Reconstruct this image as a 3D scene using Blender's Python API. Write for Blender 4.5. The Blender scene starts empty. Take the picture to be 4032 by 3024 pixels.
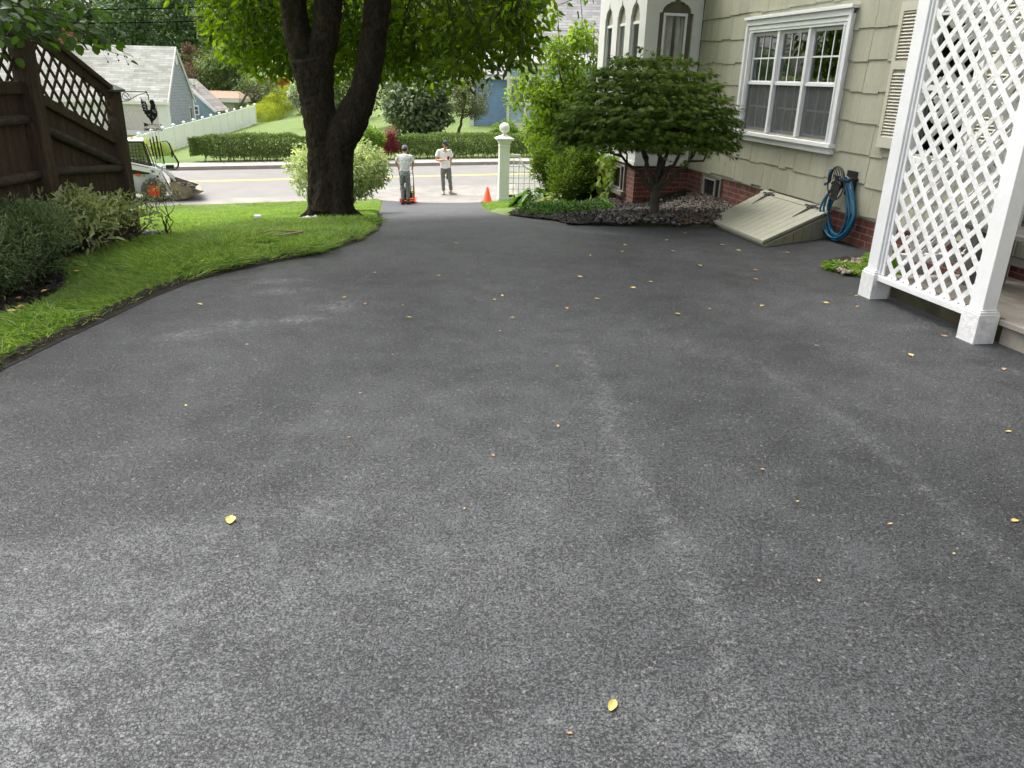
import bpy, bmesh, math, random
import numpy as np
from math import radians, sin, cos, tan, pi, atan2, sqrt
from mathutils import Vector, Matrix
random.seed(7); RNG = np.random.default_rng(7)
SC = bpy.context.scene
COL = SC.collection
# ------------------------------------------------------------------ camera
FPX, PITCH, ROLL, CH = 3100.0, radians(21.4), radians(1.6), 1.62
_fw = np.array([0, cos(PITCH), -sin(PITCH)]); _r0 = np.array([1., 0, 0]); _d0 = np.array([0, -sin(PITCH), -cos(PITCH)])
_rt = cos(ROLL)*_r0 - sin(ROLL)*_d0; _dn = cos(ROLL)*_d0 + sin(ROLL)*_r0
cam = bpy.data.cameras.new('camera'); camo = bpy.data.objects.new('camera', cam); COL.objects.link(camo)
cam.sensor_width = 36; cam.lens = FPX/4032*36; cam.clip_start = .05; cam.clip_end = 2000
camo.matrix_world = Matrix(((_rt[0], -_dn[0], -_fw[0], 0), (_rt[1], -_dn[1], -_fw[1], 0), (_rt[2], -_dn[2], -_fw[2], CH), (0, 0, 0, 1)))
SC.camera = camo
# ------------------------------------------------------------------ light
SUN_EL, SUN_AZ = radians(58), radians(-48)     # sun behind thin cloud, high, ahead and to the left
w = bpy.data.worlds.new('World'); SC.world = w; w.use_nodes = True
nt = w.node_tree; bg = nt.nodes['Background']
sky = nt.nodes.new('ShaderNodeTexSky'); sky.sky_type = 'NISHITA'; sky.sun_disc = False
sky.sun_elevation = SUN_EL; sky.sun_rotation = SUN_AZ; sky.air_density = 1.0; sky.dust_density = 6.0; sky.ozone_density = .6
hs = nt.nodes.new('ShaderNodeHueSaturation'); hs.inputs['Saturation'].default_value = .22; hs.inputs['Value'].default_value = 1.0
nt.links.new(sky.outputs[0], hs.inputs['Color']); nt.links.new(hs.outputs[0], bg.inputs['Color']); bg.inputs['Strength'].default_value = .15
sl = bpy.data.lights.new('sun', 'SUN'); sl.energy = 1.0; sl.angle = radians(50); sl.color = (1, .97, .92)
so = bpy.data.objects.new('sun', sl); COL.objects.link(so)
_sd = Vector((sin(SUN_AZ)*cos(SUN_EL), cos(SUN_AZ)*cos(SUN_EL), sin(SUN_EL)))
so.rotation_euler = _sd.to_track_quat('Z', 'Y').to_euler(); so.location = (0, 0, 40)
SC.view_settings.view_transform = 'Standard'; SC.view_settings.look = 'None'; SC.view_settings.exposure = 1.45; SC.view_settings.gamma = 1
SC.cycles.max_bounces = 7; SC.cycles.diffuse_bounces = 3; SC.cycles.glossy_bounces = 3; SC.cycles.transparent_max_bounces = 12
SC.cycles.transmission_bounces = 4; SC.cycles.caustics_reflective = False; SC.cycles.caustics_refractive = False
SC.cycles.sample_clamp_indirect = 4

# ------------------------------------------------------------------ helpers
def at(px, py, Y):
    """point at forward distance Y seen in that direction from where the photographer stood"""
    d = _fw*FPX + _rt*(px-2016) + _dn*(py-1512); t = Y/d[1]
    return np.array([0, 0, CH]) + t*d
def ss(a, b, t):
    t = np.clip((np.asarray(t, float)-a)/(b-a), 0, 1); return t*t*(3-2*t)
def nrm(v):
    v = np.asarray(v, float); return v/np.maximum(np.linalg.norm(v, axis=-1, keepdims=True), 1e-9)
def hash2(x, y, s=0):
    return np.mod(np.sin(x*127.1+y*311.7+s*74.7)*43758.5453, 1.0)
def vnoise(x, y, s=0):
    x = np.asarray(x, float); y = np.asarray(y, float)
    xi = np.floor(x); yi = np.floor(y); fx = x-xi; fy = y-yi; fx = fx*fx*(3-2*fx); fy = fy*fy*(3-2*fy)
    a = hash2(xi, yi, s); b = hash2(xi+1, yi, s); c = hash2(xi, yi+1, s); d = hash2(xi+1, yi+1, s)
    return (a*(1-fx)+b*fx)*(1-fy)+(c*(1-fx)+d*fx)*fy

def link(o, parent=None):
    COL.objects.link(o)
    if parent is not None:
        o.parent = parent
        if parent.type == 'EMPTY': o.location = -parent.location
    return o
def tag(o, label=None, cat=None, group=None, kind=None):
    if label: o['label'] = label
    if cat: o['category'] = cat
    if group: o['group'] = group
    if kind: o['kind'] = kind
    return o
def thing(name, label, cat, loc=(0, 0, 0), group=None):
    o = bpy.data.objects.new(name, None); o.location = [float(c) for c in loc]; o.empty_display_size = .2
    COL.objects.link(o); return tag(o, label, cat, group)
def npmesh(name, V, F_sizes, F_idx, mats, smooth=False, fm=None):
    me = bpy.data.meshes.new(name); V = np.asarray(V, np.float32); F_idx = np.asarray(F_idx, np.int32); F_sizes = np.asarray(F_sizes, np.int32)
    me.vertices.add(len(V)); me.vertices.foreach_set('co', V.ravel())
    me.loops.add(len(F_idx)); me.loops.foreach_set('vertex_index', F_idx)
    me.polygons.add(len(F_sizes)); st = np.concatenate([[0], np.cumsum(F_sizes)[:-1]]).astype(np.int32)
    me.polygons.foreach_set('loop_start', st); me.polygons.foreach_set('loop_total', F_sizes)
    if smooth: me.polygons.foreach_set('use_smooth', np.ones(len(F_sizes), bool))
    if fm is not None: me.polygons.foreach_set('material_index', np.asarray(fm, np.int32))
    for m in (mats if isinstance(mats, (list, tuple)) else [mats]): me.materials.append(m)
    me.update(calc_edges=True); me.validate(); return me

class MB:
    def __init__(s): s.v = []; s.f = []
    def add(s, vs, fs):
        o = len(s.v); s.v += [tuple(float(c) for c in p) for p in vs]; s.f += [tuple(i+o for i in f) for f in fs]; return s
    def hexa(s, p):   # 8 points: bottom ring 0-3, top ring 4-7
        return s.add(p, [(3, 2, 1, 0), (4, 5, 6, 7), (0, 1, 5, 4), (1, 2, 6, 5), (2, 3, 7, 6), (3, 0, 4, 7)])
    def box(s, x0, x1, y0, y1, z0, z1, fn=None):
        p = [(x0, y0, z0), (x1, y0, z0), (x1, y1, z0), (x0, y1, z0), (x0, y0, z1), (x1, y0, z1), (x1, y1, z1), (x0, y1, z1)]
        if fn: p = [fn(*q) for q in p]
        return s.hexa(p)
    def beam(s, a, b, w, h, up=(0, 0, 1)):
        a = np.array(a, float); b = np.array(b, float); d = nrm(b-a); sd = nrm(np.cross(d, up)); u = np.cross(sd, d)
        p = [c+sd*i*w/2+u*j*h/2 for c in (a, b) for i, j in ((-1, -1), (1, -1), (1, 1), (-1, 1))]
        return s.hexa(p)
    def tube(s, pts, rad, n=8, side=None, cap=True, jit=0):
        pts = [np.array(p, float) for p in pts]; k = len(pts); o = len(s.v)
        if not isinstance(rad, (list, tuple, np.ndarray)): rad = [rad]*k
        ref = None
        for i, p in enumerate(pts):
            d = nrm(pts[min(i+1, k-1)]-pts[max(i-1, 0)])
            if ref is None:
                ref = np.array(side, float) if side is not None else (np.array([1., 0, 0]) if abs(d[0]) < .8 else np.array([0, 1., 0]))
            e1 = nrm(ref - d*(ref@d)); ref = e1 if side is None else np.array(side, float); e2 = np.cross(d, e1)
            r = rad[i]; ra, rb = r if isinstance(r, (tuple, list)) else (r, r)
            for j in range(n):
                t = 2*pi*j/n; q = 1+(random.uniform(-jit, jit) if jit else 0)
                s.v.append(tuple(p+q*(e1*ra*cos(t)+e2*rb*sin(t))))
        for i in range(k-1):
            for j in range(n):
                s.f.append((o+i*n+j, o+i*n+(j+1) % n, o+(i+1)*n+(j+1) % n, o+(i+1)*n+j))
        if cap:
            s.f.append(tuple(o+j for j in reversed(range(n)))); s.f.append(tuple(o+(k-1)*n+j for j in range(n)))
        return s
    def ball(s, c, r, nu=16, nv=10):
        r = r if isinstance(r, (tuple, list)) else (r, r, r); o = len(s.v)
        s.v.append((c[0], c[1], c[2]-r[2]))
        for i in range(1, nv):
            a = -pi/2+pi*i/nv
            for j in range(nu):
                t = 2*pi*j/nu; s.v.append((c[0]+r[0]*cos(a)*cos(t), c[1]+r[1]*cos(a)*sin(t), c[2]+r[2]*sin(a)))
        s.v.append((c[0], c[1], c[2]+r[2])); e = len(s.v)-1
        for j in range(nu):
            s.f.append((o, o+1+(j+1) % nu, o+1+j)); b = o+1+(nv-2)*nu; s.f.append((b+j, b+(j+1) % nu, e))
        for i in range(nv-2):
            for j in range(nu):
                a = o+1+i*nu; s.f.append((a+j, a+(j+1) % nu, a+nu+(j+1) % nu, a+nu+j))
        return s
    def lathe(s, prof, c=(0, 0, 0), n=24):
        return s.tube([(c[0], c[1], c[2]+z) for r, z in prof], [max(r, 1e-4) for r, z in prof], n)
    def prism(s, poly, fn, w0, w1):
        n = len(poly); return s.add([fn(a, b, w0) for a, b in poly]+[fn(a, b, w1) for a, b in poly],
            [tuple(reversed(range(n))), tuple(range(n, 2*n))]+[(i, (i+1) % n, n+(i+1) % n, n+i) for i in range(n)])
    def build(s, name, mat, parent=None, smooth=False, bevel=0, remesh=0, sub=0):
        me = bpy.data.meshes.new(name); me.from_pydata(s.v, [], s.f); me.materials.append(mat); me.update()
        bm = bmesh.new(); bm.from_mesh(me); bmesh.ops.recalc_face_normals(bm, faces=bm.faces); bm.to_mesh(me); bm.free()
        o = bpy.data.objects.new(name, me); link(o, parent)
        if smooth: me.polygons.foreach_set('use_smooth', [True]*len(me.polygons))
        if bevel:
            m = o.modifiers.new('Bevel', 'BEVEL'); m.width = bevel; m.segments = 2; m.limit_method = 'ANGLE'; m.angle_limit = radians(40)
        if remesh:
            m = o.modifiers.new('Remesh', 'REMESH'); m.mode = 'VOXEL'; m.voxel_size = remesh; m.use_smooth_shade = True
            q = o.modifiers.new('Smooth', 'SMOOTH'); q.factor = .5; q.iterations = 4
        if sub:
            m = o.modifiers.new('Sub', 'SUBSURF'); m.levels = m.render_levels = sub
        return o
# ------------------------------------------------------------------ materials
def _new(name):
    m = bpy.data.materials.new(name); m.use_nodes = True; t = m.node_tree; return m, t, t.nodes['Principled BSDF']
def N(t, typ, **kw):
    n = t.nodes.new('ShaderNode'+typ)
    for k, v in kw.items():
        if k.startswith('_'): setattr(n, k[1:], v)
        else: n.inputs[k.replace('_', ' ')].default_value = v
    return n
def L(t, a, b): t.links.new(a, b)
def ramp(t, fac, stops):
    r = t.nodes.new('ShaderNodeValToRGB'); e = r.color_ramp.elements
    while len(e) < len(stops): e.new(.5)
    for i, (p, c) in enumerate(stops):
        e[i].position = p; e[i].color = c if len(c) == 4 else (*c, 1)
    L(t, fac, r.inputs[0]); return r
def pos(t): return t.nodes.new('ShaderNodeNewGeometry').outputs['Position']
def mixc(t, fac, a, b, mode='MIX'):
    m = t.nodes.new('ShaderNodeMix'); m.data_type = 'RGBA'; m.blend_type = mode
    for sock, v in ((m.inputs[0], fac), (m.inputs[6], a), (m.inputs[7], b)):
        if hasattr(v, 'is_output'): L(t, v, sock)
        else: sock.default_value = v if not isinstance(v, tuple) else ((*v, 1) if len(v) == 3 else v)
    return m.outputs[2]
def math_(t, op, a, b=None, clamp=False):
    m = t.nodes.new('ShaderNodeMath'); m.operation = op; m.use_clamp = clamp
    for i, v in enumerate((a, b)):
        if v is None: continue
        if hasattr(v, 'is_output'): L(t, v, m.inputs[i])
        else: m.inputs[i].default_value = v
    return m.outputs[0]
def dk(c, k): return tuple(min(1, x*k) for x in c)
def mat(name, col, rough=.6, var=.18, scale=6, bump=.0, bscale=60, spec=.4, metal=0., stretch=(1, 1, 1), fine=.0, dirt=None, dscale=2.5, dthr=.58, island=0.):
    m, t, b = _new(name); mp = N(t, 'Mapping'); mp.inputs['Scale'].default_value = stretch; L(t, pos(t), mp.inputs[0])
    n = N(t, 'TexNoise', Scale=scale, Detail=6., Roughness=.62); L(t, mp.outputs[0], n.inputs[0])
    c = ramp(t, n.outputs[0], [(.3, dk(col, 1-var)), (.7, dk(col, 1+var))]).outputs[0]
    if island:
        gi = t.nodes.new('ShaderNodeNewGeometry'); c = mixc(t, 1., c, ramp(t, gi.outputs['Random Per Island'], [(0, (1-island,)*3), (1, (1+island, 1+island, 1+island*.8))]).outputs[0], 'MULTIPLY')
    if fine:
        n2 = N(t, 'TexNoise', Scale=bscale, Detail=3.); L(t, mp.outputs[0], n2.inputs[0])
        c = mixc(t, 1., c, ramp(t, n2.outputs[0], [(.3, (1-fine,)*3), (.7, (1+fine,)*3)]).outputs[0], 'MULTIPLY')
    if dirt:
        n3 = N(t, 'TexNoise', Scale=dscale, Detail=8., Roughness=.7); L(t, mp.outputs[0], n3.inputs[0])
        c = mixc(t, ramp(t, n3.outputs[0], [(dthr-.06, (0, 0, 0)), (dthr+.1, (.75,)*3)]).outputs[0], c, dirt)
    L(t, c, b.inputs['Base Color']); b.inputs['Roughness'].default_value = rough; b.inputs['Specular IOR Level'].default_value = spec; b.inputs['Metallic'].default_value = metal
    if bump:
        nb = N(t, 'TexNoise', Scale=bscale, Detail=5.); L(t, mp.outputs[0], nb.inputs[0])
        bp = N(t, 'Bump', Strength=bump, Distance=.02); L(t, nb.outputs[0], bp.inputs['Height']); L(t, bp.outputs[0], b.inputs['Normal'])
    return m
def leafm(name, stops, trans=.38, rough=.45, spec=.35, tcol=None, margin=None):
    """leaf with a random tint per leaf and light passing through it"""
    m, t, b = _new(name); g = t.nodes.new('ShaderNodeNewGeometry')
    k = len(stops); c = ramp(t, g.outputs['Random Per Island'], [(i/max(k-1, 1), s) for i, s in enumerate(stops)]).outputs[0]
    nz = N(t, 'TexNoise', Scale=1.3, Detail=2.); L(t, g.outputs['Position'], nz.inputs[0])
    c = mixc(t, 1., c, ramp(t, nz.outputs[0], [(.3, (.8, .8, .8)), (.7, (1.15, 1.15, 1.1))]).outputs[0], 'MULTIPLY')
    L(t, c, b.inputs['Base Color']); b.inputs['Roughness'].default_value = rough; b.inputs['Specular IOR Level'].default_value = spec
    tr = N(t, 'BsdfTranslucent'); tc = mixc(t, 1., c, tcol or (1.5, 1.6, .7), 'MULTIPLY'); L(t, tc, tr.inputs[0])
    mx = N(t, 'MixShader', Fac=trans); L(t, b.outputs[0], mx.inputs[1]); L(t, tr.outputs[0], mx.inputs[2])
    L(t, mx.outputs[0], t.nodes['Material Output'].inputs[0]); return m
# ------------------------------------------------------------------ leaf meshes
def star_shape():
    o = [(0, 0)]; lob = [(-128, .42), (-82, .72), (-40, .92), (0, 1.0), (40, .92), (82, .72), (128, .42)]; pts = []
    for i, (a, r) in enumerate(lob):
        a0 = radians(a); pts.append((.3+.7*r*cos(a0), .75*r*sin(a0)))
        if i < 6:
            am = radians((a+lob[i+1][0])/2); pts.append((.3+.17*cos(am), .17*sin(am)))
    return [(x, y, -.12*(abs(y)+max(x-.3, 0))) for x, y in [(0.05, 0)]+pts]
SHAPES = {
 'ovate': ([(0, 0, 0), (.28, .46, .1), (.68, .36, .06), (1, 0, -.12), (.68, -.36, .06), (.28, -.46, .1)], [(0, 3, 2, 1), (0, 5, 4, 3)]),
 'round': ([(0, 0, 0), (.12, .38, .05), (.45, .55, .1), (.8, .36, .03), (1, 0, -.1), (.8, -.36, .03), (.45, -.55, .1), (.12, -.38, .05)], [(0, 4, 3, 2, 1), (0, 7, 6, 5, 4)]),
 'quad': ([(0, 0, 0), (.45, .5, .08), (1, 0, -.08), (.45, -.5, .08)], [(0, 3, 2, 1)]),
 'star': (star_shape(), [tuple(range(14))]),
 'blade': ([(0, .5, 0), (0, -.5, 0), (.5, .38, .08), (.5, -.38, .08), (1, 0, .0)], [(0, 1, 3, 2), (2, 3, 4)]),
 'tri': ([(0, .5, 0), (0, -.5, 0), (1, 0, 0)], [(0, 1, 2)]),
}
def leafmesh(name, P, D, U, Ln, W, material, shape='ovate', bend=None):
    P = np.asarray(P, float); n = len(P); D = nrm(D); S = nrm(np.cross(D, U)); U = np.cross(S, D)
    tv, tf = SHAPES[shape]; tv = np.array(tv); k = len(tv)
    Ln = np.broadcast_to(np.asarray(Ln, float), (n,)); W = np.broadcast_to(np.asarray(W, float), (n,))
    V = (P[:, None, :] + D[:, None, :]*(tv[None, :, 0, None]*Ln[:, None, None]) + S[:, None, :]*(tv[None, :, 1, None]*W[:, None, None])
         + U[:, None, :]*(tv[None, :, 2, None]*Ln[:, None, None]))
    if bend is not None: V = V + bend[:, None, :]*((tv[None, :, 0, None]**2)*Ln[:, None, None])
    sizes = np.tile([len(f) for f in tf], n); idx = np.concatenate([np.array(f) for f in tf])
    idx = (idx[None, :] + (np.arange(n)*k)[:, None]).ravel()
    return npmesh(name, V.reshape(-1, 3), sizes, idx, material)
def leafobj(name, P, D, U, Ln, W, material, parent=None, shape='ovate', bend=None):
    return link(bpy.data.objects.new(name, leafmesh(name, P, D, U, Ln, W, material, shape, bend)), parent)
def rdir(n): return nrm(RNG.normal(size=(n, 3)))
def clumps(n, cs, rs, shell=.55):
    """n leaf points spread in ellipsoid clumps: positions and outward directions"""
    cs = np.asarray(cs, float); rs = np.asarray(rs, float)
    if rs.ndim == 1: rs = np.repeat(rs[:, None], 3, 1)
    wt = (rs.prod(1))**(.67); wt /= wt.sum(); i = RNG.choice(len(cs), n, p=wt); d = rdir(n)
    r = shell+(1-shell)*RNG.random(n)**.6; r *= 1+.12*RNG.normal(size=n)
    return cs[i]+d*rs[i]*r[:, None], d
def ell_clumps(k, c, R, rmin, rmax, shell=.5, flat=1.0, bottom=None):
    """k clump centres in an ellipsoid crown"""
    d = rdir(k); q = (shell+(1-shell)*RNG.random(k)**.7)[:, None]; cs = np.asarray(c)+d*np.asarray(R)*q
    r = RNG.uniform(rmin, rmax, k); rs = np.stack([r, r, r*flat], 1)
    if bottom is not None: cs[:, 2] = np.maximum(cs[:, 2], bottom+RNG.uniform(0, .3, k))
    return cs, rs
def crown(name, parent, material, cs, rs, n, size, ratio=.5, shape='quad', droop=.3, shell=.55):
    P, d = clumps(n, cs, rs, shell); D = nrm(d*.6+rdir(n)*.8+np.array([0, 0, -droop])); U = nrm(d+np.array([0, 0, .9])+.5*rdir(n))
    s = size*RNG.uniform(.65, 1.3, n)
    return leafobj(name, P, D, U, s, s*ratio, material, parent, shape)
def limb_to(mb, a, b, r0, r1, n=6, seg=6, wob=.06, sag=0.):
    a = np.asarray(a, float); b = np.asarray(b, float); ln = np.linalg.norm(b-a); pts = []
    for i in range(seg+1):
        t = i/seg; pts.append(a+(b-a)*t+RNG.normal(size=3)*wob*ln*.3*(t*(1-t)*4)+np.array([0, 0, sag*ln*t*(1-t)]))
    mb.tube(pts, [r0+(r1-r0)*i/seg for i in range(seg+1)], n)
# ------------------------------------------------------------------ terrain
_N = np.linspace(-40, 80, 2401); _sl = ss(7.5, 9.3, _N)*(1-ss(23.2, 25.2, _N)); _cz = -np.cumsum(_sl); _cz *= 2.22/-_cz[-1]
def nn(x, y): return -.403*np.asarray(x, float)+.915*np.asarray(y, float)
def base(x, y): return np.interp(nn(x, y), _N, _cz)
LE = np.array([(-2.7, -6), (-2.85, 0), (-2.92, 3), (-2.9, 4.16), (-2.86, 4.57), (-2.80, 5.1), (-2.74, 5.68), (-2.63, 6.2), (-2.43, 6.62), (-2.2, 6.94), (-1.96, 7.24), (-1.8, 7.55), (-1.6, 8.1), (-1.6, 9.0), (-1.95, 11.3), (-2.6, 15.2), (-4.3, 25.5), (-4.75, 28)])
RE = np.array([(.66, 9.5), (.53, 10.0), (.17, 11.4), (-.18, 12.7), (-.65, 16.2), (-.95, 21), (-.98, 22.4), (-.72, 24.0), (.0, 25.6), (1., 26.5)])
def xl(y): return np.interp(y, LE[:, 1], LE[:, 0])
def xr(y): return np.interp(y, RE[:, 1], RE[:, 0])
HA = np.array([3.72, 8.27]); HU = np.array([-.2021, .9794]); HV = np.array([.9794, .2021])
def hp(s, v, z): return (HA[0]+s*HU[0]+v*HV[0], HA[1]+s*HU[1]+v*HV[1], z)
def bank(x, y):
    dx = np.asarray(x)-HA[0]; dy = np.asarray(y)-HA[1]; s = dx*HU[0]+dy*HU[1]; v = dx*HV[0]+dy*HV[1]
    return -.02*np.maximum(s, 0)+.24*np.minimum(v, 0)*ss(2, 5, s)-.12*np.maximum(s-8, 0)-2.6*ss(13.6, 18.5, y)
def beyond(x, y):
    x = np.asarray(x, float); y = np.asarray(y, float); n = nn(x, y)
    pl = -4.75+np.clip(y-59, -8, 25)*.042+np.clip((x+27)*.15, -.8, 3.9)*(1-.6*ss(85, 120, y))
    pl = pl+.122*np.clip(y-95, 0, 40)+.02*np.clip(y-135, 0, 300); k = ss(36.2, 57, n); return -2.10*(1-k)+pl*k
def G(x, y, under=True):
    x = np.asarray(x, float); y = np.asarray(y, float); b = base(x, y); n = nn(x, y)
    dl = xl(y)-x; dr = np.minimum(x-xr(y), np.where(y > 30, 9, y-9.42)); right = (x > xl(y)+.9)
    bk = bank(x, y); br = np.where(y < 40, np.maximum(b, np.minimum(bk, b+1.7)), b)
    d = np.where(right, dr, dl); out = np.where(right, b+(br-b)*ss(0, .7, dr), b)+.035*ss(.0, .2, d)
    if under: out = b-.07+(out-b+.07)*ss(-.04, .1, d)
    if under: out = np.where(n > 25.3, out-.09*ss(25.3, 25.6, n), out)
    return np.where(n > 35.9, beyond(x, y), out)
def ruled(name, A, B, nu, nv, zf, material, wob=0):
    def res(P, n):
        P = np.array(P, float); s = np.concatenate([[0], np.cumsum(np.linalg.norm(np.diff(P, axis=0), axis=1))]); q = np.linspace(0, s[-1], n)
        return np.stack([np.interp(q, s, P[:, 0]), np.interp(q, s, P[:, 1])], 1)
    a = res(A, nu); b = res(B, nu); t = np.linspace(0, 1, nv); X = a[:, None, :]*(1-t[None, :, None])+b[:, None, :]*t[None, :, None]
    x, y = X[..., 0], X[..., 1]; z = zf(x, y); V = np.stack([x, y, z], -1).reshape(-1, 3)
    i = (np.arange(nu-1)[:, None]*nv+np.arange(nv-1)[None, :]).ravel(); F = np.stack([i, i+1, i+nv+1, i+nv], 1)
    me = npmesh(name, V, np.full(len(F), 4), F.ravel(), material, True)
    bm = bmesh.new(); bm.from_mesh(me); bmesh.ops.recalc_face_normals(bm, faces=bm.faces)
    if sum(f.normal.z for f in bm.faces) < 0: bmesh.ops.reverse_faces(bm, faces=bm.faces)
    bm.to_mesh(me); bm.free()
    return link(bpy.data.objects.new(name, me))
# ================================================================== materials
def asphalt_mat():
    m, t, b = _new('fresh_asphalt'); p = pos(t)
    def vor(sc, feat='F1'):
        v = N(t, 'TexVoronoi', _feature=feat, Scale=sc, Randomness=1.); L(t, p, v.inputs['Vector']); return v
    wob = N(t, 'TexNoise', Scale=150., Detail=2.); L(t, p, wob.inputs[0])
    pw_ = mixc(t, .012, p, wob.outputs['Color'], 'ADD')
    v1 = N(t, 'TexVoronoi', _feature='DISTANCE_TO_EDGE', Scale=88.); L(t, pw_, v1.inputs['Vector'])
    vc = N(t, 'TexVoronoi', _feature='F1', Scale=88.); L(t, pw_, vc.inputs['Vector'])
    v2 = N(t, 'TexNoise', Scale=210., Detail=3., Roughness=.6); L(t, p, v2.inputs[0])
    v3 = N(t, 'TexNoise', Scale=58., Detail=4., Roughness=.65); L(t, p, v3.inputs[0])
    # height: pressed stones with small irregular dark pits between them, in loose clusters
    sep = N(t, 'SeparateColor'); L(t, vc.outputs['Color'], sep.inputs[0])
    v4 = N(t, 'TexNoise', Scale=112., Detail=3., Roughness=.6); L(t, p, v4.inputs[0])
    clu = N(t, 'TexNoise', Scale=5., Detail=4.); L(t, p, clu.inputs[0])
    pv = math_(t, 'ADD', math_(t, 'ADD', math_(t, 'MULTIPLY', v4.outputs[0], .55), math_(t, 'MULTIPLY', v3.outputs[0], .45)), math_(t, 'MULTIPLY', math_(t, 'SUBTRACT', clu.outputs[0], .5), .16))
    pit = ramp(t, pv, [(.43, (0, 0, 0)), (.468, (.85, .85, .85)), (.6, (1, 1, 1))]).outputs[0]
    top = ramp(t, v1.outputs['Distance'], [(.0, (.55, .55, .55)), (.08, (1, 1, 1))]).outputs[0]
    h = math_(t, 'MULTIPLY', math_(t, 'MULTIPLY', top, pit), math_(t, 'ADD', math_(t, 'MULTIPLY', sep.outputs[0], .25), .75))
    h2 = math_(t, 'ADD', h, math_(t, 'MULTIPLY', v2.outputs[0], .35))
    # dust: broad rolling marks and the pale scuffs left by boots and tyres
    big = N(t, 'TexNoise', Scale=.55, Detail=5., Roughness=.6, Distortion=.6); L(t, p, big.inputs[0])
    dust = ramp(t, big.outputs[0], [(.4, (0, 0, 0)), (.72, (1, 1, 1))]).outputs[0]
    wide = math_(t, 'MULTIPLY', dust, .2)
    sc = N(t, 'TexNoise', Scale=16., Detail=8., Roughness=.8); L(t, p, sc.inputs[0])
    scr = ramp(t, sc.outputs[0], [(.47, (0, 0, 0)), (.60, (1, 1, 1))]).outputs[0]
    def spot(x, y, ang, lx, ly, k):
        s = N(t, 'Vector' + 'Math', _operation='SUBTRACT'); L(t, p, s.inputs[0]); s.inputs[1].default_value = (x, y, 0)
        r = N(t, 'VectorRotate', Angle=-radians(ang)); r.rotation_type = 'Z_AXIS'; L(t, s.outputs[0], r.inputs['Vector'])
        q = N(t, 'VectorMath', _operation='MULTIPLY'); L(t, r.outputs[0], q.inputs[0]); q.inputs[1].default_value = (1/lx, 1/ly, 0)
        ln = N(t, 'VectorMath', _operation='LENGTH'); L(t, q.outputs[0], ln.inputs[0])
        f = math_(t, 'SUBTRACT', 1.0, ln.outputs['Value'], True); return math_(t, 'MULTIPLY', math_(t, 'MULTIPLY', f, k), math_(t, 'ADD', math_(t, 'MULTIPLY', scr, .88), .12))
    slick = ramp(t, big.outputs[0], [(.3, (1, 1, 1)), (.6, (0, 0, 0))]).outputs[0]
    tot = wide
    for (bx_, by_, lx_, ly_, kk) in PAINTED_SHEEN:  # brighter foreground and far end, painted into the asphalt colour
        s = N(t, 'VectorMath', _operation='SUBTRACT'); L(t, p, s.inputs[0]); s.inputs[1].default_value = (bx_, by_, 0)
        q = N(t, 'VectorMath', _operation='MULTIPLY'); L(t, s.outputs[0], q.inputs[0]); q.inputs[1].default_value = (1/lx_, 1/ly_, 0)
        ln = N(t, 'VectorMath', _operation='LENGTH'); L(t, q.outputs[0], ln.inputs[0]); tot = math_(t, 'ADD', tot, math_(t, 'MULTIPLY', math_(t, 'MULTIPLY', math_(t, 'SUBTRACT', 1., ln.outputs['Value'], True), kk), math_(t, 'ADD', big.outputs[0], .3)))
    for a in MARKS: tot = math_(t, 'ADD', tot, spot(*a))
    stone = ramp(t, sep.outputs[1], [(0, (.027, .029, .0325)), (.5, (.035, .0375, .042)), (.92, (.049, .052, .057)), (1, (.12, .12, .118))]).outputs[0]
    c = mixc(t, h, (.003, .0032, .0035), stone)
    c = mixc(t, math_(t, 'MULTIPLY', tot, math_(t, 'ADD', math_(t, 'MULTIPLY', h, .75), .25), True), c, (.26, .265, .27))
    L(t, c, b.inputs['Base Color'])
    L(t, math_(t, 'SUBTRACT', math_(t, 'ADD', math_(t, 'MULTIPLY', v3.outputs[0], .2), .46), math_(t, 'MULTIPLY', slick, .08)), b.inputs['Roughness']); b.inputs['Specular IOR Level'].default_value = .4
    bp = N(t, 'Bump', Strength=.9, Distance=.008); L(t, h2, bp.inputs['Height'])
    und = N(t, 'TexNoise', Scale=1.2, Detail=3.); L(t, p, und.inputs[0])
    bp2 = N(t, 'Bump', Strength=.25, Distance=.03); L(t, und.outputs[0], bp2.inputs['Height']); L(t, bp2.outputs[0], bp.inputs['Normal'])
    L(t, bp.outputs[0], b.inputs['Normal']); return m
# (x, y, angle, half length, half width, strength) of the pale scuffs
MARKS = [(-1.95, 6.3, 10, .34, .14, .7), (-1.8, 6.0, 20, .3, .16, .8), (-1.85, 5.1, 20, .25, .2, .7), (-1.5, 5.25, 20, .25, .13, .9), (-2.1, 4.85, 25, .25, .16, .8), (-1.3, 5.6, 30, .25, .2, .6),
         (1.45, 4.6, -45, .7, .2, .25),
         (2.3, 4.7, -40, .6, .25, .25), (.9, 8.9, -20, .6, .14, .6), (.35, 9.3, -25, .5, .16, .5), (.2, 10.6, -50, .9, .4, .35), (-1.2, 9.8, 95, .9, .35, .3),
         (.1, 3.0, 75, 1.6, .5, .16), (-1.3, 1.55, 25, 1.0, .7, .55), (-.9, 2.2, 10, 1.2, .4, .3), (.2, 1.45, 10, 1.0, .4, .3), (2.9, 5.5, 20, .3, .12, .45), (3.1, 4.6, -15, .35, .1, .4)]
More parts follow.
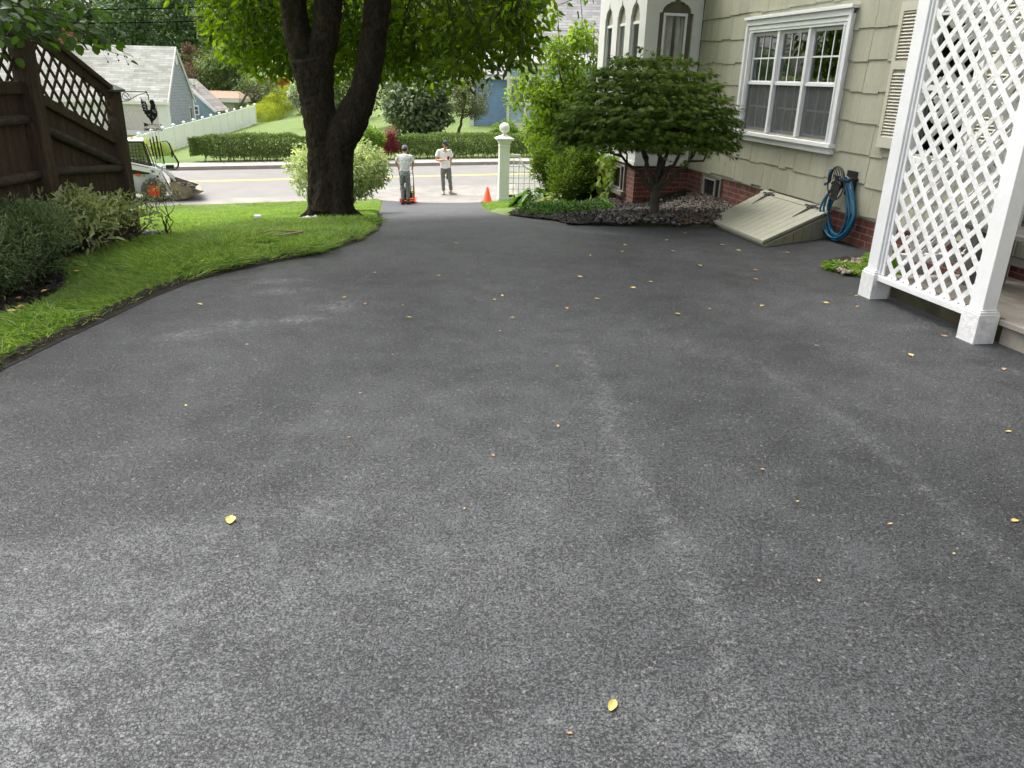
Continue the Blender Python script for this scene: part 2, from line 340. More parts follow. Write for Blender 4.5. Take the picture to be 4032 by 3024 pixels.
# sky sheen and open light painted in as paler asphalt: (x, y, half length, half width, strength)
PAINTED_SHEEN = [(-.6, 1.2, 3.4, 2.6, .14), (-1.7, 1.4, 1.6, 1.4, .15), (.1, 3.6, 1.4, 2.2, .07), (-1.6, 20, 2.2, 9, .12)]
def grass_ground(name, c1, c2, sc=1.2, bump=.5):
    m, t, b = _new(name); p = pos(t)
    n = N(t, 'TexNoise', Scale=sc, Detail=8., Roughness=.7); L(t, p, n.inputs[0])
    n2 = N(t, 'TexNoise', Scale=38., Detail=4., Roughness=.7); L(t, p, n2.inputs[0])
    c = ramp(t, n.outputs[0], [(.3, c1), (.7, c2)]).outputs[0]
    c = mixc(t, 1., c, ramp(t, n2.outputs[0], [(.3, (.62, .66, .6)), (.7, (1.3, 1.28, 1.2))]).outputs[0], 'MULTIPLY')
    L(t, c, b.inputs['Base Color']); b.inputs['Roughness'].default_value = .9; b.inputs['Specular IOR Level'].default_value = .1
    bp = N(t, 'Bump', Strength=bump, Distance=.05); L(t, n2.outputs[0], bp.inputs['Height']); L(t, bp.outputs[0], b.inputs['Normal']); return m
def brick_mat():
    m, t, b = _new('red_brick'); p = pos(t)
    def dot(vec):
        v = N(t, 'VectorMath', _operation='DOT_PRODUCT'); L(t, p, v.inputs[0]); v.inputs[1].default_value = vec; return v.outputs['Value']
    cx = math_(t, 'ADD', dot((HU[0], HU[1], 0)), dot((HV[0], HV[1], 0))); cz = dot((0, 0, 1)); cb = t.nodes.new('ShaderNodeCombineXYZ'); L(t, cx, cb.inputs[0]); L(t, cz, cb.inputs[1])
    bt = N(t, 'TexBrick', Scale=1.); L(t, cb.outputs[0], bt.inputs['Vector']); bt.inputs['Brick Width'].default_value = .215; bt.inputs['Row Height'].default_value = .072
    bt.inputs['Mortar Size'].default_value = .006; bt.inputs['Mortar Smooth'].default_value = .2
    bt.inputs['Color1'].default_value = (.15, .045, .028, 1); bt.inputs['Color2'].default_value = (.095, .028, .019, 1); bt.inputs['Mortar'].default_value = (.20, .15, .12, 1)
    n = N(t, 'TexNoise', Scale=9., Detail=6.); L(t, p, n.inputs[0])
    c = mixc(t, 1., bt.outputs[0], ramp(t, n.outputs[0], [(.3, (.65, .65, .65)), (.72, (1.25, 1.25, 1.25))]).outputs[0], 'MULTIPLY')
    L(t, c, b.inputs['Base Color']); b.inputs['Roughness'].default_value = .85
    bp = N(t, 'Bump', Strength=.6, Distance=.01, ); bp.invert = True; L(t, bt.outputs['Fac'], bp.inputs['Height']); L(t, bp.outputs[0], b.inputs['Normal']); return m
def shingle_roof(name, col, rw=.33, rh=.14, axis='x'):
    m, t, b = _new(name); p = pos(t); sp = t.nodes.new('ShaderNodeSeparateXYZ'); L(t, p, sp.inputs[0])
    cb = t.nodes.new('ShaderNodeCombineXYZ'); L(t, sp.outputs[0 if axis == 'x' else 1], cb.inputs[0]); L(t, sp.outputs[2], cb.inputs[1])
    bt = N(t, 'TexBrick', Scale=1.); L(t, cb.outputs[0], bt.inputs['Vector']); bt.inputs['Brick Width'].default_value = rw; bt.inputs['Row Height'].default_value = rh
    bt.inputs['Mortar Size'].default_value = .012
    bt.inputs['Color1'].default_value = (*dk(col, .82), 1); bt.inputs['Color2'].default_value = (*dk(col, 1.22), 1); bt.inputs['Mortar'].default_value = (*dk(col, .62), 1)
    n = N(t, 'TexNoise', Scale=.9, Detail=7.); L(t, p, n.inputs[0])
    L(t, mixc(t, 1., bt.outputs[0], ramp(t, n.outputs[0], [(.3, (.82,)*3), (.7, (1.15,)*3)]).outputs[0], 'MULTIPLY'), b.inputs['Base Color']); b.inputs['Roughness'].default_value = .9; return m
def clap_mat(name, col, rh=.14, var=.1):
    m, t, b = _new(name); p = pos(t); sp = t.nodes.new('ShaderNodeSeparateXYZ'); L(t, p, sp.inputs[0])
    f = math_(t, 'FRACT', math_(t, 'DIVIDE', sp.outputs[2], rh)); n = N(t, 'TexNoise', Scale=3., Detail=5.); L(t, p, n.inputs[0])
    c = ramp(t, n.outputs[0], [(.3, dk(col, 1-var)), (.7, dk(col, 1+var))]).outputs[0]; L(t, c, b.inputs['Base Color']); b.inputs['Roughness'].default_value = .65
    h = ramp(t, f, [(0, (0, 0, 0)), (.1, (1, 1, 1)), (1, (.35,)*3)]).outputs[0]
    bp = N(t, 'Bump', Strength=1., Distance=.04); L(t, h, bp.inputs['Height']); L(t, bp.outputs[0], b.inputs['Normal']); return m
def glass_mat(name, tint=.55, rough=.02, fac_min=.12):
    m, t, b = _new(name); tr = N(t, 'BsdfTransparent'); tr.inputs[0].default_value = (tint, tint*1.01, tint, 1); gl = N(t, 'BsdfGlossy'); gl.inputs['Roughness'].default_value = rough
    gl.inputs['Color'].default_value = (.9, .92, .92, 1); nz = N(t, 'TexNoise', Scale=1.6, Detail=1.); L(t, pos(t), nz.inputs[0]); bp = N(t, 'Bump', Strength=.05, Distance=.05); L(t, nz.outputs[0], bp.inputs['Height']); L(t, bp.outputs[0], gl.inputs['Normal'])
    fr = N(t, 'Fresnel', IOR=1.52); f = math_(t, 'ADD', math_(t, 'MULTIPLY', fr.outputs[0], 1.5), fac_min-.04, True)
    mx = N(t, 'MixShader'); L(t, f, mx.inputs[0]); L(t, tr.outputs[0], mx.inputs[1]); L(t, gl.outputs[0], mx.inputs[2]); L(t, mx.outputs[0], t.nodes['Material Output'].inputs[0]); return m
M = {}
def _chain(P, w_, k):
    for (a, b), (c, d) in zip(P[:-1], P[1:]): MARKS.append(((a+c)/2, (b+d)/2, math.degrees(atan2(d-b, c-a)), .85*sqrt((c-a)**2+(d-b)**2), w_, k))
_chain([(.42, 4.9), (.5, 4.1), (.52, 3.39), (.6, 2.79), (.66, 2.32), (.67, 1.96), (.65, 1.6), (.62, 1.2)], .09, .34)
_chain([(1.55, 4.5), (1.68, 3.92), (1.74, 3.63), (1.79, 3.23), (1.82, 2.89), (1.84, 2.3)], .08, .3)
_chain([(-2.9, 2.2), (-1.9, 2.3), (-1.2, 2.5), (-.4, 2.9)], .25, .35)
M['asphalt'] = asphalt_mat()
M['road'] = mat('old_road', (.19, .182, .168), .9, .1, 1.2, .35, 90, fine=.16, dirt=(.17, .16, .15), dscale=.35, dthr=.56)
M['apron'] = mat('dusty_apron', (.215, .203, .182), .9, .18, 1.5, .3, 60, fine=.18, dirt=(.31, .285, .25), dscale=1.2, dthr=.56)
M['walk'] = mat('concrete_walk', (.40, .375, .335), .85, .08, 2., .2, 60, fine=.08)
M['kerbstone'] = mat('granite_kerb', (.32, .29, .25), .8, .15, 5., .3, 90, fine=.15)
M['yellow'] = mat('road_yellow', (.60, .47, .13), .7, .12, 5.)
M['lawn'] = grass_ground('lawn_turf', (.12, .168, .055), (.165, .22, .078))
M['soil'] = mat('dark_soil', (.016, .011, .007), .95, .35, 14., 1., 55, fine=.5)
M['mulch'] = mat('bark_mulch', (.017, .012, .008), .95, .4, 20., 1., 70, fine=.6, stretch=(1, 1.6, 1))
M['siding'] = mat('sage_siding', (.335, .328, .252), .65, .09, 2.5, .3, 45, stretch=(3, 3, .3), fine=.09, island=.07)
M['white'] = mat('white_paint', (.70, .705, .71), .45, .05, 4., .08, 40, dirt=(.6, .59, .55), dscale=3., dthr=.66)
M['white_old'] = mat('weathered_white_paint', (.68, .68, .675), .55, .07, 5., .3, 30, fine=.06, dirt=(.36, .34, .29), dscale=6., dthr=.64, island=.06)
M['offwhite'] = mat('cream_white_trim', (.60, .60, .57), .5, .06, 3., .05, 40)
M['brick'] = brick_mat()
M['taupe'] = mat('taupe_panel', (.17, .155, .115), .6, .12, 4.)
M['dark'] = mat('dark_room', (.012, .012, .012), .9, .1)
M['glass'] = glass_mat('window_glass'); M['glass_dim'] = glass_mat('bay_glass', .85, .03, .05)
M['screen'] = mat('insect_screen', (.05, .052, .055), .7, .1, 30.)
M['lace'] = mat('lace_curtain', (.62, .62, .58), .9, .35, 16., stretch=(6, 6, .4), fine=.35)
M['sage_dark'] = mat('sage_bulkhead', (.24, .24, .17), .55, .1, 3., .15, 40, stretch=(2, 2, 2), dirt=(.15, .15, .10), dscale=3., dthr=.6)
M['iron'] = mat('black_iron', (.012, .012, .013), .45, .2, 20.)
M['deck'] = mat('deck_paint', (.27, .245, .21), .55, .15, 3., .1, 40, dirt=(.14, .12, .10), dscale=2.2, dthr=.62)
M['mossy'] = mat('mossy_skirt', (.055, .052, .026), .9, .4, 4., .4, 40)
M['bench'] = mat('grey_bench', (.15, .145, .135), .6, .15, 5.)
M['hose'] = mat('blue_hose', (.012, .095, .17), .32, .25, 6.)
M['fence_wood'] = mat('dark_stained_wood', (.066, .042, .027), .8, .35, 6., .6, 40, stretch=(3, 3, .4), fine=.3, dirt=(.11, .082, .06), dscale=6., dthr=.62)
M['fence_log'] = mat('weathered_rail', (.06, .045, .034), .8, .35, 5., .7, 40, stretch=(.6, .6, 3), fine=.35, dirt=(.14, .125, .105), dscale=9., dthr=.6)
M['bark'] = None
# ================================================================== setting
xs = np.unique(np.round(np.concatenate([-np.geomspace(9.2, 420, 46)[::-1], np.arange(-9, 6.01, .1), np.geomspace(6.3, 420, 46)]), 3))
ys = np.unique(np.round(np.concatenate([-np.geomspace(1, 90, 14)[::-1], np.arange(0, 29.01, .1), np.geomspace(29.4, 620, 80)]), 3))
Xg, Yg = np.meshgrid(xs, ys, indexing='ij'); Zg = G(Xg, Yg)
Zg = Zg + np.where(nn(Xg, Yg) > 60, .25*(vnoise(Xg*.06, Yg*.06, 3)-.5), 0)
i = (np.arange(len(xs)-1)[:, None]*len(ys)+np.arange(len(ys)-1)[None, :]).ravel()
Fg = np.stack([i, i+len(ys), i+len(ys)+1, i+1], 1)
tag(link(bpy.data.objects.new('ground', npmesh('ground', np.stack([Xg, Yg, Zg], -1).reshape(-1, 3), np.full(len(Fg), 4), Fg.ravel(), M['lawn'], True))), kind='structure')
# driveway
yy = np.concatenate([np.linspace(-6, 3.9, 10), np.linspace(4, 12, 81), np.linspace(12.3, 25.4, 60)])
def drv_r(y): return np.where(y < 9.40, np.interp(y, [-6, 8.9, 9.40], [4.9, 4.0, 2.6]), np.where(y < 9.5, .66, xr(np.maximum(y, 9.5))))
LB = []; RB = []
for y in yy[yy < 9.40]: LB.append((xl(y), y)); RB.append((4.9 if y < 8.6 else np.interp(y, [8.6, 9.4], [4.2, 2.55]), y))
def sheet(name, A, B, nu, nv, zf, m): return tag(ruled(name, A, B, nu, nv, zf, m), kind='structure')
# one sheet, wide court by the house narrowing to the lane that runs down to the street
rows = []
for y in np.concatenate([np.linspace(-6, 3.9, 12), np.linspace(4, 9.35, 60), np.linspace(9.4, 12, 40), np.linspace(12.2, 25.9, 60)]):
    a = xl(y)-.015; b_ = (4.9 if y < 8.8 else float(np.interp(y, [8.8, 9.35, 9.4, 9.47, 9.5], [4.0, 2.75, 2.5, 1.0, .66]))) if y <= 9.5 else float(xr(y)); rows.append((a, b_, y))
V = []; nv = 40
for a, b_, y in rows:
    for k in range(nv):
        x = a+(b_+.01-a)*k/(nv-1); ye = min(y, 25.75-.235*(x+4.4)) if y > 20 else y; V.append((x, ye, float(base(x, ye))))
nr = len(rows); i = (np.arange(nr-1)[:, None]*nv+np.arange(nv-1)[None, :]).ravel(); F = np.stack([i, i+1, i+nv+1, i+nv], 1)
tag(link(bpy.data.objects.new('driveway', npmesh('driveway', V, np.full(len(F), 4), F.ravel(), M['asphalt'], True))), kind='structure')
# street, apron, far walk
def RP(n, s): return (-.403*n+.915*s, .915*n+.403*s)
sheet('street', [RP(25.25, -150), RP(25.25, 140)], [RP(34.62, -150), RP(34.62, 140)], 60, 6, lambda x, y: np.full_like(x, -2.216), M['road'])
sheet('driveway_apron', [(-4.62, 25.62), (-.55, 24.66), (.1, 25.5)], [RP(28.2, 6.3), RP(28.0, 9.5), RP(28.0, 12.2)], 20, 12, lambda x, y: np.maximum(base(x, y), -2.216)+.005, M['apron'])
sheet('street_shoulder', [RP(25.5, -60), RP(25.5, 6.3)], [RP(26.6, -60), RP(26.6, 6.3)], 80, 4, lambda x, y: np.full_like(x, -2.206), M['apron'])
mb = MB()
for n0 in (30.85, 31.06):
    p = [RP(n0, -150), RP(n0, 140), RP(n0+.13, 140), RP(n0+.13, -150)]; mb.add([(a, b, -2.2105) for a, b in p], [(0, 1, 2, 3)])
tag(mb.build('road_marking', M['yellow']), kind='structure')
def slabs(n0, n1, z0, z1, ds, gap, s0, s1):
    mb = MB(); s = s0
    while s < s1:
        e = s+ds-gap; q = [RP(n0, s), RP(n0, e), RP(n1, e), RP(n1, s)]; mb.hexa([(a, b, z0) for a, b in q]+[(a, b, z1) for a, b in q]); s += ds
    return mb
tag(slabs(34.83, 36.05, -2.3, -2.085, 1.6, .025, -60, 60).build('pavement', M['walk']), kind='structure')
tag(slabs(34.6, 34.815, -2.35, -2.08, 2.4, .012, -60, 60).build('kerb', M['kerbstone']), kind='structure')
# planting beds
FX, FE, FM = -4.2, 8.6, 7.12         # fence plane x, far post y, middle post y
def bz(x, y): return G(x, y, False)+.012+.05*vnoise(x*2.2, y*2.2, 5)*0+.03*vnoise(x*9, y*9, 2)
sheet('fence_bed', [(-5.6, 2.5), (-5.5, 6), (-5.0, 8.9)], [(-3.2, 2.5), (-3.28, 4.6), (-3.36, 5.08), (-3.4, 5.75), (-3.6, 6.12), (-3.85, 7.2), (-3.72, 8.2), (-4.0, 8.9)], 60, 30, bz, M['mulch'])
sheet('house_bed', [(.64, 9.40), (.50, 10.0), (.14, 11.4), (-.16, 12.7), (.1, 14.4), (.4, 17), (.8, 20)], [(2.75, 9.40), (2.9, 10.5), (2.9, 12), (2.6, 14.5), (2.4, 16.5), (2.4, 18.5), (2.6, 20)], 90, 40, bz, M['mulch'])
tag(ruled('lawn_edge_soil', LE[2:-2]+np.array([.03, 0]), LE[2:-2]+np.array([-.055, .01]), 420, 6, lambda x, y: base(x, y)+.004+.035*ss(.0, .05, xl(y)-x)+.05*(vnoise(x*22, y*22, 1)*.6+vnoise(x*50, y*50, 2)*.4-.45)*ss(.01, .06, xl(y)-x+.03), M['soil']), kind='structure')
# ================================================================== house
def rsub(rects, hole):
    out = []; a0, a1, b0, b1 = hole
    for r in rects:
        x0, x1, z0, z1 = r
        if x1 <= a0 or x0 >= a1 or z1 <= b0 or z0 >= b1: out.append(r); continue
        if x0 < a0: out.append((x0, a0, z0, z1))
        if x1 > a1: out.append((a1, x1, z0, z1))
        if z0 < b0: out.append((max(x0, a0), min(x1, a1), z0, b0))
        if z1 > b1: out.append((max(x0, a0), min(x1, a1), b1, z1))
    return [r for r in out if r[1]-r[0] > .004 and r[3]-r[2] > .004]
house = thing('house', 'sage shingled house with red brick base and white bay beside the driveway', 'house', hp(2, 1, 0))
W1 = (1.07, 3.17, 1.02, 2.22); W2 = (-1.0, -.32, 1.02, 2.22); DR = (-3.2, -2.25, .18, 2.25); BW = (3.64, 4.32, -.03, .285)
HZ = 5.6; S0, S1 = -7.0, 9.2; BAY0, BAY1, BV = 4.9, 7.25, -.91
mb = MB(); k = 0; z = .315
while z < HZ:
    s = S0
    while s < S1:
        wd = random.choice([.14, .18, .22, .27, .32, .36]); zb = z+random.choice([0, 0, .018, .03, .012]); e = min(s+wd, S1); rs = [(s+.0015, e-.0015, zb, z+.335)]
        for hole in (W1, W2, DR, (BAY0-.02, BAY1+.02, -1, 3.55)): rs = rsub(rs, hole)
        for (a, b, c, d) in rs:
            def fr(q): return -.004-.013*(1-(q-zb)/.335)
            o1 = random.uniform(0, .003)
            p = [hp(a, 0, c), hp(b, 0, c), hp(b, fr(c)-o1, c), hp(a, fr(c)-o1, c), hp(a, 0, d), hp(b, 0, d), hp(b, fr(d)-o1, d), hp(a, fr(d)-o1, d)]; mb.hexa(p)
        s = e
    z += .307
mb.build('siding', M['siding'], house)
mb = MB()
rs = [(S0, S1, .30, HZ)]
for hole in (W1, W2, DR, (BAY0, BAY1, 0, 3.5)): rs = rsub(rs, hole)
for (a, b, c, d) in rs: mb.box(a, b, .002, .10, c, d, hp)
mb.box(S1-.1, S1, .1, 7, .3, HZ, hp); mb.box(S0, S0+.1, .1, 7, .3, HZ, hp); mb.box(S0, S1, 6.9, 7, .3, HZ, hp)
mb.build('wall', M['siding'], house)
mb = MB()
for (a, b, c, d) in rsub([(S0, S1, -2.6, .31)], BW): mb.box(a, b, .015, .12, c, d, hp)
mb.box(BAY0+.05, BAY1-.05, BV+.035, .01, -1.3, .33, hp); mb.box(S1-.12, S1-.01, .12, 6.9, -3, .3, hp)
mb.build('foundation', M['brick'], house)
mb = MB(); mb.prism([(-.45, HZ-.15), (3.5, HZ+3.4), (7.45, HZ-.15), (7.45, HZ), (3.5, HZ+3.6), (-.45, HZ)], lambda a, b, w_: hp(w_, a, b), S0-.3, S1+.3)
mb.build('roof', shingle_roof('house_roof', (.12, .115, .11)), house)
mb = MB()
for (a, b, c, d, v0) in ((.9, 3.4, .8, 2.5, .12), (-1.15, -.2, .8, 2.5, .12), (-3.3, -2.1, .1, 2.4, .12), (3.55, 4.4, -.2, .3, .13)):
    mb.box(a, b, v0+.7, v0+.75, c, d, hp); mb.box(a, a+.02, v0, v0+.7, c, d, hp); mb.box(b-.02, b, v0, v0+.7, c, d, hp); mb.box(a, b, v0, v0+.7, c-.02, c, hp); mb.box(a, b, v0, v0+.7, d, d+.02, hp)
mb.build('interior', M['dark'], house)
# ---- triple window
def casing(W, parent, side=.13, head=.17, name='window'):
    a, b, c, d = W; mb = MB()
    mb.box(a-side, a, -.05, .03, c-.02, d, hp); mb.box(b, b+side, -.05, .03, c-.02, d, hp); mb.box(a-side, b+side, -.052, .03, d, d+head*.62, hp)
    for (x0, x1) in ((a-side-.02, a-side+.035), (b+side-.035, b+side+.02)): mb.box(x0, x1, -.075, -.048, c-.02, d+head*.5, hp)
    for (x0, x1) in ((a-.035, a-.012), (b+.012, b+.035)): mb.box(x0, x1, -.062, -.0485, c-.02, d, hp)
    mb.box(a-side-.015, b+side+.015, -.075, -.05, d+head*.5, d+head*.9, hp); mb.box(a-side-.045, b+side+.045, -.10, .0, d+head*.9, d+head*1.12, hp); mb.box(a-side-.02, b+side+.02, -.06, -.05, d+.03, d+head*.42, hp)
    mb.box(a-side-.03, b+side+.03, -.095, .03, c-.065, c-.02, hp); mb.box(a-side-.005, b+side+.005, -.055, -.0, c-.135, c-.067, hp)
    return mb.build(name, M['white'], parent, bevel=.004)
win = casing(W1, house); mb = MB(); un = [(1.07, 1.735), (1.79, 2.45), (2.505, 3.17)]
for x0 in (1.735, 2.45): mb = MB(); mb.box(x0, x0+.055, -.042, .03, 1.02, 2.22, hp); mb.build('mullion', M['white'], win, bevel=.003)
for (a, b) in un:
    mb = MB()
    for (c, d, v) in ((1.02, 1.625, .028), (1.60, 2.22, -.004)):
        mb.box(a, a+.035, v, v+.03, c, d, hp); mb.box(b-.035, b, v, v+.03, c, d, hp); mb.box(a+.035, b-.035, v, v+.03, c, c+.04, hp); mb.box(a+.035, b-.035, v, v+.03, d-.04, d, hp)
    mb.box(a, b, -.024, -.006, 1.592, 1.628, hp); mb.build('sash', M['white'], win, bevel=.002)
    mb = MB(); mb.box(a+.03, b-.03, .012, .016, 1.64, 2.18, hp); mb.box(a+.03, b-.03, .042, .046, 1.06, 1.59, hp); mb.build('pane', M['glass'], win)
    mb = MB()
    for (c, d, v) in ((1.06, 1.585, .034), (1.64, 2.18, .003)):
        for q in (1/3, 2/3): mb.box(a+.035+(b-a-.07)*q-.008, a+.035+(b-a-.07)*q+.008, v, v+.006, c, d, hp)
        mb.box(a+.035, b-.035, v+.001, v+.0065, (c+d)/2-.009, (c+d)/2+.009, hp)
    mb.build('muntin', M['white'], win)
    mb = MB(); n = 26
    cv = []; zt = 2.2
    for q in range(n+1):
        x = a+.04+(b-a-.08)*q/n; v = .11+.018*sin(q*1.9)+.006*sin(q*5.1); cv += [hp(x, v, 1.78+.03*abs(sin(q*.9))), hp(x, v, zt)]
    mb.add(cv, [(2*q, 2*q+2, 2*q+3, 2*q+1) for q in range(n)])
    cv = []
    for side in (0, 1):
        cv = []
        for q in range(9):
            x = (a+.04+.012*q) if side == 0 else (b-.04-.012*q); cv += [hp(x, .14+.02*sin(q*1.7), 1.05), hp(x, .14+.02*sin(q*1.7), zt)]
        mb.add(cv, [(2*q, 2*q+2, 2*q+3, 2*q+1) for q in range(8)])
    mb.build('curtain', M['lace'], win)
def screen_mat():
    m, t, b = _new('window_screen'); tr = N(t, 'BsdfTransparent'); b.inputs['Base Color'].default_value = (.07, .073, .078, 1); b.inputs['Roughness'].default_value = .6
    mx = N(t, 'MixShader', Fac=.70); L(t, tr.outputs[0], mx.inputs[1]); L(t, b.outputs[0], mx.inputs[2]); L(t, mx.outputs[0], t.nodes['Material Output'].inputs[0]); return m
M['mesh'] = screen_mat(); mb = MB()
for (a, b) in un: mb.add([hp(a+.012, .0, 1.03), hp(b-.012, .0, 1.03), hp(b-.012, .0, 1.60), hp(a+.012, .0, 1.60)], [(0, 1, 2, 3)])
mb.build('insect_screen', M['mesh'], win)
# ---- second window and door behind the porch lattice, shutters
w2 = casing(W2, house, .1, .15); mb = MB(); mb.box(W2[0], W2[1], .03, .034, W2[2], W2[3], hp); mb.build('pane', M['glass'], w2)
mb = MB(); mb.box(W2[0], W2[1], 0, .03, 1.59, 1.64, hp)
for x in (W2[0], W2[1]-.04): mb.box(x, x+.04, 0, .03, W2[2], W2[3], hp)
mb.build('sash', M['white'], w2)
def shutter(a, b, z0, z1, parent, m):
    mb = MB(); v0, v1 = -.06, -.027
    for (x0, x1) in ((a, a+.05), (b-.05, b)): mb.box(x0, x1, v0, v1, z0, z1, hp)
    mid = z0+.58*(z1-z0)
    for (c, d) in ((z0, z0+.1), (mid-.04, mid+.04), (z1-.08, z1)): mb.box(a+.05, b-.05, v0, v1, c, d, hp)
    mb.box(a+.05, b-.05, v1-.006, v1-.002, z0, z1, hp)
    q = z0+.1
    while q < z1-.1:
        if not (mid-.065 < q < mid+.035):
            mb.hexa([hp(a+.05, v0+.004, q), hp(b-.05, v0+.004, q), hp(b-.05, v1-.006, q+.022), hp(a+.05, v1-.006, q+.022), hp(a+.05, v0+.004, q+.005), hp(b-.05, v0+.004, q+.005), hp(b-.05, v1-.006, q+.027), hp(a+.05, v1-.006, q+.027)])
        q += .0305
    return mb.build('shutter', m, parent)
M['shut'] = mat('cream_shutter', (.47, .45, .37), .55, .05, 4.)
shutter(-.22, .135, 1.04, 2.37, house, M['shut']); shutter(-1.46, -1.11, 1.04, 2.37, house, M['shut'])
mb = MB(); mb.box(DR[0], DR[1], .03, .07, DR[2], DR[3], hp)
for (a, b, c, d) in ((DR[0]+.12, DR[1]-.12, .3, 1.0), (DR[0]+.12, DR[1]-.12, 1.1, 2.1)): mb.box(a, b, .015, .03, c, d, hp)
dr = mb.build('door', M['offwhite'], house, bevel=.004)
mb = MB(); mb.ball(hp(-2.32, .0, 1.05), .03, 10, 6); mb.build('handle', M['iron'], dr, True)
# ---- basement windows
def basewin(a, b, c, d, parent, fn, v):
    mb = MB(); mb.box(a, a+.05, v, v+.06, c, d, fn); mb.box(b-.05, b, v, v+.06, c, d, fn); mb.box(a+.05, b-.05, v, v+.06, d-.04, d, fn); mb.box(a-.03, b+.03, v-.05, v+.06, c-.07, c, fn)
    o = mb.build('basement_window', mat('basement_trim', (.15, .14, .11), .7), parent, bevel=.003)
    mb = MB(); x0 = a+.2; mb.box(x0, x0+.025, v+.005, v+.03, c+.01, d-.045, fn); mb.box(b-.08, b-.055, v+.005, v+.03, c+.01, d-.045, fn); mb.box(x0+.025, b-.08, v+.005, v+.03, d-.07, d-.045, fn); mb.box(x0+.025, b-.08, v+.005, v+.03, c+.01, c+.03, fn); mb.build('frame', mat('dull_frame', (.33, .33, .31), .5), o)
    mb = MB(); mb.box(a+.05, b-.05, v+.035, v+.04, c, d-.04, fn); mb.build('pane', mat('basement_glass', (.02, .022, .022), .15, spec=.5), o); return o
basewin(3.64, 4.32, -.03, .30, house, hp, -.012); basewin(5.35, 6.0, -.12, .3, house, lambda s, v, z: hp(s, v, z), BV+.0)
# ---- bay
bay = MB()
def pointed(hw, zt):
    return [(hw, .80), (hw, zt-.11), (hw*.86, zt-.11), (hw*.8, zt-.05), (hw*.62, zt), (hw*.46, zt+.012), (hw*.42, zt+.03), (hw*.18, zt+.045), (hw*.07, zt+.10), (0, zt+.16)]
def face(mb, c0, lo, hi, hw, zt, fn, d0, d1, low=True):
    """one bay panel from lo to hi, its pointed opening centred on c0"""
    prof = pointed(hw, zt)
    for sg, edge in ((1, hi), (-1, lo)):
        poly = [(c0, .72), (edge, .72), (edge, 3.4), (c0, 3.4), (c0, zt+.16)]+[(c0+sg*a, b) for a, b in reversed(prof[:-1])]+[(c0, .80)]
        if sg < 0: poly = poly[::-1]
        mb.prism(poly, fn, d0, d1)
    if low:
        for (a, b, c, d) in rsub([(lo, hi, .335, .719)], (c0-hw, c0+hw, .52, .64)): mb.hexa([fn(a, c, d0), fn(b, c, d0), fn(b, c, d1), fn(a, c, d1), fn(a, d, d0), fn(b, d, d0), fn(b, d, d1), fn(a, d, d1)])
fnN = lambda a, z, d: hp(BAY0+d, a, z); fnF = lambda a, z, d: hp(a, BV+d, z)
face(bay, -.43, BV, 0, .27, 2.66, fnN, 0, .05)
cs = [(5.39, .205), (6.05, .20), (6.72, .20)]; ed = [BAY0+.052, 5.72, 6.385, BAY1]
for i_, (c0, hw) in enumerate(cs): face(bay, c0, ed[i_], ed[i_+1], hw, 2.66, fnF, 0, .05)
bay.box(BAY1-.05, BAY1, BV+.05, 0, .335, 3.4, hp); bay.box(BAY0+.06, BAY1-.06, BV+.06, 0, .336, .36, hp)
bayo = bay.build('bay_window', M['offwhite'], house)
mb = MB(); mb.box(BAY0-.03, BAY1+.03, BV-.03, -.0, .715, .755, hp); mb.box(BAY0-.012, BAY0-.001, BV-.012, -.04, .335, .40, hp); mb.box(BAY0-.001, BAY1, BV-.012, BV-.001, .335, .40, hp); mb.build('sill_band', M['offwhite'], bayo, bevel=.006)
mb = MB(); mb.prism([(BV-.15, 3.4), (.0, 3.4), (.0, 3.95)], lambda a, b, w_: hp(w_, a, b), BAY0-.15, BAY1+.15); mb.build('roof', M['taupe'], bayo)
M['baytan'] = mat('tan_arch_panel', (.30, .275, .21), .6, .08); M['taupe2'] = mat('olive_frame', (.10, .09, .062), .6, .12)
mb = MB()
for i_, (c0, hw) in enumerate(cs):
    for (d, z0_, z1_) in ((.05, 2.42, 3.0), (.03, .5, .66)): mb = MB(); mb.box(c0-hw-d, c0+hw+d, BV+.052, BV+.06, z0_, z1_, hp); mb.build('arch_panel' if z0_ > 1 else 'lower_panel', M['baytan'], bayo)

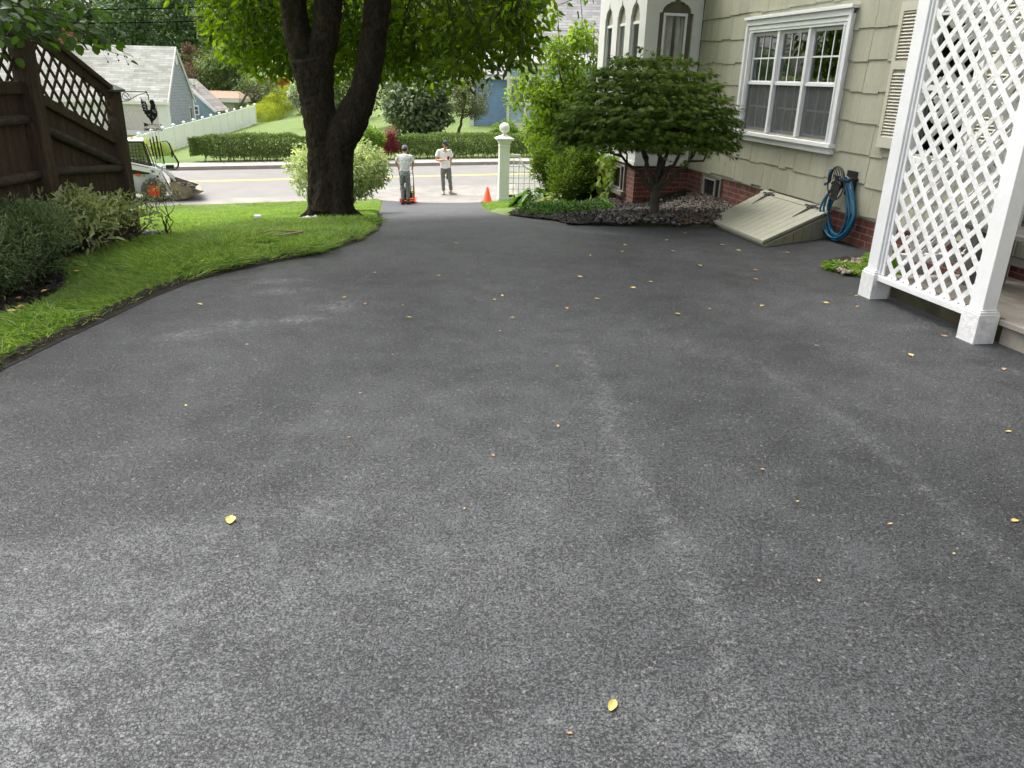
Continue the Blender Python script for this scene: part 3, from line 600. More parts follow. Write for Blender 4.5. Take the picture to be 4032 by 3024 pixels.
mb = MB(); mb.box(BAY0+.052, BAY0+.06, -.75, -.11, 2.52, 3.0, hp); mb.box(BAY0+.052, BAY0+.06, -.75, -.62, .76, 2.52, hp); mb.box(BAY0+.052, BAY0+.06, -.24, -.11, .76, 2.52, hp); mb.build('arch_panel', M['taupe2'], bayo); mb = MB(); mb.box(BAY0+.052, BAY0+.06, -.75, -.11, .5, .66, hp); mb.build('lower_panel', M['taupe2'], bayo)
def baysash(a, b, z0, z1, fn, rail):
    mb = MB()
    for (x0, x1, c, d) in ((a, a+.035, z0, z1), (b-.035, b, z0, z1), (a+.035, b-.035, z1-.04, z1), (a+.035, b-.035, z0, z0+.05)): mb.hexa([fn(x0, c, .035), fn(x1, c, .035), fn(x1, c, .07), fn(x0, c, .07), fn(x0, d, .035), fn(x1, d, .035), fn(x1, d, .07), fn(x0, d, .07)])
    if rail: mb.hexa([fn(a, rail, .036), fn(b, rail, .036), fn(b, rail, .07), fn(a, rail, .07), fn(a, rail+.03, .036), fn(b, rail+.03, .036), fn(b, rail+.03, .07), fn(a, rail+.03, .07)])
    o = mb.build('sash', M['white'], bayo, bevel=.003)
    mb = MB(); mb.add([fn(a, z0, .072), fn(b, z0, .072), fn(b, z1, .072), fn(a, z1, .072)], [(0, 1, 2, 3)]); mb.build('pane', M['glass_dim'], bayo)
    mb = MB(); n = 30; cv = []
    for q in range(n+1):
        x = a+(b-a)*q/n; dd = .13+.02*sin(q*1.3)+.008*sin(q*3.7); cv += [fn(x, z0, dd), fn(x, z1, dd)]
    mb.add(cv, [(2*q, 2*q+2, 2*q+3, 2*q+1) for q in range(n) if not (rail == 0 and 15 <= q <= 17)]); mb.build('curtain', M['lace'], bayo)
baysash(-.62, -.24, .80, 2.55, fnN, 0)
for c0, hw in cs: baysash(c0-hw+.012, c0+hw-.0, .80, 2.45, fnF, 1.66)
mb = MB(); mb.tube([hp(4.885, -.012-.0, z_) for z_ in np.linspace(.4, 5.2, 12)], .008, 6); mb.build('cable', M['iron'], house)
# ================================================================== cellar bulkhead
bk = thing('cellar_bulkhead', 'sage green slanted plank cellar door against the house wall', 'cellar door', hp(1.3, -.6, 0))
top = [hp(.72, -.045, .31), hp(2.27, -.045, .31), hp(1.62, -1.06, .07), hp(.27, -1.06, .07)]; bot = [(x, y, -.12) for x, y, z in top]
mb = MB(); mb.add([tuple(p) for p in bot]+[(x, y, z-.045) for x, y, z in top], [(0, 1, 5, 4), (1, 2, 6, 5), (2, 3, 7, 6), (3, 0, 4, 7), (4, 5, 6, 7)])
tn = np.array(top); 
for k in range(7):     # upright boards of the near cheek
    a = tn[0]+(tn[3]-tn[0])*(k+.02)/7; b = tn[0]+(tn[3]-tn[0])*(k+.98)/7; o = np.array(hp(0, 0, 0))-np.array(hp(1, .3, 0)); o = nrm(o)*.02
    mb.hexa([(a[0], a[1], -.1), (b[0], b[1], -.1), (b[0]+o[0], b[1]+o[1], -.1), (a[0]+o[0], a[1]+o[1], -.1), (a[0], a[1], a[2]-.05), (b[0], b[1], b[2]-.05), (b[0]+o[0], b[1]+o[1], b[2]-.05), (a[0]+o[0], a[1]+o[1], a[2]-.05)])
mb.build('cheek', M['sage_dark'], bk)
mb = MB(); nb = 11
for k in range(nb):
    def e(t, q): 
        A_ = tn[0]+(tn[1]-tn[0])*t; B_ = tn[3]+(tn[2]-tn[3])*t; return A_+(B_-A_)*q
    t0, t1 = (k+.004)/nb, (k+.996)/nb; p = [e(t0, .1), e(t1, .1), e(t1, 1.03), e(t0, 1.03)]; mb.hexa([tuple(q-np.array([0, 0, .03])) for q in p]+[tuple(q+np.array([0, 0, .004])) for q in p])
mb.hexa([tuple(e(t, q)-np.array([0, 0, .02])) for t, q in ((-.01, 0), (1.01, 0), (1.01, .095), (-.01, .095))]+[tuple(e(t, q)+np.array([0, 0, .012])) for t, q in ((-.01, 0), (1.01, 0), (1.01, .095), (-.01, .095))])
mb.build('door_panel', mat('bulkhead_planks', (.315, .31, .24), .55, .08, 3., .12, 40, fine=.05, dirt=(.24, .23, .17), dscale=4., dthr=.62), bk, bevel=.004)
for t in (.2, .86):
    mb = MB(); a, b = e(t, .03), e(t, .12); c = e(t-.02, .42)
    up = np.array([0, 0, .012]); mb.beam(tuple(a+up), tuple(b+up), .09, .012); mb.tube([tuple(e(t-.09, .085)+up*1.5), tuple(e(t+.09, .085)+up*1.5)], .012, 6)
    d = nrm(c-b); sd = nrm(np.cross(d, (0, 0, 1))); mb.add([tuple(b+sd*.016+up), tuple(b-sd*.016+up), tuple(c+up), tuple(b+sd*.016+up*1.6), tuple(b-sd*.016+up*1.6), tuple(c+up*1.6)], [(0, 1, 2), (3, 5, 4), (0, 3, 4, 1), (1, 4, 5, 2), (2, 5, 3, 0)])
    mb.build('strap_hinge', M['iron'], bk)
# ================================================================== hose
hr = thing('hose_hanger', 'black scrolled cast iron hose hanger on the sage wall', 'hose hanger', hp(.5, -.1, .55))
mb = MB(); c = np.array(hp(.49, -.20, .63))
def hq(a, b, d=0): return tuple(np.array(hp(.49+a, -.20+d, .63+b)))
mb.tube([hq(.15*cos(t), .175*sin(t)) for t in np.linspace(0, 2*pi, 33)], .008, 6, cap=False)
for k in range(-3, 4): mb.tube([hq(k*.036, .04+.0*k), hq(k*.038*.9, .09), hq(k*.026, .165*sqrt(max(0, 1-(k*.026/.15)**2)))], .0055, 5)
for sx in (-1, 1):
    for (cx, cy, r, t0, t1) in ((.045, -.02, .04, 0, 5.2), (.05, -.09, .03, 1, 6.5), (.035, .06, .025, 0, 5), (.02, -.13, .022, 0, 6)):
        mb.tube([hq(sx*(cx+r*(1-.6*q/14)*cos(t0+(t1-t0)*q/14)), cy+r*(1-.6*q/14)*sin(t0+(t1-t0)*q/14)) for q in range(15)], .0075, 5)
mb.prism([(-.05, -.16), (.05, -.16), (.08, -.05), (.05, .02), (-.05, .02), (-.08, -.05)], lambda a, b, w_: hq(a, b, w_), -.004, .004)
mb.build('plate', M['iron'], hr)
mb = MB(); mb.tube([hq(0, 0, 0), hq(0, -.01, .18)], .05, 10); mb.tube([hq(-.14, .03, .02), hq(-.12, .06, .1), hq(-.1, .05, .18)], .018, 6); mb.box(.40, .58, -.03, -.018, .5, .76, hp); mb.build('bracket', M['iron'], hr)
hz = thing('garden_hose', 'blue coiled garden hose hanging on the iron hanger', 'hose', hp(.5, -.13, .0)); mb = MB(); pts = []
for k in range(9):
    rx = random.uniform(.19, .27); dz = random.uniform(.24, .33); ox = random.uniform(-.03, .03); v = -.05-.011*k
    for q in range(20):
        t = pi/2+2*pi*q/20; zz = .34+dz*sin(t)+(.02 if sin(t) > .8 else 0)+ox*.3; pts.append(hp(.49+ox+rx*cos(t)*(1+.1*sin(t*2+k))*(1-.25*max(0, sin(t))), v-.011*q/20-.015*sin(t+k), zz))
mb.tube(pts, .0125, 7); mb.build('coil', M['hose'], hz, True)
mb = MB(); mb.tube([hp(.70, -.15, .62), hp(.69, -.16, .70), hp(.68, -.17, .76)], [.02, .024, .014], 8); mb.tube([hp(.70, -.15, .62), hp(.76, -.16, .585)], [.014, .018], 8); mb.build('nozzle', mat('blue_nozzle', (.03, .09, .13), .4), hz, True)
# ================================================================== porch deck and lattice screen
dk_ = thing('porch_deck', 'taupe painted wooden porch deck and step behind the white lattice', 'porch deck', hp(-3, -.5, 0)); mb = MB()
v = -1.0
for k in range(9):
    mb.box(-6.5, -1.72, v+.003, v+.117, .135, .168, hp); v += .118
mb.build('deck_board', M['deck'], dk_, bevel=.003)
mb = MB(); mb.box(-6.5, -2.97, -1.02, -1.001, -.1, .13, hp); mb.box(-6.5, -2.97, -1.06, -.995, .132, .17, hp); mb.build('riser', M['deck'], dk_, bevel=.004)
mb = MB(); mb.box(-2.95, -1.75, -1.0, -.97, -.1, .13, hp); mb.box(-1.76, -1.73, -.97, 0, -.1, .13, hp); mb.build('skirt', M['mossy'], dk_)
def clipline(p, d, poly):
    """interval of the line p+t*d inside a convex polygon"""
    lo, hi = -99, 99; n = len(poly)
    for i in range(n):
        a = np.array(poly[i]); b = np.array(poly[(i+1) % n]); e_ = b-a; nrm_ = np.array([-e_[1], e_[0]]); num = nrm_@(p-a); den = nrm_@d
        if abs(den) < 1e-9:
            if num < 0: return None
            continue
        t = -num/den
        if den > 0: lo = max(lo, t)
        else: hi = min(hi, t)
    return (lo, hi) if hi-lo > .02 else None
def lattice(mb, poly, fn, sp, wd, th, ang=45, w0=0., off=0., jit=0.):
    ctr = np.mean(np.array(poly), 0)
    for lay, sg in ((0, 1), (1, -1)):
        d = np.array([cos(radians(ang)), sg*sin(radians(ang))]); nv_ = np.array([-d[1], d[0]]); 
        for k in range(-40, 41):
            p = ctr+nv_*(k*sp+off); iv = clipline(p, d, poly)
            if iv is None: continue
            a, b = p+d*iv[0]+nv_*random.uniform(-jit, jit), p+d*iv[1]+nv_*random.uniform(-jit, jit); s_ = nv_*wd/2
            q = [a-s_, b-s_, b+s_, a+s_]; z0 = w0+lay*th; mb.hexa([fn(x, y, z0) for x, y in q]+[fn(x, y, z0+th-.0006) for x, y in q])
SV = -1.215
sc = thing('porch_lattice_screen', 'tall white lattice screen between two plinthed porch posts', 'lattice screen', hp(-2.3, SV, 0))
for (s0, s1) in ((-1.80, -1.675), (-2.955, -2.83)):
    mb = MB(); mb.box(s0, s1, SV+.015, SV+.125, .2, 3.0, hp)
    if s0 > -2: mb.box(s0-.02, s0-.001, SV+.03, SV+.05, .2, 2.8, hp); mb.box(s0-.05, s0-.021, SV+.045, SV+.06, .2, 2.8, hp)
    po = mb.build('post', M['white'], sc, bevel=.004)
    mb = MB(); mb.box(s0-.02, s1+.02, SV-.012, SV+.15, -.04, .205, hp); mb.box(s0-.014, s1+.014, SV-.006, SV+.144, .206, .222, hp); mb.box(s0-.006, s1+.006, SV+.004, SV+.134, .223, .235, hp); mb.build('plinth', M['white_old'], po, bevel=.004)
for z_ in (.155, 2.722): mb = MB(); mb.box(-2.828, -1.81, SV+.02, SV+.1, z_, z_+.043, hp); mb.build('rail', M['white'], sc, bevel=.004)
mb = MB(); lattice(mb, [(-2.83, .198), (-1.81, .198), (-1.81, 2.72), (-2.83, 2.72)], lambda a, b, w_: hp(a, SV+.05+w_, b), .110, .037, .008, 47, jit=.003); mb.build('lattice', M['white_old'], sc)
# things on the porch
bn = thing('porch_bench', 'grey wooden bench standing on the porch deck', 'bench', hp(-2.6, -.4, .168)); mb = MB()
for k in range(3): mb.box(-3.4, -1.9, -.62+.13*k, -.50+.13*k, .60, .635, hp)
mb.build('seat', M['bench'], bn, bevel=.004)
for s in (-3.25, -2.05): mb = MB(); mb.box(s-.05, s+.05, -.60, -.25, .168, .60, hp); mb.build('leg', M['bench'], bn, bevel=.004)
mb = MB(); mb.box(-3.2, -2.1, -.44, -.40, .38, .44, hp); mb.build('stretcher', M['bench'], bn)
pp = thing('porch_screen', 'second white lattice screen with corner post at the back of the porch', 'lattice screen', hp(-1.9, -.1, .168))
mb = MB(); mb.box(-1.88, -1.74, -.14, -.03, .168, 3.0, hp); mb.build('post', M['white'], pp, bevel=.004)
mb = MB(); lattice(mb, [(-.98, .36), (-.15, .36), (-.15, 2.7), (-.98, 2.7)], lambda a, b, w_: hp(-1.79+w_, a, b), .093, .034, .008); mb.build('lattice', M['white_old'], pp)
for z_ in (.30, 2.7): mb = MB(); mb.box(-1.82, -1.75, -1.0, -.15, z_, z_+.06, hp); mb.build('rail', M['white'], pp)
# ================================================================== brown fence on the left
fe = thing('wooden_fence', 'dark brown board fence with lattice top stepping down to a capped post', 'fence', (FX, 7.5, 0))
def fz(y): return float(G(FX, y, False))
for (y, zt, wd) in ((FE, 1.36, .125), (FM, 2.15, .15), (FM-2.3, 2.15, .13)):
    mb = MB(); mb.box(FX-.06, FX-.06+wd, y-wd/2, y+wd/2, fz(y)-.1, zt); po = mb.build('post', M['fence_wood'], fe, bevel=.006)
    if zt < 2:
        mb = MB(); c = (FX, y); h = .095; mb.add([(c[0]-h, y-h, zt), (c[0]+h, y-h, zt), (c[0]+h, y+h, zt), (c[0]-h, y+h, zt), (c[0]-h, y-h, zt+.02), (c[0]+h, y-h, zt+.02), (c[0]+h, y+h, zt+.02), (c[0]-h, y+h, zt+.02), (c[0], y, zt+.075)], [(3, 2, 1, 0), (0, 1, 5, 4), (1, 2, 6, 5), (2, 3, 7, 6), (3, 0, 4, 7), (4, 5, 8), (5, 6, 8), (6, 7, 8), (7, 4, 8)])
        mb.build('cap', mat('aged_copper_cap', (.09, .105, .09), .6, .2, 12., dirt=(.13, .17, .15), dscale=9.), po)
mb = MB(); y0 = FM-2.3
def ftop(y): return 1.40 if y < FM else 1.36-.48*(y-FM)/(FE-FM)
y = y0
while y < FE-.06:
    wdt = random.uniform(.12, .15); e_ = min(y+wdt, FE-.06); 
    mb.hexa([(FX-.055, y+.004, fz(y)-.05), (FX-.033, y+.004, fz(y)-.05), (FX-.033, e_-.003, fz(e_)-.05), (FX-.055, e_-.003, fz(e_)-.05), (FX-.055, y+.004, ftop(y)), (FX-.033, y+.004, ftop(y)), (FX-.033, e_-.003, ftop(e_)), (FX-.055, e_-.003, ftop(e_))])
    y = e_
mb.build('board_panel', M['fence_wood'], fe)
for (a, b, w_, h_) in (((FX-.01, FM+.07, 1.36), (FX-.01, FE-.06, .88), .05, .085), ((FX-.01, y0, 1.42), (FX-.01, FM-.07, 1.42), .05, .10), ((FX-.01, FM+.05, 1.99), (FX-.01, FE-.03, 1.385), .10, .05), ((FX-.015, FM+.05, 1.93), (FX-.015, FE-.05, 1.325), .04, .08), ((FX-.01, y0, 2.15), (FX-.01, FM-.07, 2.15), .05, .10)):
    mb = MB(); mb.beam(a, b, w_, h_); mb.build('rail', M['fence_wood'], fe, bevel=.005)
for (a, b, r) in (((FX+.0, y0, 1.165), (FX+.0, FM-.04, 1.165), .042), ((FX, FM+.06, 1.10), (FX, FE-.06, .64), .04), ((FX, y0, .71), (FX, FM-.02, .70), .045), ((FX, FM+.06, .71), (FX, FE-.06, .60), .042)):
    mb = MB(); mb.tube([tuple(np.array(a)+(np.array(b)-np.array(a))*q/10) for q in range(11)], [r*random.uniform(.9, 1.08) for _ in range(11)], 10); mb.build('log_rail', M['fence_log'], fe, True)
mb = MB(); fnl = lambda a, b, w_: (FX-.03+w_, a, b)
lattice(mb, [(FM+.07, 1.36), (FE-.06, .90), (FE-.06, 1.33), (FM+.07, 1.93)], fnl, .118, .032, .008, 50, jit=.002); lattice(mb, [(y0, 1.45), (FM-.07, 1.45), (FM-.07, 2.12), (y0, 2.12)], fnl, .118, .032, .008, 50, jit=.002)
mb.build('lattice', M['fence_wood'], fe)
# ---- sign bracket, rooster sign, chimes
BRZ = 1.36; bx = FX+.07; by = FE
br = thing('sign_bracket', 'scrolled black iron bracket on the end post of the brown fence', 'bracket', (bx, by, BRZ)); mb = MB()
mb.tube([(bx, by, BRZ), (bx+.29, by, BRZ+.005)], .005, 6); mb.tube([(bx, by, BRZ-.095), (bx+.08, by, BRZ-.09), (bx+.19, by, BRZ-.03), (bx+.29, by, BRZ-.002)], .004, 6)
mb.tube([(bx+.02+.0+.045+.035*cos(t), by, BRZ-.045+.035*sin(t)) for t in np.linspace(0, 5.4, 16)], .004, 5); mb.tube([(bx+.045, by, BRZ-.025), (bx+.10, by, BRZ-.075), (bx+.12, by, BRZ-.05)], .004, 5); mb.tube([(bx+.29, by, BRZ+.008), (bx+.29, by, BRZ-.03)], .005, 6)
mb.build('scroll', M['iron'], br)
hx = bx+.30; RS = 1.0
rs_ = thing('rooster_welcome_sign', 'hanging black metal rooster WELCOME sign with wind chimes seen from behind', 'sign', (hx, by, BRZ-.2))
cx, cz_ = hx-.0, BRZ-.118
def rq(a, b, w_=0): return (cx+a*.86, by+w_, cz_+b*.86)
body = [(-.02, -.055), (.02, -.055), (.045, -.10), (.055, -.13), (.02, -.185), (.012, -.215), (-.012, -.215), (-.02, -.19), (-.06, -.16), (-.075, -.12), (-.06, -.085)]
rooster = [(-.006, -.222), (.008, -.222), (.014, -.195), (.052, -.165), (.078, -.125), (.082, -.085), (.070, -.05), (.066, -.025), (.072, .0), (.060, .02), (.066, .035), (.05, .045), (.046, .06), (.032, .05), (.018, .058), (.014, .042), (.0, .03), (.008, .018), (.014, -.01), (.0, -.06), (-.018, -.066), (-.03, -.05), (-.028, -.01), (-.042, .03), (-.07, .045), (-.088, .06), (-.098, .085), (-.094, .05), (-.10, .02), (-.092, -.015), (-.10, -.03), (-.084, -.05), (-.09, -.075), (-.072, -.085), (-.076, -.105), (-.058, -.115), (-.05, -.14), (-.03, -.155), (-.014, -.19)]
mb = MB(); mb.prism(rooster, rq, -.002, .002)
mb.build('rooster', M['iron'], rs_)
CUT = mat('cutout_pale', (.62, .61, .6), .6)      # pale cut-outs of the tail and wing
for (a0, b0, a1, b1, r) in ((-.085, .03, -.05, .02, .010), (-.082, .0, -.045, -.012, .009), (-.08, -.03, -.046, -.04, .008), (-.07, -.062, -.044, -.07, .006)):
    mb = MB(); mb.tube([rq(a0+(a1-a0)*t, b0+(b1-b0)*t+.012*sin(pi*t), .0) for t in np.linspace(0, 1, 7)], [(r*(.3+.7*sin(pi*min(max(t, .06), .94))), .0026) for t in np.linspace(0, 1, 7)], 8, side=(0.25, 0, 1)); mb.build('tail_cutout', CUT, rs_)
for (a, b) in ((.03, -.065), (.045, -.062), (.06, -.07), (.035, -.08), (.05, -.085), (.062, -.092)): mb = MB(); mb.box(cx+.86*a-.004, cx+.86*a+.004, by-.0026, by+.0026, cz_+.86*b-.004, cz_+.86*b+.004); mb.build('neck_cutout', CUT, rs_)
mb = MB(); mb.tube([rq(-.005, -.14), rq(.02, -.13), rq(.03, -.155)], [(.005, .0026)]*3, 6, side=(1, 0, .3)); mb.build('wing_cutout', CUT, rs_); mb = MB(); mb.tube([rq(-.03, -.12), rq(-.01, -.115)], [(.005, .0026)]*2, 6, side=(0, 0, 1)); mb.build('wing_cutout', CUT, rs_)
mb = MB(); mb.tube([rq(0, .09), rq(0, .02)], .0015, 4); mb.tube([rq(.0, .115), rq(.0, .085)], .005, 5)
for k in range(5): mb.tube([rq(0+.005*cos(t), .10-.012*k+.006*sin(t)) for t in np.linspace(0, 2*pi, 9)], .0013, 4)
mb.build('chain', M['iron'], rs_)
mb = MB(); mb.tube([rq(-.09, -.232), rq(.11, -.232)], .003, 5); mb.prism([(-.105, -.205), (-.085, -.215), (-.055, -.222), (-.05, -.232), (-.055, -.243), (-.085, -.25), (-.105, -.26), (-.095, -.232)], rq, -.002, .002); mb.prism([(.10, -.222), (.122, -.232), (.10, -.242)], rq, -.002, .002)
mb.tube([rq(-.09, -.262), rq(0, -.225), rq(.10, -.262)], .002, 4); mb.build('arrow', M['iron'], rs_)
cu = bpy.data.curves.new('lettering', 'FONT'); cu.body = 'WELCOME'; cu.size = .041; cu.extrude = .0015; cu.offset = .0007; cu.align_x = 'CENTER'
lo = bpy.data.objects.new('lettering', cu); COL.objects.link(lo); dg = bpy.context.evaluated_depsgraph_get(); me = bpy.data.meshes.new_from_object(lo.evaluated_get(dg)); bpy.data.objects.remove(lo)
me.transform(Matrix.Translation((cx+.005, by, cz_-.262)) @ Matrix.Rotation(pi, 4, 'Z') @ Matrix.Rotation(pi/2, 4, 'X')); me.materials.clear(); me.materials.append(M['iron'])
link(bpy.data.objects.new('lettering', me), rs_)
for (a, b, c, ww) in ((-.05, -.40, .20, .035), (-.012, -.37, .27, .05), (.03, -.36, .27, .06), (.07, -.44, .25, .045)):
    mb = MB(); mb.tube([rq(a, b), rq(a+.015, b-c)], .0075, 8); mb.tube([rq(a*.9, -.305), rq(a, b)], .001, 4); mb.build('chime_tube', M['iron'], rs_)
mb = MB(); mb.prism([(.022, -.48), (.058, -.53), (.03, -.535)], rq, -.002, .002); mb.tube([rq(.02, -.30), rq(.03, -.49)], .001, 4); mb.build('wind_catcher', M['iron'], rs_)
# ================================================================== leaf materials
LM = {}
LM['cherry'] = leafm('cherry_leaf', [(.028, .058, .008), (.055, .10, .011), (.11, .165, .016)], .58, .45, .2, tcol=(2.5, 2.5, .45))
LM['round'] = leafm('round_leaf', [(.03, .06, .012), (.045, .09, .018), (.065, .12, .02)], .38, .45, tcol=(1.7, 1.9, .55))
LM['maple'] = leafm('maple_leaf', [(.05, .085, .015), (.075, .125, .02), (.115, .175, .028)], .35, .65, .12)
LM['lilac'] = leafm('lilac_leaf', [(.09, .16, .016), (.15, .23, .022), (.23, .31, .035)], .48, .5, .2)
LM['yew'] = leafm('yew_leaf', [(.05, .09, .010), (.085, .145, .014), (.14, .21, .02)], .35, .7, .15)
LM['hedge'] = leafm('hedge_leaf', [(.07, .115, .030), (.115, .17, .044), (.17, .23, .07)], .3, .6, .2)
LM['varieg'] = leafm('cream_edged_leaf', [(.30, .38, .14), (.44, .50, .24), (.60, .63, .38), (.18, .27, .07)], .38, .5, tcol=(1.2, 1.3, .8))
LM['rhodo'] = leafm('pale_evergreen_leaf', [(.22, .27, .12), (.33, .37, .18), (.43, .46, .25), (.11, .15, .05)], .25, .5)
LM['juniper'] = leafm('juniper_needle', [(.06, .10, .042), (.10, .145, .066), (.145, .19, .09)], .2, .8, .1)
LM['golden'] = leafm('golden_foliage', [(.20, .25, .010), (.29, .33, .014), (.38, .40, .022)], .3, .6)
LM['chartreuse'] = leafm('bright_leaf', [(.08, .16, .015), (.13, .23, .02), (.20, .30, .03)], .4, .45)
LM['red'] = leafm('red_leaf', [(.10, .012, .018), (.17, .022, .028), (.24, .05, .05)], .35, .5, tcol=(1.5, .8, .8))
LM['bigdark'] = leafm('broad_dark_leaf', [(.075, .115, .055), (.125, .175, .09), (.19, .23, .13)], .2, .45)
LM['olive'] = leafm('olive_leaf', [(.07, .085, .035), (.10, .12, .05), (.15, .15, .075)], .25, .5)
LM['far'] = leafm('far_tree_leaf', [(.06, .115, .05), (.105, .175, .075), (.16, .235, .11)], .2, .6)
LM['farlight'] = leafm('far_light_leaf', [(.08, .125, .04), (.115, .165, .05), (.16, .205, .07)], .3, .6)
LM['brown'] = leafm('brown_leaf', [(.12, .075, .045), (.17, .105, .065), (.10, .09, .045)], .2, .7, tcol=(1.2, 1, .8))
LM['bloom'] = leafm('white_blossom', [(.70, .72, .60), (.6, .64, .46), (.16, .22, .08), (.74, .74, .66)], .3, .6, tcol=(1, 1, .9))
LM['hosta'] = leafm('hosta_leaf', [(.04, .10, .012), (.07, .15, .02), (.10, .19, .03)], .35, .4)
LM['hosta2'] = leafm('cream_hosta_leaf', [(.42, .47, .22), (.22, .32, .08), (.55, .57, .34)], .3, .45, tcol=(1.2, 1.2, .8))
LM['coral'] = leafm('yellow_brown_leaf', [(.16, .17, .03), (.12, .16, .03), (.17, .10, .03)], .35, .5)
LM['cover'] = leafm('ground_cover_leaf', [(.035, .10, .015), (.055, .15, .02), (.09, .20, .035), (.26, .32, .2)], .3, .5)
LM['weed'] = leafm('weed_leaf', [(.10, .20, .03), (.16, .27, .05), (.22, .31, .06)], .35, .5)
LM['grass'] = leafm('grass_blade', [(.09, .165, .036), (.14, .24, .058), (.21, .32, .09), (.34, .41, .20)], .45, .6, .15, tcol=(1.6, 1.6, .6))
M['bark'] = mat('cherry_bark', (.026, .020, .0145), .9, .4, 6., 1., 30, stretch=(1.7, 1.7, .55), fine=.5, dirt=(.05, .042, .032), dscale=7., dthr=.6, spec=.15)
M['twig'] = mat('dark_twig', (.035, .028, .02), .85, .3, 20.)
M['stem'] = mat('brown_stem', (.075, .055, .038), .85, .3, 20.)
# ================================================================== big cherry tree
TC = np.array([-2.75, 11.9]); tb = float(G(TC[0], TC[1], False))
ch = thing('cherry_tree', 'large twin-trunked cherry tree with drooping leaves on the lawn edge', 'tree', (TC[0], TC[1], tb))
def zx(x, y, Y=11.9): return at(900+x*.5877, y*.5877, Y)      # reading the trunk outline off the photograph
pxm = .5877*11.5/3100
mb = MB()
def trunk(rows, dy=0., n=20):
    pts = [zx((a+b)/2, y, 11.9+dy_) for y, a, b, dy_ in rows]; rr = [((b-a)/2*pxm, (b-a)/2*pxm*.95) for y, a, b, dy_ in rows]; mb.tube(pts, rr, n, side=(1, 0, 0))
trunk([(1500, 495, 690, .05), (1440, 520, 690, .05), (1380, 530, 690, .02), (1200, 530, 700, 0), (1000, 530, 720, 0), (850, 512, 720, 0), (700, 488, 708, 0), (600, 470, 700, 0), (400, 418, 690, 0)])
trunk([(1500, 640, 880, 0), (1440, 640, 858, 0), (1380, 640, 842, 0), (1200, 640, 832, 0), (1000, 645, 838, -.02), (900, 660, 880, -.05), (800, 715, 935, -.08), (700, 772, 968, -.1), (600, 822, 995, -.1), (400, 868, 1036, -.1), (200, 898, 1060, -.1), (0, 920, 1086, -.1), (-200, 950, 1098, -.1), (-450, 1000, 1130, .1), (-800, 1100, 1210, .4)])
trunk([(520, 440, 600, 0), (400, 415, 570, .0), (250, 380, 552, .03), (100, 362, 525, .05), (0, 350, 512, .05), (-200, 300, 450, .1), (-500, 200, 330, .3), (-800, 60, 160, .5)])
trunk([(520, 530, 705, 0), (400, 545, 700, -.02), (250, 560, 732, -.05), (100, 572, 750, -.05), (0, 580, 757, -.05), (-200, 600, 765, -.1), (-500, 640, 760, -.5), (-800, 660, 760, -1.2)])
trunk([(1420, 560, 720, -.12), (1200, 590, 720, -.1), (1000, 590, 720, -.05)]); trunk([(1460, 690, 800, -.2), (1300, 690, 790, -.16), (1100, 690, 770, -.1)])
for (a, b) in ((430, 600), (560, 640), (720, 760), (830, 950)):   # root flare
    p0 = zx((a+b)/2+40 if a < 500 else a, 1425); s = -1 if a < 600 else 1; p1 = zx(a if s < 0 else b, 1475); p1[1] += random.uniform(-.25, -.05); p1[2] = float(G(p1[0], p1[1], False))-.03; mb.tube([p0, (p0*.45+p1*.55), p1], [.075, .045, .015], 10)
tko = mb.build('trunk', M['bark'], ch, remesh=.022)
dm = bpy.data.textures.new('bark_relief', 'CLOUDS'); dm.noise_scale = .07; dm.noise_depth = 3; md = tko.modifiers.new('Relief', 'DISPLACE'); md.texture = dm; md.strength = .05; md.mid_level = .5
# crown: boughs, hanging twigs, leaves
def bottom(X):       # lowest leaf height by x (at the trunk's distance)
    return np.interp(X, [-9, -5.0, -4.35, -4.15, -3.7, -3.2, -2.7, -2.1, -1.6, -1.0, -.5, .0, .3, .55, .8, 4], [2.75, 2.62, 2.35, 1.62, 1.45, 1.44, 1.48, 1.52, 1.40, 1.42, 1.55, 1.66, 1.85, 2.1, 2.6, 2.9])
tips = []; mbw = MB(); P = []; D = []; 
nstr = 380
for k in range(nstr):
    vis = k < 260
    if vis:
        xr_ = RNG.uniform(-4.2, .12); Y = RNG.uniform(12.5 if -4.4 < xr_ < -1.15 else 11.2, 14.4); X = xr_*Y/12
        zb = 1.62+(bottom(xr_)-1.62)*Y/12+abs(RNG.normal())*.28
    else:
        a = RNG.uniform(0, 2*pi); r = 4.6*sqrt(RNG.random()); X = TC[0]+r*cos(a); Y = TC[1]-.6+r*sin(a); zb = max(1.85+.092*Y, 2.75)+abs(RNG.normal())*.4
    zt = zb+RNG.uniform(.9, 1.7); lean = RNG.normal(size=2)*.45
    n = 8; pts = [np.array([X-lean[0]*(1-t)**1.5, Y-lean[1]*(1-t)**1.5, zb+(zt-zb)*(1-t)]) for t in np.linspace(0, 1, n)]
    for i_ in range(1, n-1): pts[i_] = pts[i_]+RNG.normal(size=3)*.03
    mbw.tube(pts, [.007*(1-.75*t)+.0012 for t in np.linspace(0, 1, n)], 4, cap=False)
    m = int(RNG.integers(26, 42) if vis else 26); t = RNG.random(m)**.85; q = t*(n-1); i0 = np.minimum(q.astype(int), n-2); f = (q-i0)[:, None]; pa = np.array(pts)
    base_ = pa[i0]*(1-f)+pa[i0+1]*f; off = RNG.normal(size=(m, 3))*np.array([.17, .17, .07]); P.append(base_+off*.8)
    dd = nrm(off)*.75+np.array([0, 0, -.5])+RNG.normal(size=(m, 3))*.35; D.append(dd)
P = np.concatenate(P); D = np.concatenate(D); D = nrm(D); U = nrm(np.cross(D, rdir(len(P)))+np.array([0, 0, .4])); ln = RNG.uniform(.10, .165, len(P))
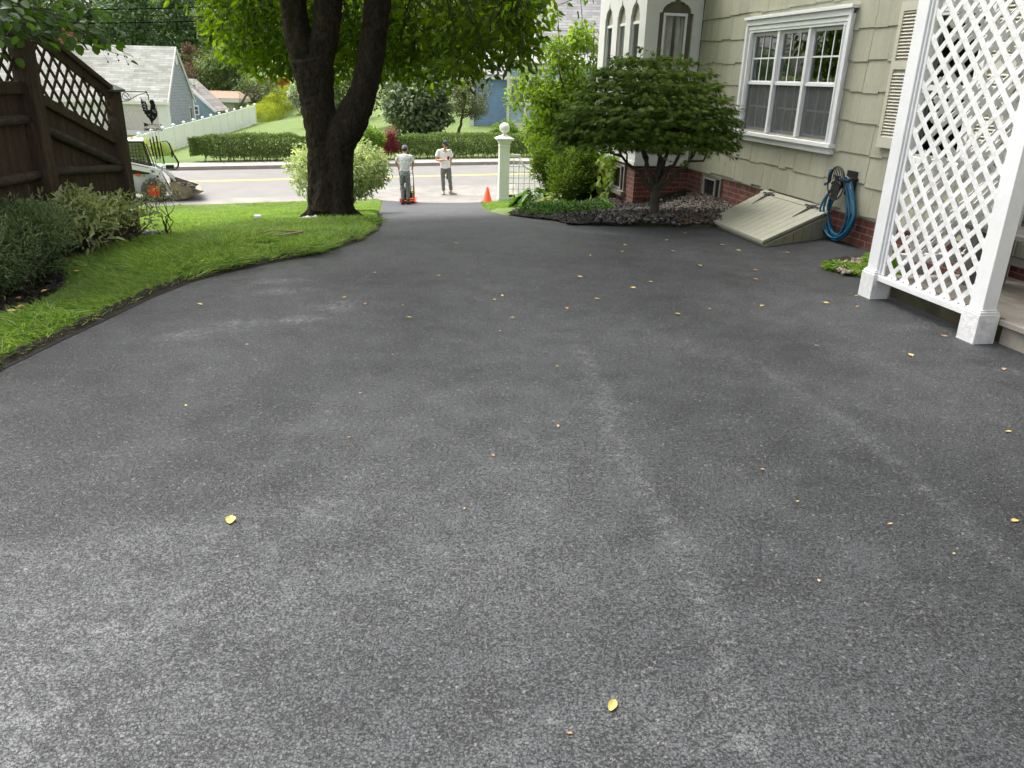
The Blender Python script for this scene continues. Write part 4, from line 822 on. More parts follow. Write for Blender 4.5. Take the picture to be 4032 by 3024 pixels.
bend = np.tile(np.array([0, 0, -.12]), (len(P), 1))
# high filling crown that shades the lawn
cs_, r_ = ell_clumps(130, (-2.5, 11.0, 5.2), (4.4, 4.6, 2.2), .6, 1.1, .35, .7)
keep = cs_[:, 2]-1.1*r_[:, 2] > np.maximum(3.5, 2.5+.096*(cs_[:, 1]+.6)); cs_, r_ = cs_[keep], r_[keep]
P2, d2 = clumps(9000, cs_, r_, .3); kp = ~((P2[:, 0]*12/P2[:, 1] > .2) & (P2[:, 2] < 1.62+.13*P2[:, 1])); P2, d2 = P2[kp], d2[kp]; D2 = nrm(d2*.5+rdir(len(P2))*.7+np.array([0, 0, -.6])); U2 = nrm(d2+rdir(len(P2))*.6)
PA = np.concatenate([P, P2]); DA = np.concatenate([D, D2]); UA = np.concatenate([U, U2]); LA = np.concatenate([ln, RNG.uniform(.12, .2, len(P2))])
leafobj('crown', PA, DA, UA, LA, LA*.5, LM['cherry'], ch, 'ovate')
for k in range(26):   # boughs
    a = [zx(430, -350, 12.05), zx(700, -350, 11.6), zx(1060, -350, 12.0)][k % 3]; th = 2*pi*k/26+RNG.normal()*.2; e_ = np.array([TC[0]+4.2*cos(th), TC[1]+3.6*sin(th), 3.9+RNG.normal()*.4]); limb_to(mbw, a, e_, .07, .015, 6, 7, .12, .25)
for k in range(26):
    a = [zx(430, -350, 12.05), zx(700, -350, 11.6), zx(1060, -350, 12.0)][k % 3]; e_ = np.array([RNG.uniform(-4.3, .6), RNG.uniform(11.5, 14.2), 2.75+RNG.normal()*.2]); limb_to(mbw, a, e_, .045, .008, 5, 7, .15, .3)
mbw.build('branches', M['twig'], ch)
# ================================================================== round-leaved tree overhanging the fence
rt = thing('round_leaved_tree', 'round-leaved tree whose branch overhangs the brown fence at the top left', 'tree', (-6.6, 5.2, 0)); mb = MB()
rz0 = float(G(-6.6, 5.2, False)); mb.tube([(-6.6, 5.2, rz0-.1), (-6.5, 5.3, .8), (-6.3, 5.5, 1.8), (-6.1, 5.7, 2.9)], [.14, .11, .09, .05], 10); mb.build('trunk', M['bark'], rt, True)
P = []; D = []; mb = MB()
ends = []
for (px, py, Y, n_) in ((60, 60, 6.2, 3), (160, 40, 6.4, 3), (280, 70, 6.6, 3), (380, 60, 6.9, 3), (60, 150, 6.1, 3), (210, 150, 6.4, 3), (330, 150, 6.7, 3), (440, 150, 6.9, 3), (500, 225, 7.1, 1), (410, 190, 6.9, 2), (90, 20, 6.6, 3), (330, 10, 7, 3), (230, 100, 6.9, 3), (130, 110, 6.6, 3), (20, 100, 6.3, 3), (455, 200, 6.9, 1), (350, 195, 6.8, 1), (270, 165, 6.6, 2), (30, 190, 6.1, 2), (170, -60, 6.4, 3), (330, -70, 6.7, 3), (40, -70, 6.2, 3), (-60, 60, 6.2, 3), (-80, 180, 6.1, 3)):
    for q in range(n_):
        e_ = at(px+RNG.normal()*28, py+RNG.normal()*20, Y+RNG.normal()*.25); a = np.array([-5.7+RNG.normal()*.15, 5.9, 2.35+RNG.normal()*.12]); limb_to(mb, a, e_, .012, .002, 5, 7, .1, .12)
        m = 17; t = RNG.uniform(.35, 1.02, m)[:, None]; p = a+(e_-a)*t+np.array([0, 0, .12])*np.linalg.norm(e_-a)*t*(1-t)+RNG.normal(size=(m, 3))*.04; P.append(p); D.append(nrm(RNG.normal(size=(m, 3))*.6+(e_-a)*.4+np.array([0, 0, -.55])))
P = np.concatenate(P); D = np.concatenate(D); U = nrm(np.array([0, 0, 1.])+rdir(len(P))*.75); s = RNG.uniform(.06, .095, len(P)); leafobj('crown', P, D, U, s, s*.72, LM['round'], rt, 'round')
e0 = at(500, 215, 7.1)
for k in range(7): p = at(440+RNG.uniform(-20, 90), 235+RNG.uniform(-25, 25), 7.05); mb.ball(p, .008, 6, 4); mb.tube([p, p+np.array([-.02, 0, .05])], .0012, 3)
mb.build('branches', M['twig'], rt)
# ================================================================== shrub builders
def stems(mb, c, z, k, R, h, r=.012, spread=.6):
    for i_ in range(k):
        a = RNG.uniform(0, 2*pi); q = R*sqrt(RNG.random()); limb_to(mb, (c[0]+.12*R*cos(a), c[1]+.12*R*sin(a), z), (c[0]+q*cos(a)*spread*1.4, c[1]+q*sin(a)*spread*1.4, z+h*RNG.uniform(.6, 1)), r, r*.35, 5, 5, .12)
def shrub(name, label, cat, c, R, H, material, n, size, ratio=.5, shape='quad', z=None, lift=.0, k=26, cl=.35, nstem=9, group=None, under=None, droop=.2, foliage='foliage', shell=.5, flat=.9, stemr=.012):
    z = float(under(c[0], c[1])) if under else (float(G(c[0], c[1], False)) if z is None else z)
    o = thing(name, label, cat, (c[0], c[1], z), group); R = R if isinstance(R, tuple) else (R, R)
    cc, rr = ell_clumps(k, (c[0], c[1], z+lift+(H-lift)*.5), (R[0]*.8, R[1]*.8, (H-lift)*.42), cl*.6, cl, .55, flat, z+lift*.9)
    crown(foliage, o, material, cc, rr, n, size, ratio, shape, droop, shell)
    mb = MB(); stems(mb, c, z-.03, nstem, max(R), H*.75, stemr); mb.build('stems', M['stem'], o); return o
# left bed
shrub('variegated_shrub', 'pale speckled leaf azalea shrub in the bed before the brown fence', 'shrub', (-3.9, 6.95), (.42, .66), .46, LM['rhodo'], 2100, .07, .36, 'ovate', None, .1, 34, .2, 14, droop=-.35)
shrub('variegated_shrub', 'low dark azalea clump at the foot of the fence end post', 'shrub', (-3.95, 7.85), (.26, .42), .32, LM['rhodo'], 600, .06, .38, 'ovate', None, .1, 16, .18, 9, droop=-.3)
jn = shrub('juniper_shrub', 'feathery blue-green juniper shrub at the left edge of the lawn', 'shrub', (-3.82, 5.7), (.46, .8), .54, LM['juniper'], 20000, .042, .2, 'quad', None, .1, 40, .24, 14, droop=-.5)
sd = thing('sapling', 'thin bare-stemmed sapling with few leaves beside the fence end post', 'sapling', (-3.6, 8.35, fz(8.35))); mb = MB(); P = []; z0 = float(G(-3.6, 8.35, False))
for k in range(7):
    e_ = np.array([-3.68+RNG.uniform(-.16, .14), 8.35+RNG.uniform(-.15, .15), z0+RNG.uniform(.3, .62)]); limb_to(mb, (-3.7, 8.35, z0-.02), e_, .007, .002, 5, 6, .2); P.append(e_+RNG.normal(size=(16, 3))*np.array([.06, .06, .045]))
mb.build('stems', M['twig'], sd); P = np.concatenate(P); leafobj('foliage', P, rdir(len(P)), rdir(len(P)), .036, .015, LM['rhodo'], sd, 'ovate')
# variegated bush behind the tree
shrub('variegated_dogwood', 'rounded cream and green variegated bush behind the cherry trunk', 'bush', (-3.62, 16.2), (1.05, .95), 1.45, LM['varieg'], 12000, .085, .42, 'ovate', None, .3, 60, .40, 12, droop=.3)
# Japanese maple
MX, MY = 1.74, 10.05; mz = float(G(MX, MY, False))
jm = thing('japanese_maple', 'low umbrella-shaped green Japanese maple in the pebble bed', 'tree', (MX, MY, mz)); mb = MB()
mb.tube([(MX, MY, mz-.05), (MX, MY, mz+.02), (MX-.015, MY, mz+.2), (MX-.02, MY, mz+.42)], [.085, .06, .055, .055], 12); fork = np.array([MX-.02, MY, mz+.42]); mcs = []; mrs = []
mains = []
for (dx, dy, h) in ((-.85, .0, .78), (-.45, -.3, .95), (-.35, .35, 1.0), (.0, -.1, 1.15), (.35, .25, 1.1), (.5, -.25, .95), (.85, .05, .85), (.1, .4, 1.05)):
    m_ = fork+np.array([dx*.45, dy*.45, (h-.42)*.62]); e_ = np.array([MX+dx, MY+dy, mz+h+.18]); limb_to(mb, fork-np.array([0, 0, .12]), m_, .034, .02, 7, 5, .15); mains.append((m_, e_))
    for q in range(4):
        e2 = e_+np.array([RNG.normal()*.22, RNG.normal()*.22, RNG.uniform(-.12, .25)]); limb_to(mb, m_, e2, .016, .004, 5, 5, .18)
mb.build('trunk', mat('maple_bark', (.055, .046, .036), .8, .25, 12., .4, 50), jm, True)
n_ = 13000; th = RNG.uniform(0, 2*pi, n_); rr = np.sqrt(RNG.random(n_)); X = rr*np.cos(th); Yv = rr*np.sin(th)
lay = RNG.random(n_)**1.6; top_ = 1.84-.66*rr**2.4+.10*(vnoise(X*5+9, Yv*5+3, 4)-.5)*2; bot_ = .93-.10*rr+.28*(1-rr)*0; zz = top_+(bot_-top_)*np.where(rr > .75, RNG.random(n_), lay); zz = np.round(zz/.13)*.13+RNG.normal(size=n_)*.028
hole = vnoise(X*5+20, Yv*5+np.round(zz/.13)*7, 9) > .13
P = np.stack([MX-.2+X*1.10*(1+.08*(vnoise(th*2, th*0, 2)-.5)), MY+Yv*.85, mz+zz], 1)[hole]; out = np.stack([X, Yv, np.zeros(n_)], 1)[hole]
D = nrm(out*.8+rdir(len(P))*.55+np.array([0, 0, -.38])); U = nrm(np.array([0, 0, 1.])+out*.25+rdir(len(P))*.35); s = RNG.uniform(.07, .105, len(P)); leafobj('crown', P, D, U, s, s*1.02, LM['maple'], jm, 'star')
# yews, lilac, vine, hostas, ground cover
for (c, R, H, lb) in (((1.02, 14.9), .46, 1.06, 'globe-clipped dark yew nearest the white bay'), ((.82, 16.8), .6, 1.25, 'larger globe-clipped bright green yew beside the white gate trellis')):
    shrub('yew_shrub', lb, 'shrub', c, R, H, LM['yew'], 24000, .055, .42, 'quad', None, .24, 24, .36, 26, 'clipped yews in the house bed', droop=-.3, shell=.55, stemr=.011)
li = thing('lilac_shrub', 'tall bright green lilac shrub between the white bay and the gate', 'shrub', (1.45, 18.4, float(G(1.45, 18.4, False)))); mb = MB(); lz = float(G(1.45, 18.4, False)); cl_ = []; 
for k in range(16):
    a = RNG.uniform(0, 2*pi); e_ = np.array([1.42+RNG.uniform(-1.25, .55), 18.4+RNG.uniform(-.7, .7), lz+RNG.uniform(2.2, 4.35)]); limb_to(mb, (1.45+.15*cos(a), 18.4+.15*sin(a), lz-.05), e_, .03, .006, 6, 7, .12)
    for t in np.linspace(.28, 1, 6): cl_.append(np.array([1.45, 18.4, lz])*(1-t)+e_*t+RNG.normal(size=3)*.14)
for k in range(26): cl_.append(np.array([RNG.uniform(.35, 1.3), 17.9+RNG.uniform(-.3, .5), lz+RNG.uniform(.9, 2.3)]))
mb.build('stems', M['stem'], li); crown('foliage', li, LM['lilac'], np.array(cl_), RNG.uniform(.22, .38, len(cl_)), 15000, .10, .62, 'ovate', .45, .25)
vi = thing('climbing_vine', 'thin leafy vine climbing the brick under the white bay', 'vine', hp(6.2, -1.0, -.4)); mb = MB(); P = []
for k in range(9):
    s0 = RNG.uniform(5.75, 6.9); a = np.array(hp(s0, -1.0, float(bank(*hp(s0, -1.0, 0)[:2])))); e_ = np.array(hp(s0+RNG.uniform(-.35, .3), -.98, RNG.uniform(.35, .85))); limb_to(mb, a, e_, .006, .003, 4, 7, .2); t = RNG.random(30)[:, None]; P.append(a+(e_-a)*t+RNG.normal(size=(30, 3))*.06)
mb.build('stems', M['stem'], vi); P = np.concatenate(P); s = RNG.uniform(.07, .12, len(P)); leafobj('foliage', P, nrm(rdir(len(P))*.5+np.array([0, -.2, -.7])), nrm(rdir(len(P))*.5+np.array([-.7, -.6, .3])), s, s*.8, LM['lilac'], vi, 'round')
def rosette(name, label, cat, c, R, H, material, n, size, ratio):
    z = float(G(c[0], c[1], False)); o = thing(name, label, cat, (c[0], c[1], z)); a = RNG.uniform(0, 2*pi, n); r = R*np.sqrt(RNG.random(n)); P = np.stack([c[0]+r*np.cos(a)*.75, c[1]+r*np.sin(a)*.75, z+.02+H*(1-(r/R)**1.5)*RNG.uniform(.4, 1, n)], 1)
    out = np.stack([np.cos(a), np.sin(a), np.zeros(n)], 1); D = nrm(out+rdir(n)*.3+np.array([0, 0, .1])); s = size*RNG.uniform(.6, 1.2, n); leafobj('leaves', P, D, nrm(np.array([0, 0, 1.])+out*.4+.25*rdir(n)), s, s*ratio, material, o, 'ovate', np.tile([0, 0, -.35], (n, 1))); return o
rosette('hosta_plant', 'dark green glossy hosta clump beside the gate lawn', 'plant', (.32, 16.0), .48, .42, LM['hosta'], 150, .22, .6)
rosette('hosta_plant', 'cream variegated hosta clump under the yews', 'plant', (.72, 14.6), .36, .30, LM['hosta2'], 110, .17, .5)
rosette('coral_bells_plant', 'yellow and rust leaved plant at the tip of the bed', 'plant', (.42, 13.3), .26, .22, LM['coral'], 90, .11, .8)
gc = []; 
for (c, r) in (((.75, 12.5), .48), ((1.1, 12.2), .42), ((.45, 11.7), .3), ((1.3, 13.0), .3), ((.8, 11.2), .3), ((.3, 12.4), .28), ((.55, 11.0), .2)):
    n_ = int(3600*r); a = RNG.uniform(0, 2*pi, n_); q = r*np.sqrt(RNG.random(n_)); x = c[0]+q*np.cos(a); y = c[1]+q*np.sin(a); gc.append(np.stack([x, y, G(x, y, False)+.02+.16*(1-(q/r)**2)*RNG.random(n_)], 1))
gc = np.concatenate(gc); s = RNG.uniform(.03, .06, len(gc)); tag(leafobj('ground_cover', gc, nrm(rdir(len(gc))*.7+np.array([0, 0, .4])), nrm(rdir(len(gc))*.6+np.array([0, 0, 1.])), s, s*.55, LM['cover'], None, 'ovate'), 'low green ground cover speckled white in front of the yews', 'ground cover', kind='stuff')
# ================================================================== pebbles
def ico(): 
    bm = bmesh.new(); bmesh.ops.create_icosphere(bm, subdivisions=1, radius=1); v = np.array([tuple(q.co) for q in bm.verts]); f = np.array([[q.index for q in p.verts] for p in bm.faces]); bm.free(); return v, f
IV, IF = ico()
def stones(name, P, s, m, label, cat):
    n = len(P); k = len(IV); A_ = rdir(n); B_ = nrm(np.cross(A_, rdir(n))); A_[:, 2] *= .3; A_ = nrm(A_); B_ = nrm(np.cross(np.cross(A_, B_), A_)); C_ = np.cross(A_, B_)
    sc_ = np.stack([s*RNG.uniform(.9, 1.5, n), s*RNG.uniform(.7, 1.1, n), s*RNG.uniform(.45, .8, n)], 1); nz = 1+.16*RNG.normal(size=(n, k)); L_ = IV[None]*nz[..., None]
    V = P[:, None]+L_[..., 0:1]*(A_*sc_[:, 0:1])[:, None]+L_[..., 1:2]*(B_*sc_[:, 1:2])[:, None]+L_[..., 2:3]*(C_*sc_[:, 2:3])[:, None]
    F = (IF[None]+(np.arange(n)*k)[:, None, None]).reshape(-1, 3); return tag(link(bpy.data.objects.new(name, npmesh(name, V.reshape(-1, 3), np.full(len(F), 3), F.ravel(), m, True))), label, cat, kind='stuff')
def pebm(name, stops):
    m, t, b = _new(name); g = t.nodes.new('ShaderNodeNewGeometry'); k = len(stops); c = ramp(t, g.outputs['Random Per Island'], [(i/(k-1), s) for i, s in enumerate(stops)]).outputs[0]
    n = N(t, 'TexNoise', Scale=40., Detail=4.); L(t, g.outputs['Position'], n.inputs[0]); L(t, mixc(t, 1., c, ramp(t, n.outputs[0], [(.3, (.75,)*3), (.7, (1.2,)*3)]).outputs[0], 'MULTIPLY'), b.inputs['Base Color']); b.inputs['Roughness'].default_value = .55; return m
P = []
while len(P) < 5200:
    x = RNG.uniform(.72, 3.0); y = 9.43+RNG.random()*3.6
    s = (x-HA[0])*HU[0]+(y-HA[1])*HU[1]; v = (x-HA[0])*HV[0]+(y-HA[1])*HV[1]
    if v > -.03 or (s > BAY0-.0 and v > BV): continue
    if x < .95+.3*(y-9.5) or (y > 9.8+1.5*(x-.8)): continue
    P.append((x, y, float(bz(x, y))+RNG.uniform(.0, .03)))
P = np.array(P); fr = (P[:, 1] < 9.85+.12*np.sin(P[:, 0]*6)) & (P[:, 0] < 1.95)
stones('river_pebbles', P[fr], RNG.uniform(.016, .034, fr.sum()), pebm('grey_pebble', [(.013, .012, .010), (.024, .021, .018), (.05, .045, .039), (.18, .175, .16), (.02, .016, .013)]), 'grey and black river pebbles along the asphalt below the maple', 'pebbles')
stones('brown_pebbles', P[~fr], RNG.uniform(.016, .034, (~fr).sum()), pebm('tan_pebble', [(.026, .017, .010), (.045, .030, .017), (.075, .05, .028), (.018, .013, .009), (.065, .048, .032)]), 'tan brown pebbles between the maple and the brick wall', 'pebbles')
fs = MB(); fs.box(2.05, 2.38, 9.46, 9.56, -.02, .05); tag(fs.build('edging_stone', mat('edging_stone', (.17, .14, .09), .8, .3, 9., .5, 40), bevel=.02), 'flat tan edging stone between the pebbles and the cellar door', 'stone')
def chips(name, n, xa, xb, ya, yb, cond, label):
    x = RNG.uniform(xa, xb, n); y = RNG.uniform(ya, yb, n); k = cond(x, y); x, y = x[k], y[k]
    P = np.stack([x, y, bz(x, y)+RNG.uniform(0, .012, len(x))], 1); D = nrm(np.stack([RNG.normal(size=len(x)), RNG.normal(size=len(x)), RNG.normal(size=len(x))*.35], 1)); s = RNG.uniform(.025, .07, len(x))
    return tag(leafobj(name, P, D, nrm(np.array([0, 0, 1.])+rdir(len(x))*.45), s, s*.4, CHIP, None, 'quad'), label, 'bark chips', kind='stuff')
CHIP = pebm('bark_chip', [(.009, .006, .004), (.016, .010, .007), (.026, .017, .011), (.013, .008, .006), (.042, .028, .018)])
def inhouse(x, y): s_ = (x-HA[0])*HU[0]+(y-HA[1])*HU[1]; v_ = (x-HA[0])*HV[0]+(y-HA[1])*HV[1]; return (v_ > -.03) | ((s_ > BAY0) & (v_ > BV))
chips('bark_chips', 16000, -.1, 2.9, 9.42, 16.5, lambda x, y: ~inhouse(x, y) & (x > np.interp(y, [9.4, 10, 11.4, 12.7, 14.4, 17], [.64, .5, .16, -.14, .14, .45])), 'dark bark mulch chips covering the bed beside the house')
chips('bark_chips', 9000, -5.2, -3.2, 3.5, 8.9, lambda x, y: x < np.interp(y, [2.5, 4.6, 5.08, 5.75, 6.12, 7.2, 8.2, 8.8], [-3.17, -3.25, -3.33, -3.38, -3.57, -3.82, -3.69, -3.95]), 'dark bark mulch chips under the shrubs along the brown fence')
# little island of stones and weeds by the porch
sheet('pebble_island', [(2.93, 7.42), (3.08, 7.72), (3.35, 7.92)], [(2.98, 7.22), (3.18, 7.02), (3.62, 6.95)], 14, 10, lambda x, y: base(x, y)+.008, M['soil'])
n_ = 330; t = RNG.random(n_); q = RNG.random(n_); x = 2.97+t*.55; y = 7.38+.42*t-q*(.34+.30*t); stones('island_pebbles', np.stack([x, y, np.full(n_, .018)+RNG.random(n_)*.02], 1), RNG.uniform(.016, .032, n_), pebm('buff_pebble', [(.16, .12, .08), (.24, .19, .13), (.30, .25, .18), (.10, .08, .06), (.27, .24, .2)]), 'buff pebbles filling the small island beside the porch', 'pebbles')
for (c, R, H, lb) in (((3.28, 7.12), .2, .10, 'low spreading light green weeds on the front of the pebble island'), ((3.05, 7.28), .13, .07, 'small weed tuft at the left tip of the pebble island'), ((3.42, 7.3), .13, .24, 'taller leafy weed on the pebble island by the porch post')):
    z = .01; o = thing('weed_plant', lb, 'weed', (c[0], c[1], z)); n_ = int(420*R/.2); a = RNG.uniform(0, 2*pi, n_); r = R*np.sqrt(RNG.random(n_)); P = np.stack([c[0]+r*np.cos(a), c[1]+r*np.sin(a), z+H*RNG.random(n_)*(1-.6*r/R)], 1); D = nrm(np.stack([np.cos(a), np.sin(a), RNG.uniform(.1, 1.1, n_)], 1)); leafobj('leaves', P, D, nrm(np.array([0, 0, 1.])+rdir(n_)*.4), RNG.uniform(.05, .09, n_), .016, LM['weed'], o, 'ovate', np.tile([0, 0, -.3], (n_, 1)))
# ================================================================== grass
def grass(name, n, xa, xb, ya, yb, cond, h0, h1, label):
    x = RNG.uniform(xa, xb, n); y = RNG.uniform(ya, yb, n); k = cond(x, y); x, y = x[k], y[k]; n = len(x); z = G(x, y, False)-.005
    tuft = vnoise(x*3.1, y*3.1, 7); tall = vnoise(x*.9, y*.9, 8); h = (h0+(h1-h0)*RNG.random(n)**1.5)*(.6+.8*tuft*tall*1.6); lean = np.stack([vnoise(x*2, y*2, 11)-.5, vnoise(x*2, y*2, 12)-.5], 1)*1.3+RNG.normal(size=(n, 2))*.38
    D = nrm(np.concatenate([lean, np.ones((n, 1))], 1)); U = nrm(np.stack([RNG.normal(size=n), RNG.normal(size=n), np.zeros(n)], 1)); bd = np.concatenate([lean*.8, np.full((n, 1), -.25)], 1)
    return P_(name, np.stack([x, y, z], 1), D, U, h, label, bd)
def P_(name, P, D, U, h, label, bd): return tag(leafobj(name, P, D, U, h, np.clip(h*.085, .005, .0105), LM['grass'], None, 'blade', bd), label, 'grass', kind='stuff')
def inbed(x, y): return x < np.interp(y, [2.5, 4.6, 5.08, 5.75, 6.12, 7.2, 8.2, 8.8, 8.95, 9.2], [-3.15, -3.22, -3.3, -3.36, -3.55, -3.8, -3.66, -3.95, -9, -9])
def lawncond(x, y):
    edge = xl(y)-x-.012-.04*vnoise(y*7, y*0, 3); return (edge > 0) & ~(inbed(x, y)) & ~((x < -4.15) & (y < 8.6)) & (vnoise(x*5, y*5, 6) > .16)
grass('lawn_grass', 250000, -4.6, -1.55, 2.6, 10.5, lawncond, .05, .13, 'shaggy green lawn grass between the fence bed and the driveway')
grass('lawn_grass', 300000, -11.5, -1.6, 9.0, 26.3, lambda x, y: (xl(y)-x > .07) & (nn(x, y) < 25.25) & (np.hypot(x+2.75, y-11.9) > .4) & ~((x < -4.15) & (y < 8.6)) & (x > -.6*y), .04, .09, 'sunlit lawn grass sloping from the cherry tree to the street')
grass('lawn_grass', 90000, -1.0, 3.2, 15.5, 27.5, lambda x, y: (x-xr(y) > .03) & (nn(x, y) < 25.2) & (x < .35+.0*y+np.maximum(0, (y-19)*.3)), .03, .07, 'bright grass patch at the foot of the white gate post')
# ================================================================== street: loader, people, cone, gate post
M['lwhite'] = mat('loader_white', (.68, .69, .69), .35, .05, 3., dirt=(.42, .40, .36), dscale=3., dthr=.64); M['lblack'] = mat('loader_black', (.02, .02, .021), .4, .2)
M['tyre'] = mat('tyre_rubber', (.075, .07, .06), .85, .25, 8., .5, 30, dirt=(.22, .19, .15), dscale=5., dthr=.5); M['rim'] = mat('orange_rim', (.75, .075, .018), .45, .12, 5.)
M['orange'] = mat('safety_orange', (.80, .10, .025), .5, .08); M['bucket'] = mat('muddy_steel', (.05, .047, .043), .6, .3, 5., .4, 20, dirt=(.30, .24, .15), dscale=2.6, dthr=.44)
M['amber'] = mat('amber_lens', (.85, .34, .01), .2, .05); M['rubble'] = mat('asphalt_rubble', (.10, .09, .075), .95, .45, 10., .6, 40)
def lglass():
    m, t, b = _new('cab_glass'); tr = N(t, 'BsdfTransparent'); tr.inputs[0].default_value = (.72, .82, .78, 1); gl = N(t, 'BsdfGlossy'); gl.inputs['Roughness'].default_value = .05; mx = N(t, 'MixShader', Fac=.22); L(t, tr.outputs[0], mx.inputs[1]); L(t, gl.outputs[0], mx.inputs[2]); L(t, mx.outputs[0], t.nodes['Material Output'].inputs[0]); return m
M['cabglass'] = lglass(); M['tint'] = glass_mat('tinted_cab_glass', .38, .05, .1)
ld = thing('skid_steer_loader', 'white skid-steer loader with orange wheel rims and raised muddy bucket on the street', 'loader')
XZ = lambda y0: (lambda a, b, w_: (a, y0+w_, b))
mb = MB(); mb.prism([(-1.75, .3), (.30, .22), (.34, .62), (.22, .84), (-.1, .88), (-1.75, .95)], XZ(0), -.48, .48); mb.prism([(-1.8, .75), (-1.1, .75), (-1.1, 1.45), (-1.75, 1.5)], XZ(0), -.62, .62); mb.build('body', M['lwhite'], ld, bevel=.02)
mb = MB(); mb.prism([(-.85, .90), (-.08, .90), (-.03, 1.0), (-.45, 1.06), (-.85, 1.1)], XZ(0), -.55, .55); mb.prism([(.05, .72), (.38, .30), (.44, .55), (.2, .98)], XZ(0), -.45, .45); mb.build('side_panel', M['lblack'], ld)
mb = MB(); mb.box(-.5, -.36, -.565, -.55, .84, .91); mb.build('reflector', M['orange'], ld)
for sy in (-1, 1):
    mb = MB(); mb.prism([(-1.75, 1.52), (-1.0, 1.42), (-.48, 1.27), (.12, 1.12), (.26, 1.03), (.50, .36), (.575, .17), (.50, .11), (.41, .28), (.15, .84), (-.05, .95), (-.5, 1.05), (-1.7, 1.2)], XZ(sy*.66), -.07, .07); ar = mb.build('lift_arm', M['lwhite'], ld, bevel=.012)
    for (a, b, r) in ((.17, .83, .035), (.53, .16, .03), (.02, .98, .02)): mb = MB(); mb.tube([(a, sy*.66-.085, b), (a, sy*.66+.085, b)], r, 10); mb.build('pivot_pin', M['lblack'], ar)
    if sy < 0:
        mb = MB(); mb.prism([(-1.0, 1.36), (-.5, 1.235), (-.06, 1.125), (-.06, 1.112), (-.5, 1.215), (-1.0, 1.33)], XZ(sy*.735), -.004, .004); mb.build('stripe', mat('maroon_stripe', (.22, .03, .04), .5), ar)
        mb = MB(); mb.prism([(.0, .975), (.03, .955), (.06, .975), (.09, .965), (.085, 1.0), (.11, 1.03), (.07, 1.02), (.045, 1.035), (.02, 1.02), (-.03, 1.035), (.0, 1.005)], XZ(sy*.735), -.004, .004); mb.build('emblem', M['lblack'], ar)
    mb = MB(); mb.tube([(.10, sy*.45, 1.03), (.47, sy*.45, .40)], .035, 8); mb.tube([(.36, sy*.4, 1.06), (.70, sy*.4, .62)], .045, 8); mb.build('cylinder', M['lwhite'], ld, True)
for (wx, sy) in ((0, -1), (0, 1), (-1.02, -1), (-1.02, 1)):
    mb = MB(); prof = [(.20, -.13), (.34, -.145), (.372, -.11), (.385, 0), (.372, .11), (.34, .145), (.20, .13)]; c = (wx, sy*.72, .375)
    k = 28; vs = []; fs = []
    for j in range(k):
        t = 2*pi*j/k
        for r, w_ in prof: vs.append((c[0]+r*cos(t), c[1]+w_, c[2]+r*sin(t)))
    for j in range(k):
        for q in range(6): fs.append((j*7+q, j*7+q+1, ((j+1) % k)*7+q+1, ((j+1) % k)*7+q))
    mb.add(vs, fs)
    for j in range(18):
        t = 2*pi*j/18
        for (w0, w1, dt) in ((-.145, .0, .1), (0, .145, .0)): mb.beam((c[0]+.375*cos(t+dt), c[1]+w0, c[2]+.375*sin(t+dt)), (c[0]+.392*cos(t), c[1]+w1*.95, c[2]+.392*sin(t)), .05, .03, (cos(t), 0, sin(t)))
    wh = mb.build('wheel', M['tyre'], ld)
    mb = MB(); y1 = c[1]+sy*.10
    mb.tube([(c[0], c[1]-.12, c[2]), (c[0], c[1]+.12, c[2])], .205, 28, cap=False); mb.tube([(c[0], c[1]+sy*.03, c[2]), (c[0], c[1]+sy*.05, c[2])], .2, 28); mb.tube([(c[0], c[1]+sy*.05, c[2]), (c[0], c[1]+sy*.10, c[2])], [.09, .075], 16); mb.tube([(c[0], c[1]+sy*.11, c[2]), (c[0], c[1]+sy*.125, c[2])], [.215, .205], 28, cap=False)
    for j in range(8): t = 2*pi*j/8; mb.tube([(c[0]+.12*cos(t), c[1]+sy*.045, c[2]+.12*sin(t)), (c[0]+.12*cos(t), c[1]+sy*.07, c[2]+.12*sin(t))], .014, 6)
    mb.build('rim', M['rim'], wh)
mb = MB()      # cab: posts, roof rails, floor, seat back screen
for sy in (-1, 1):
    y = sy*.43
    for a, b in (((-.16, y, 1.92), (.02, y, 1.02)), ((-.95, y, 1.9), (-1.0, y, 1.1)), ((-.95, y, 1.90), (-.16, y, 1.92)), ((-1.0, y, 1.12), (.02, y, 1.03))): mb.beam(a, b, .06, .08, (0, 1, 0))
    for q in range(7): mb.tube([(-.9+.1*q, y, 1.86), (-.9+.1*q, y, 1.16)], .006, 4)
    for q in range(6): mb.tube([(-.92, y, 1.24+.11*q), (-.2, y, 1.24+.11*q)], .006, 4)
mb.box(-.98, -.9, -.43, .43, 1.05, 1.9); mb.beam((.03, -.43, 1.03), (.03, .43, 1.03), .06, .06)
cab = mb.build('cab_frame', M['lblack'], ld)
mb = MB(); mb.box(-1.0, -.12, -.48, .48, 1.93, 1.985); mb.box(-1.0, -.9, -.46, .46, 1.88, 1.93); mb.build('roof', M['lwhite'], cab, bevel=.02)
mb = MB(); mb.box(-.88, -.5, -.24, .24, .98, 1.1); mb.box(-.9, -.8, -.24, .24, 1.1, 1.6); mb.tube([(-.15, -.2, 1.0), (-.2, -.2, 1.4)], .02, 6); mb.tube([(-.15, .2, 1.0), (-.2, .2, 1.4)], .02, 6); mb.build('seat', mat('loader_seat', (.03, .03, .032), .6), cab)
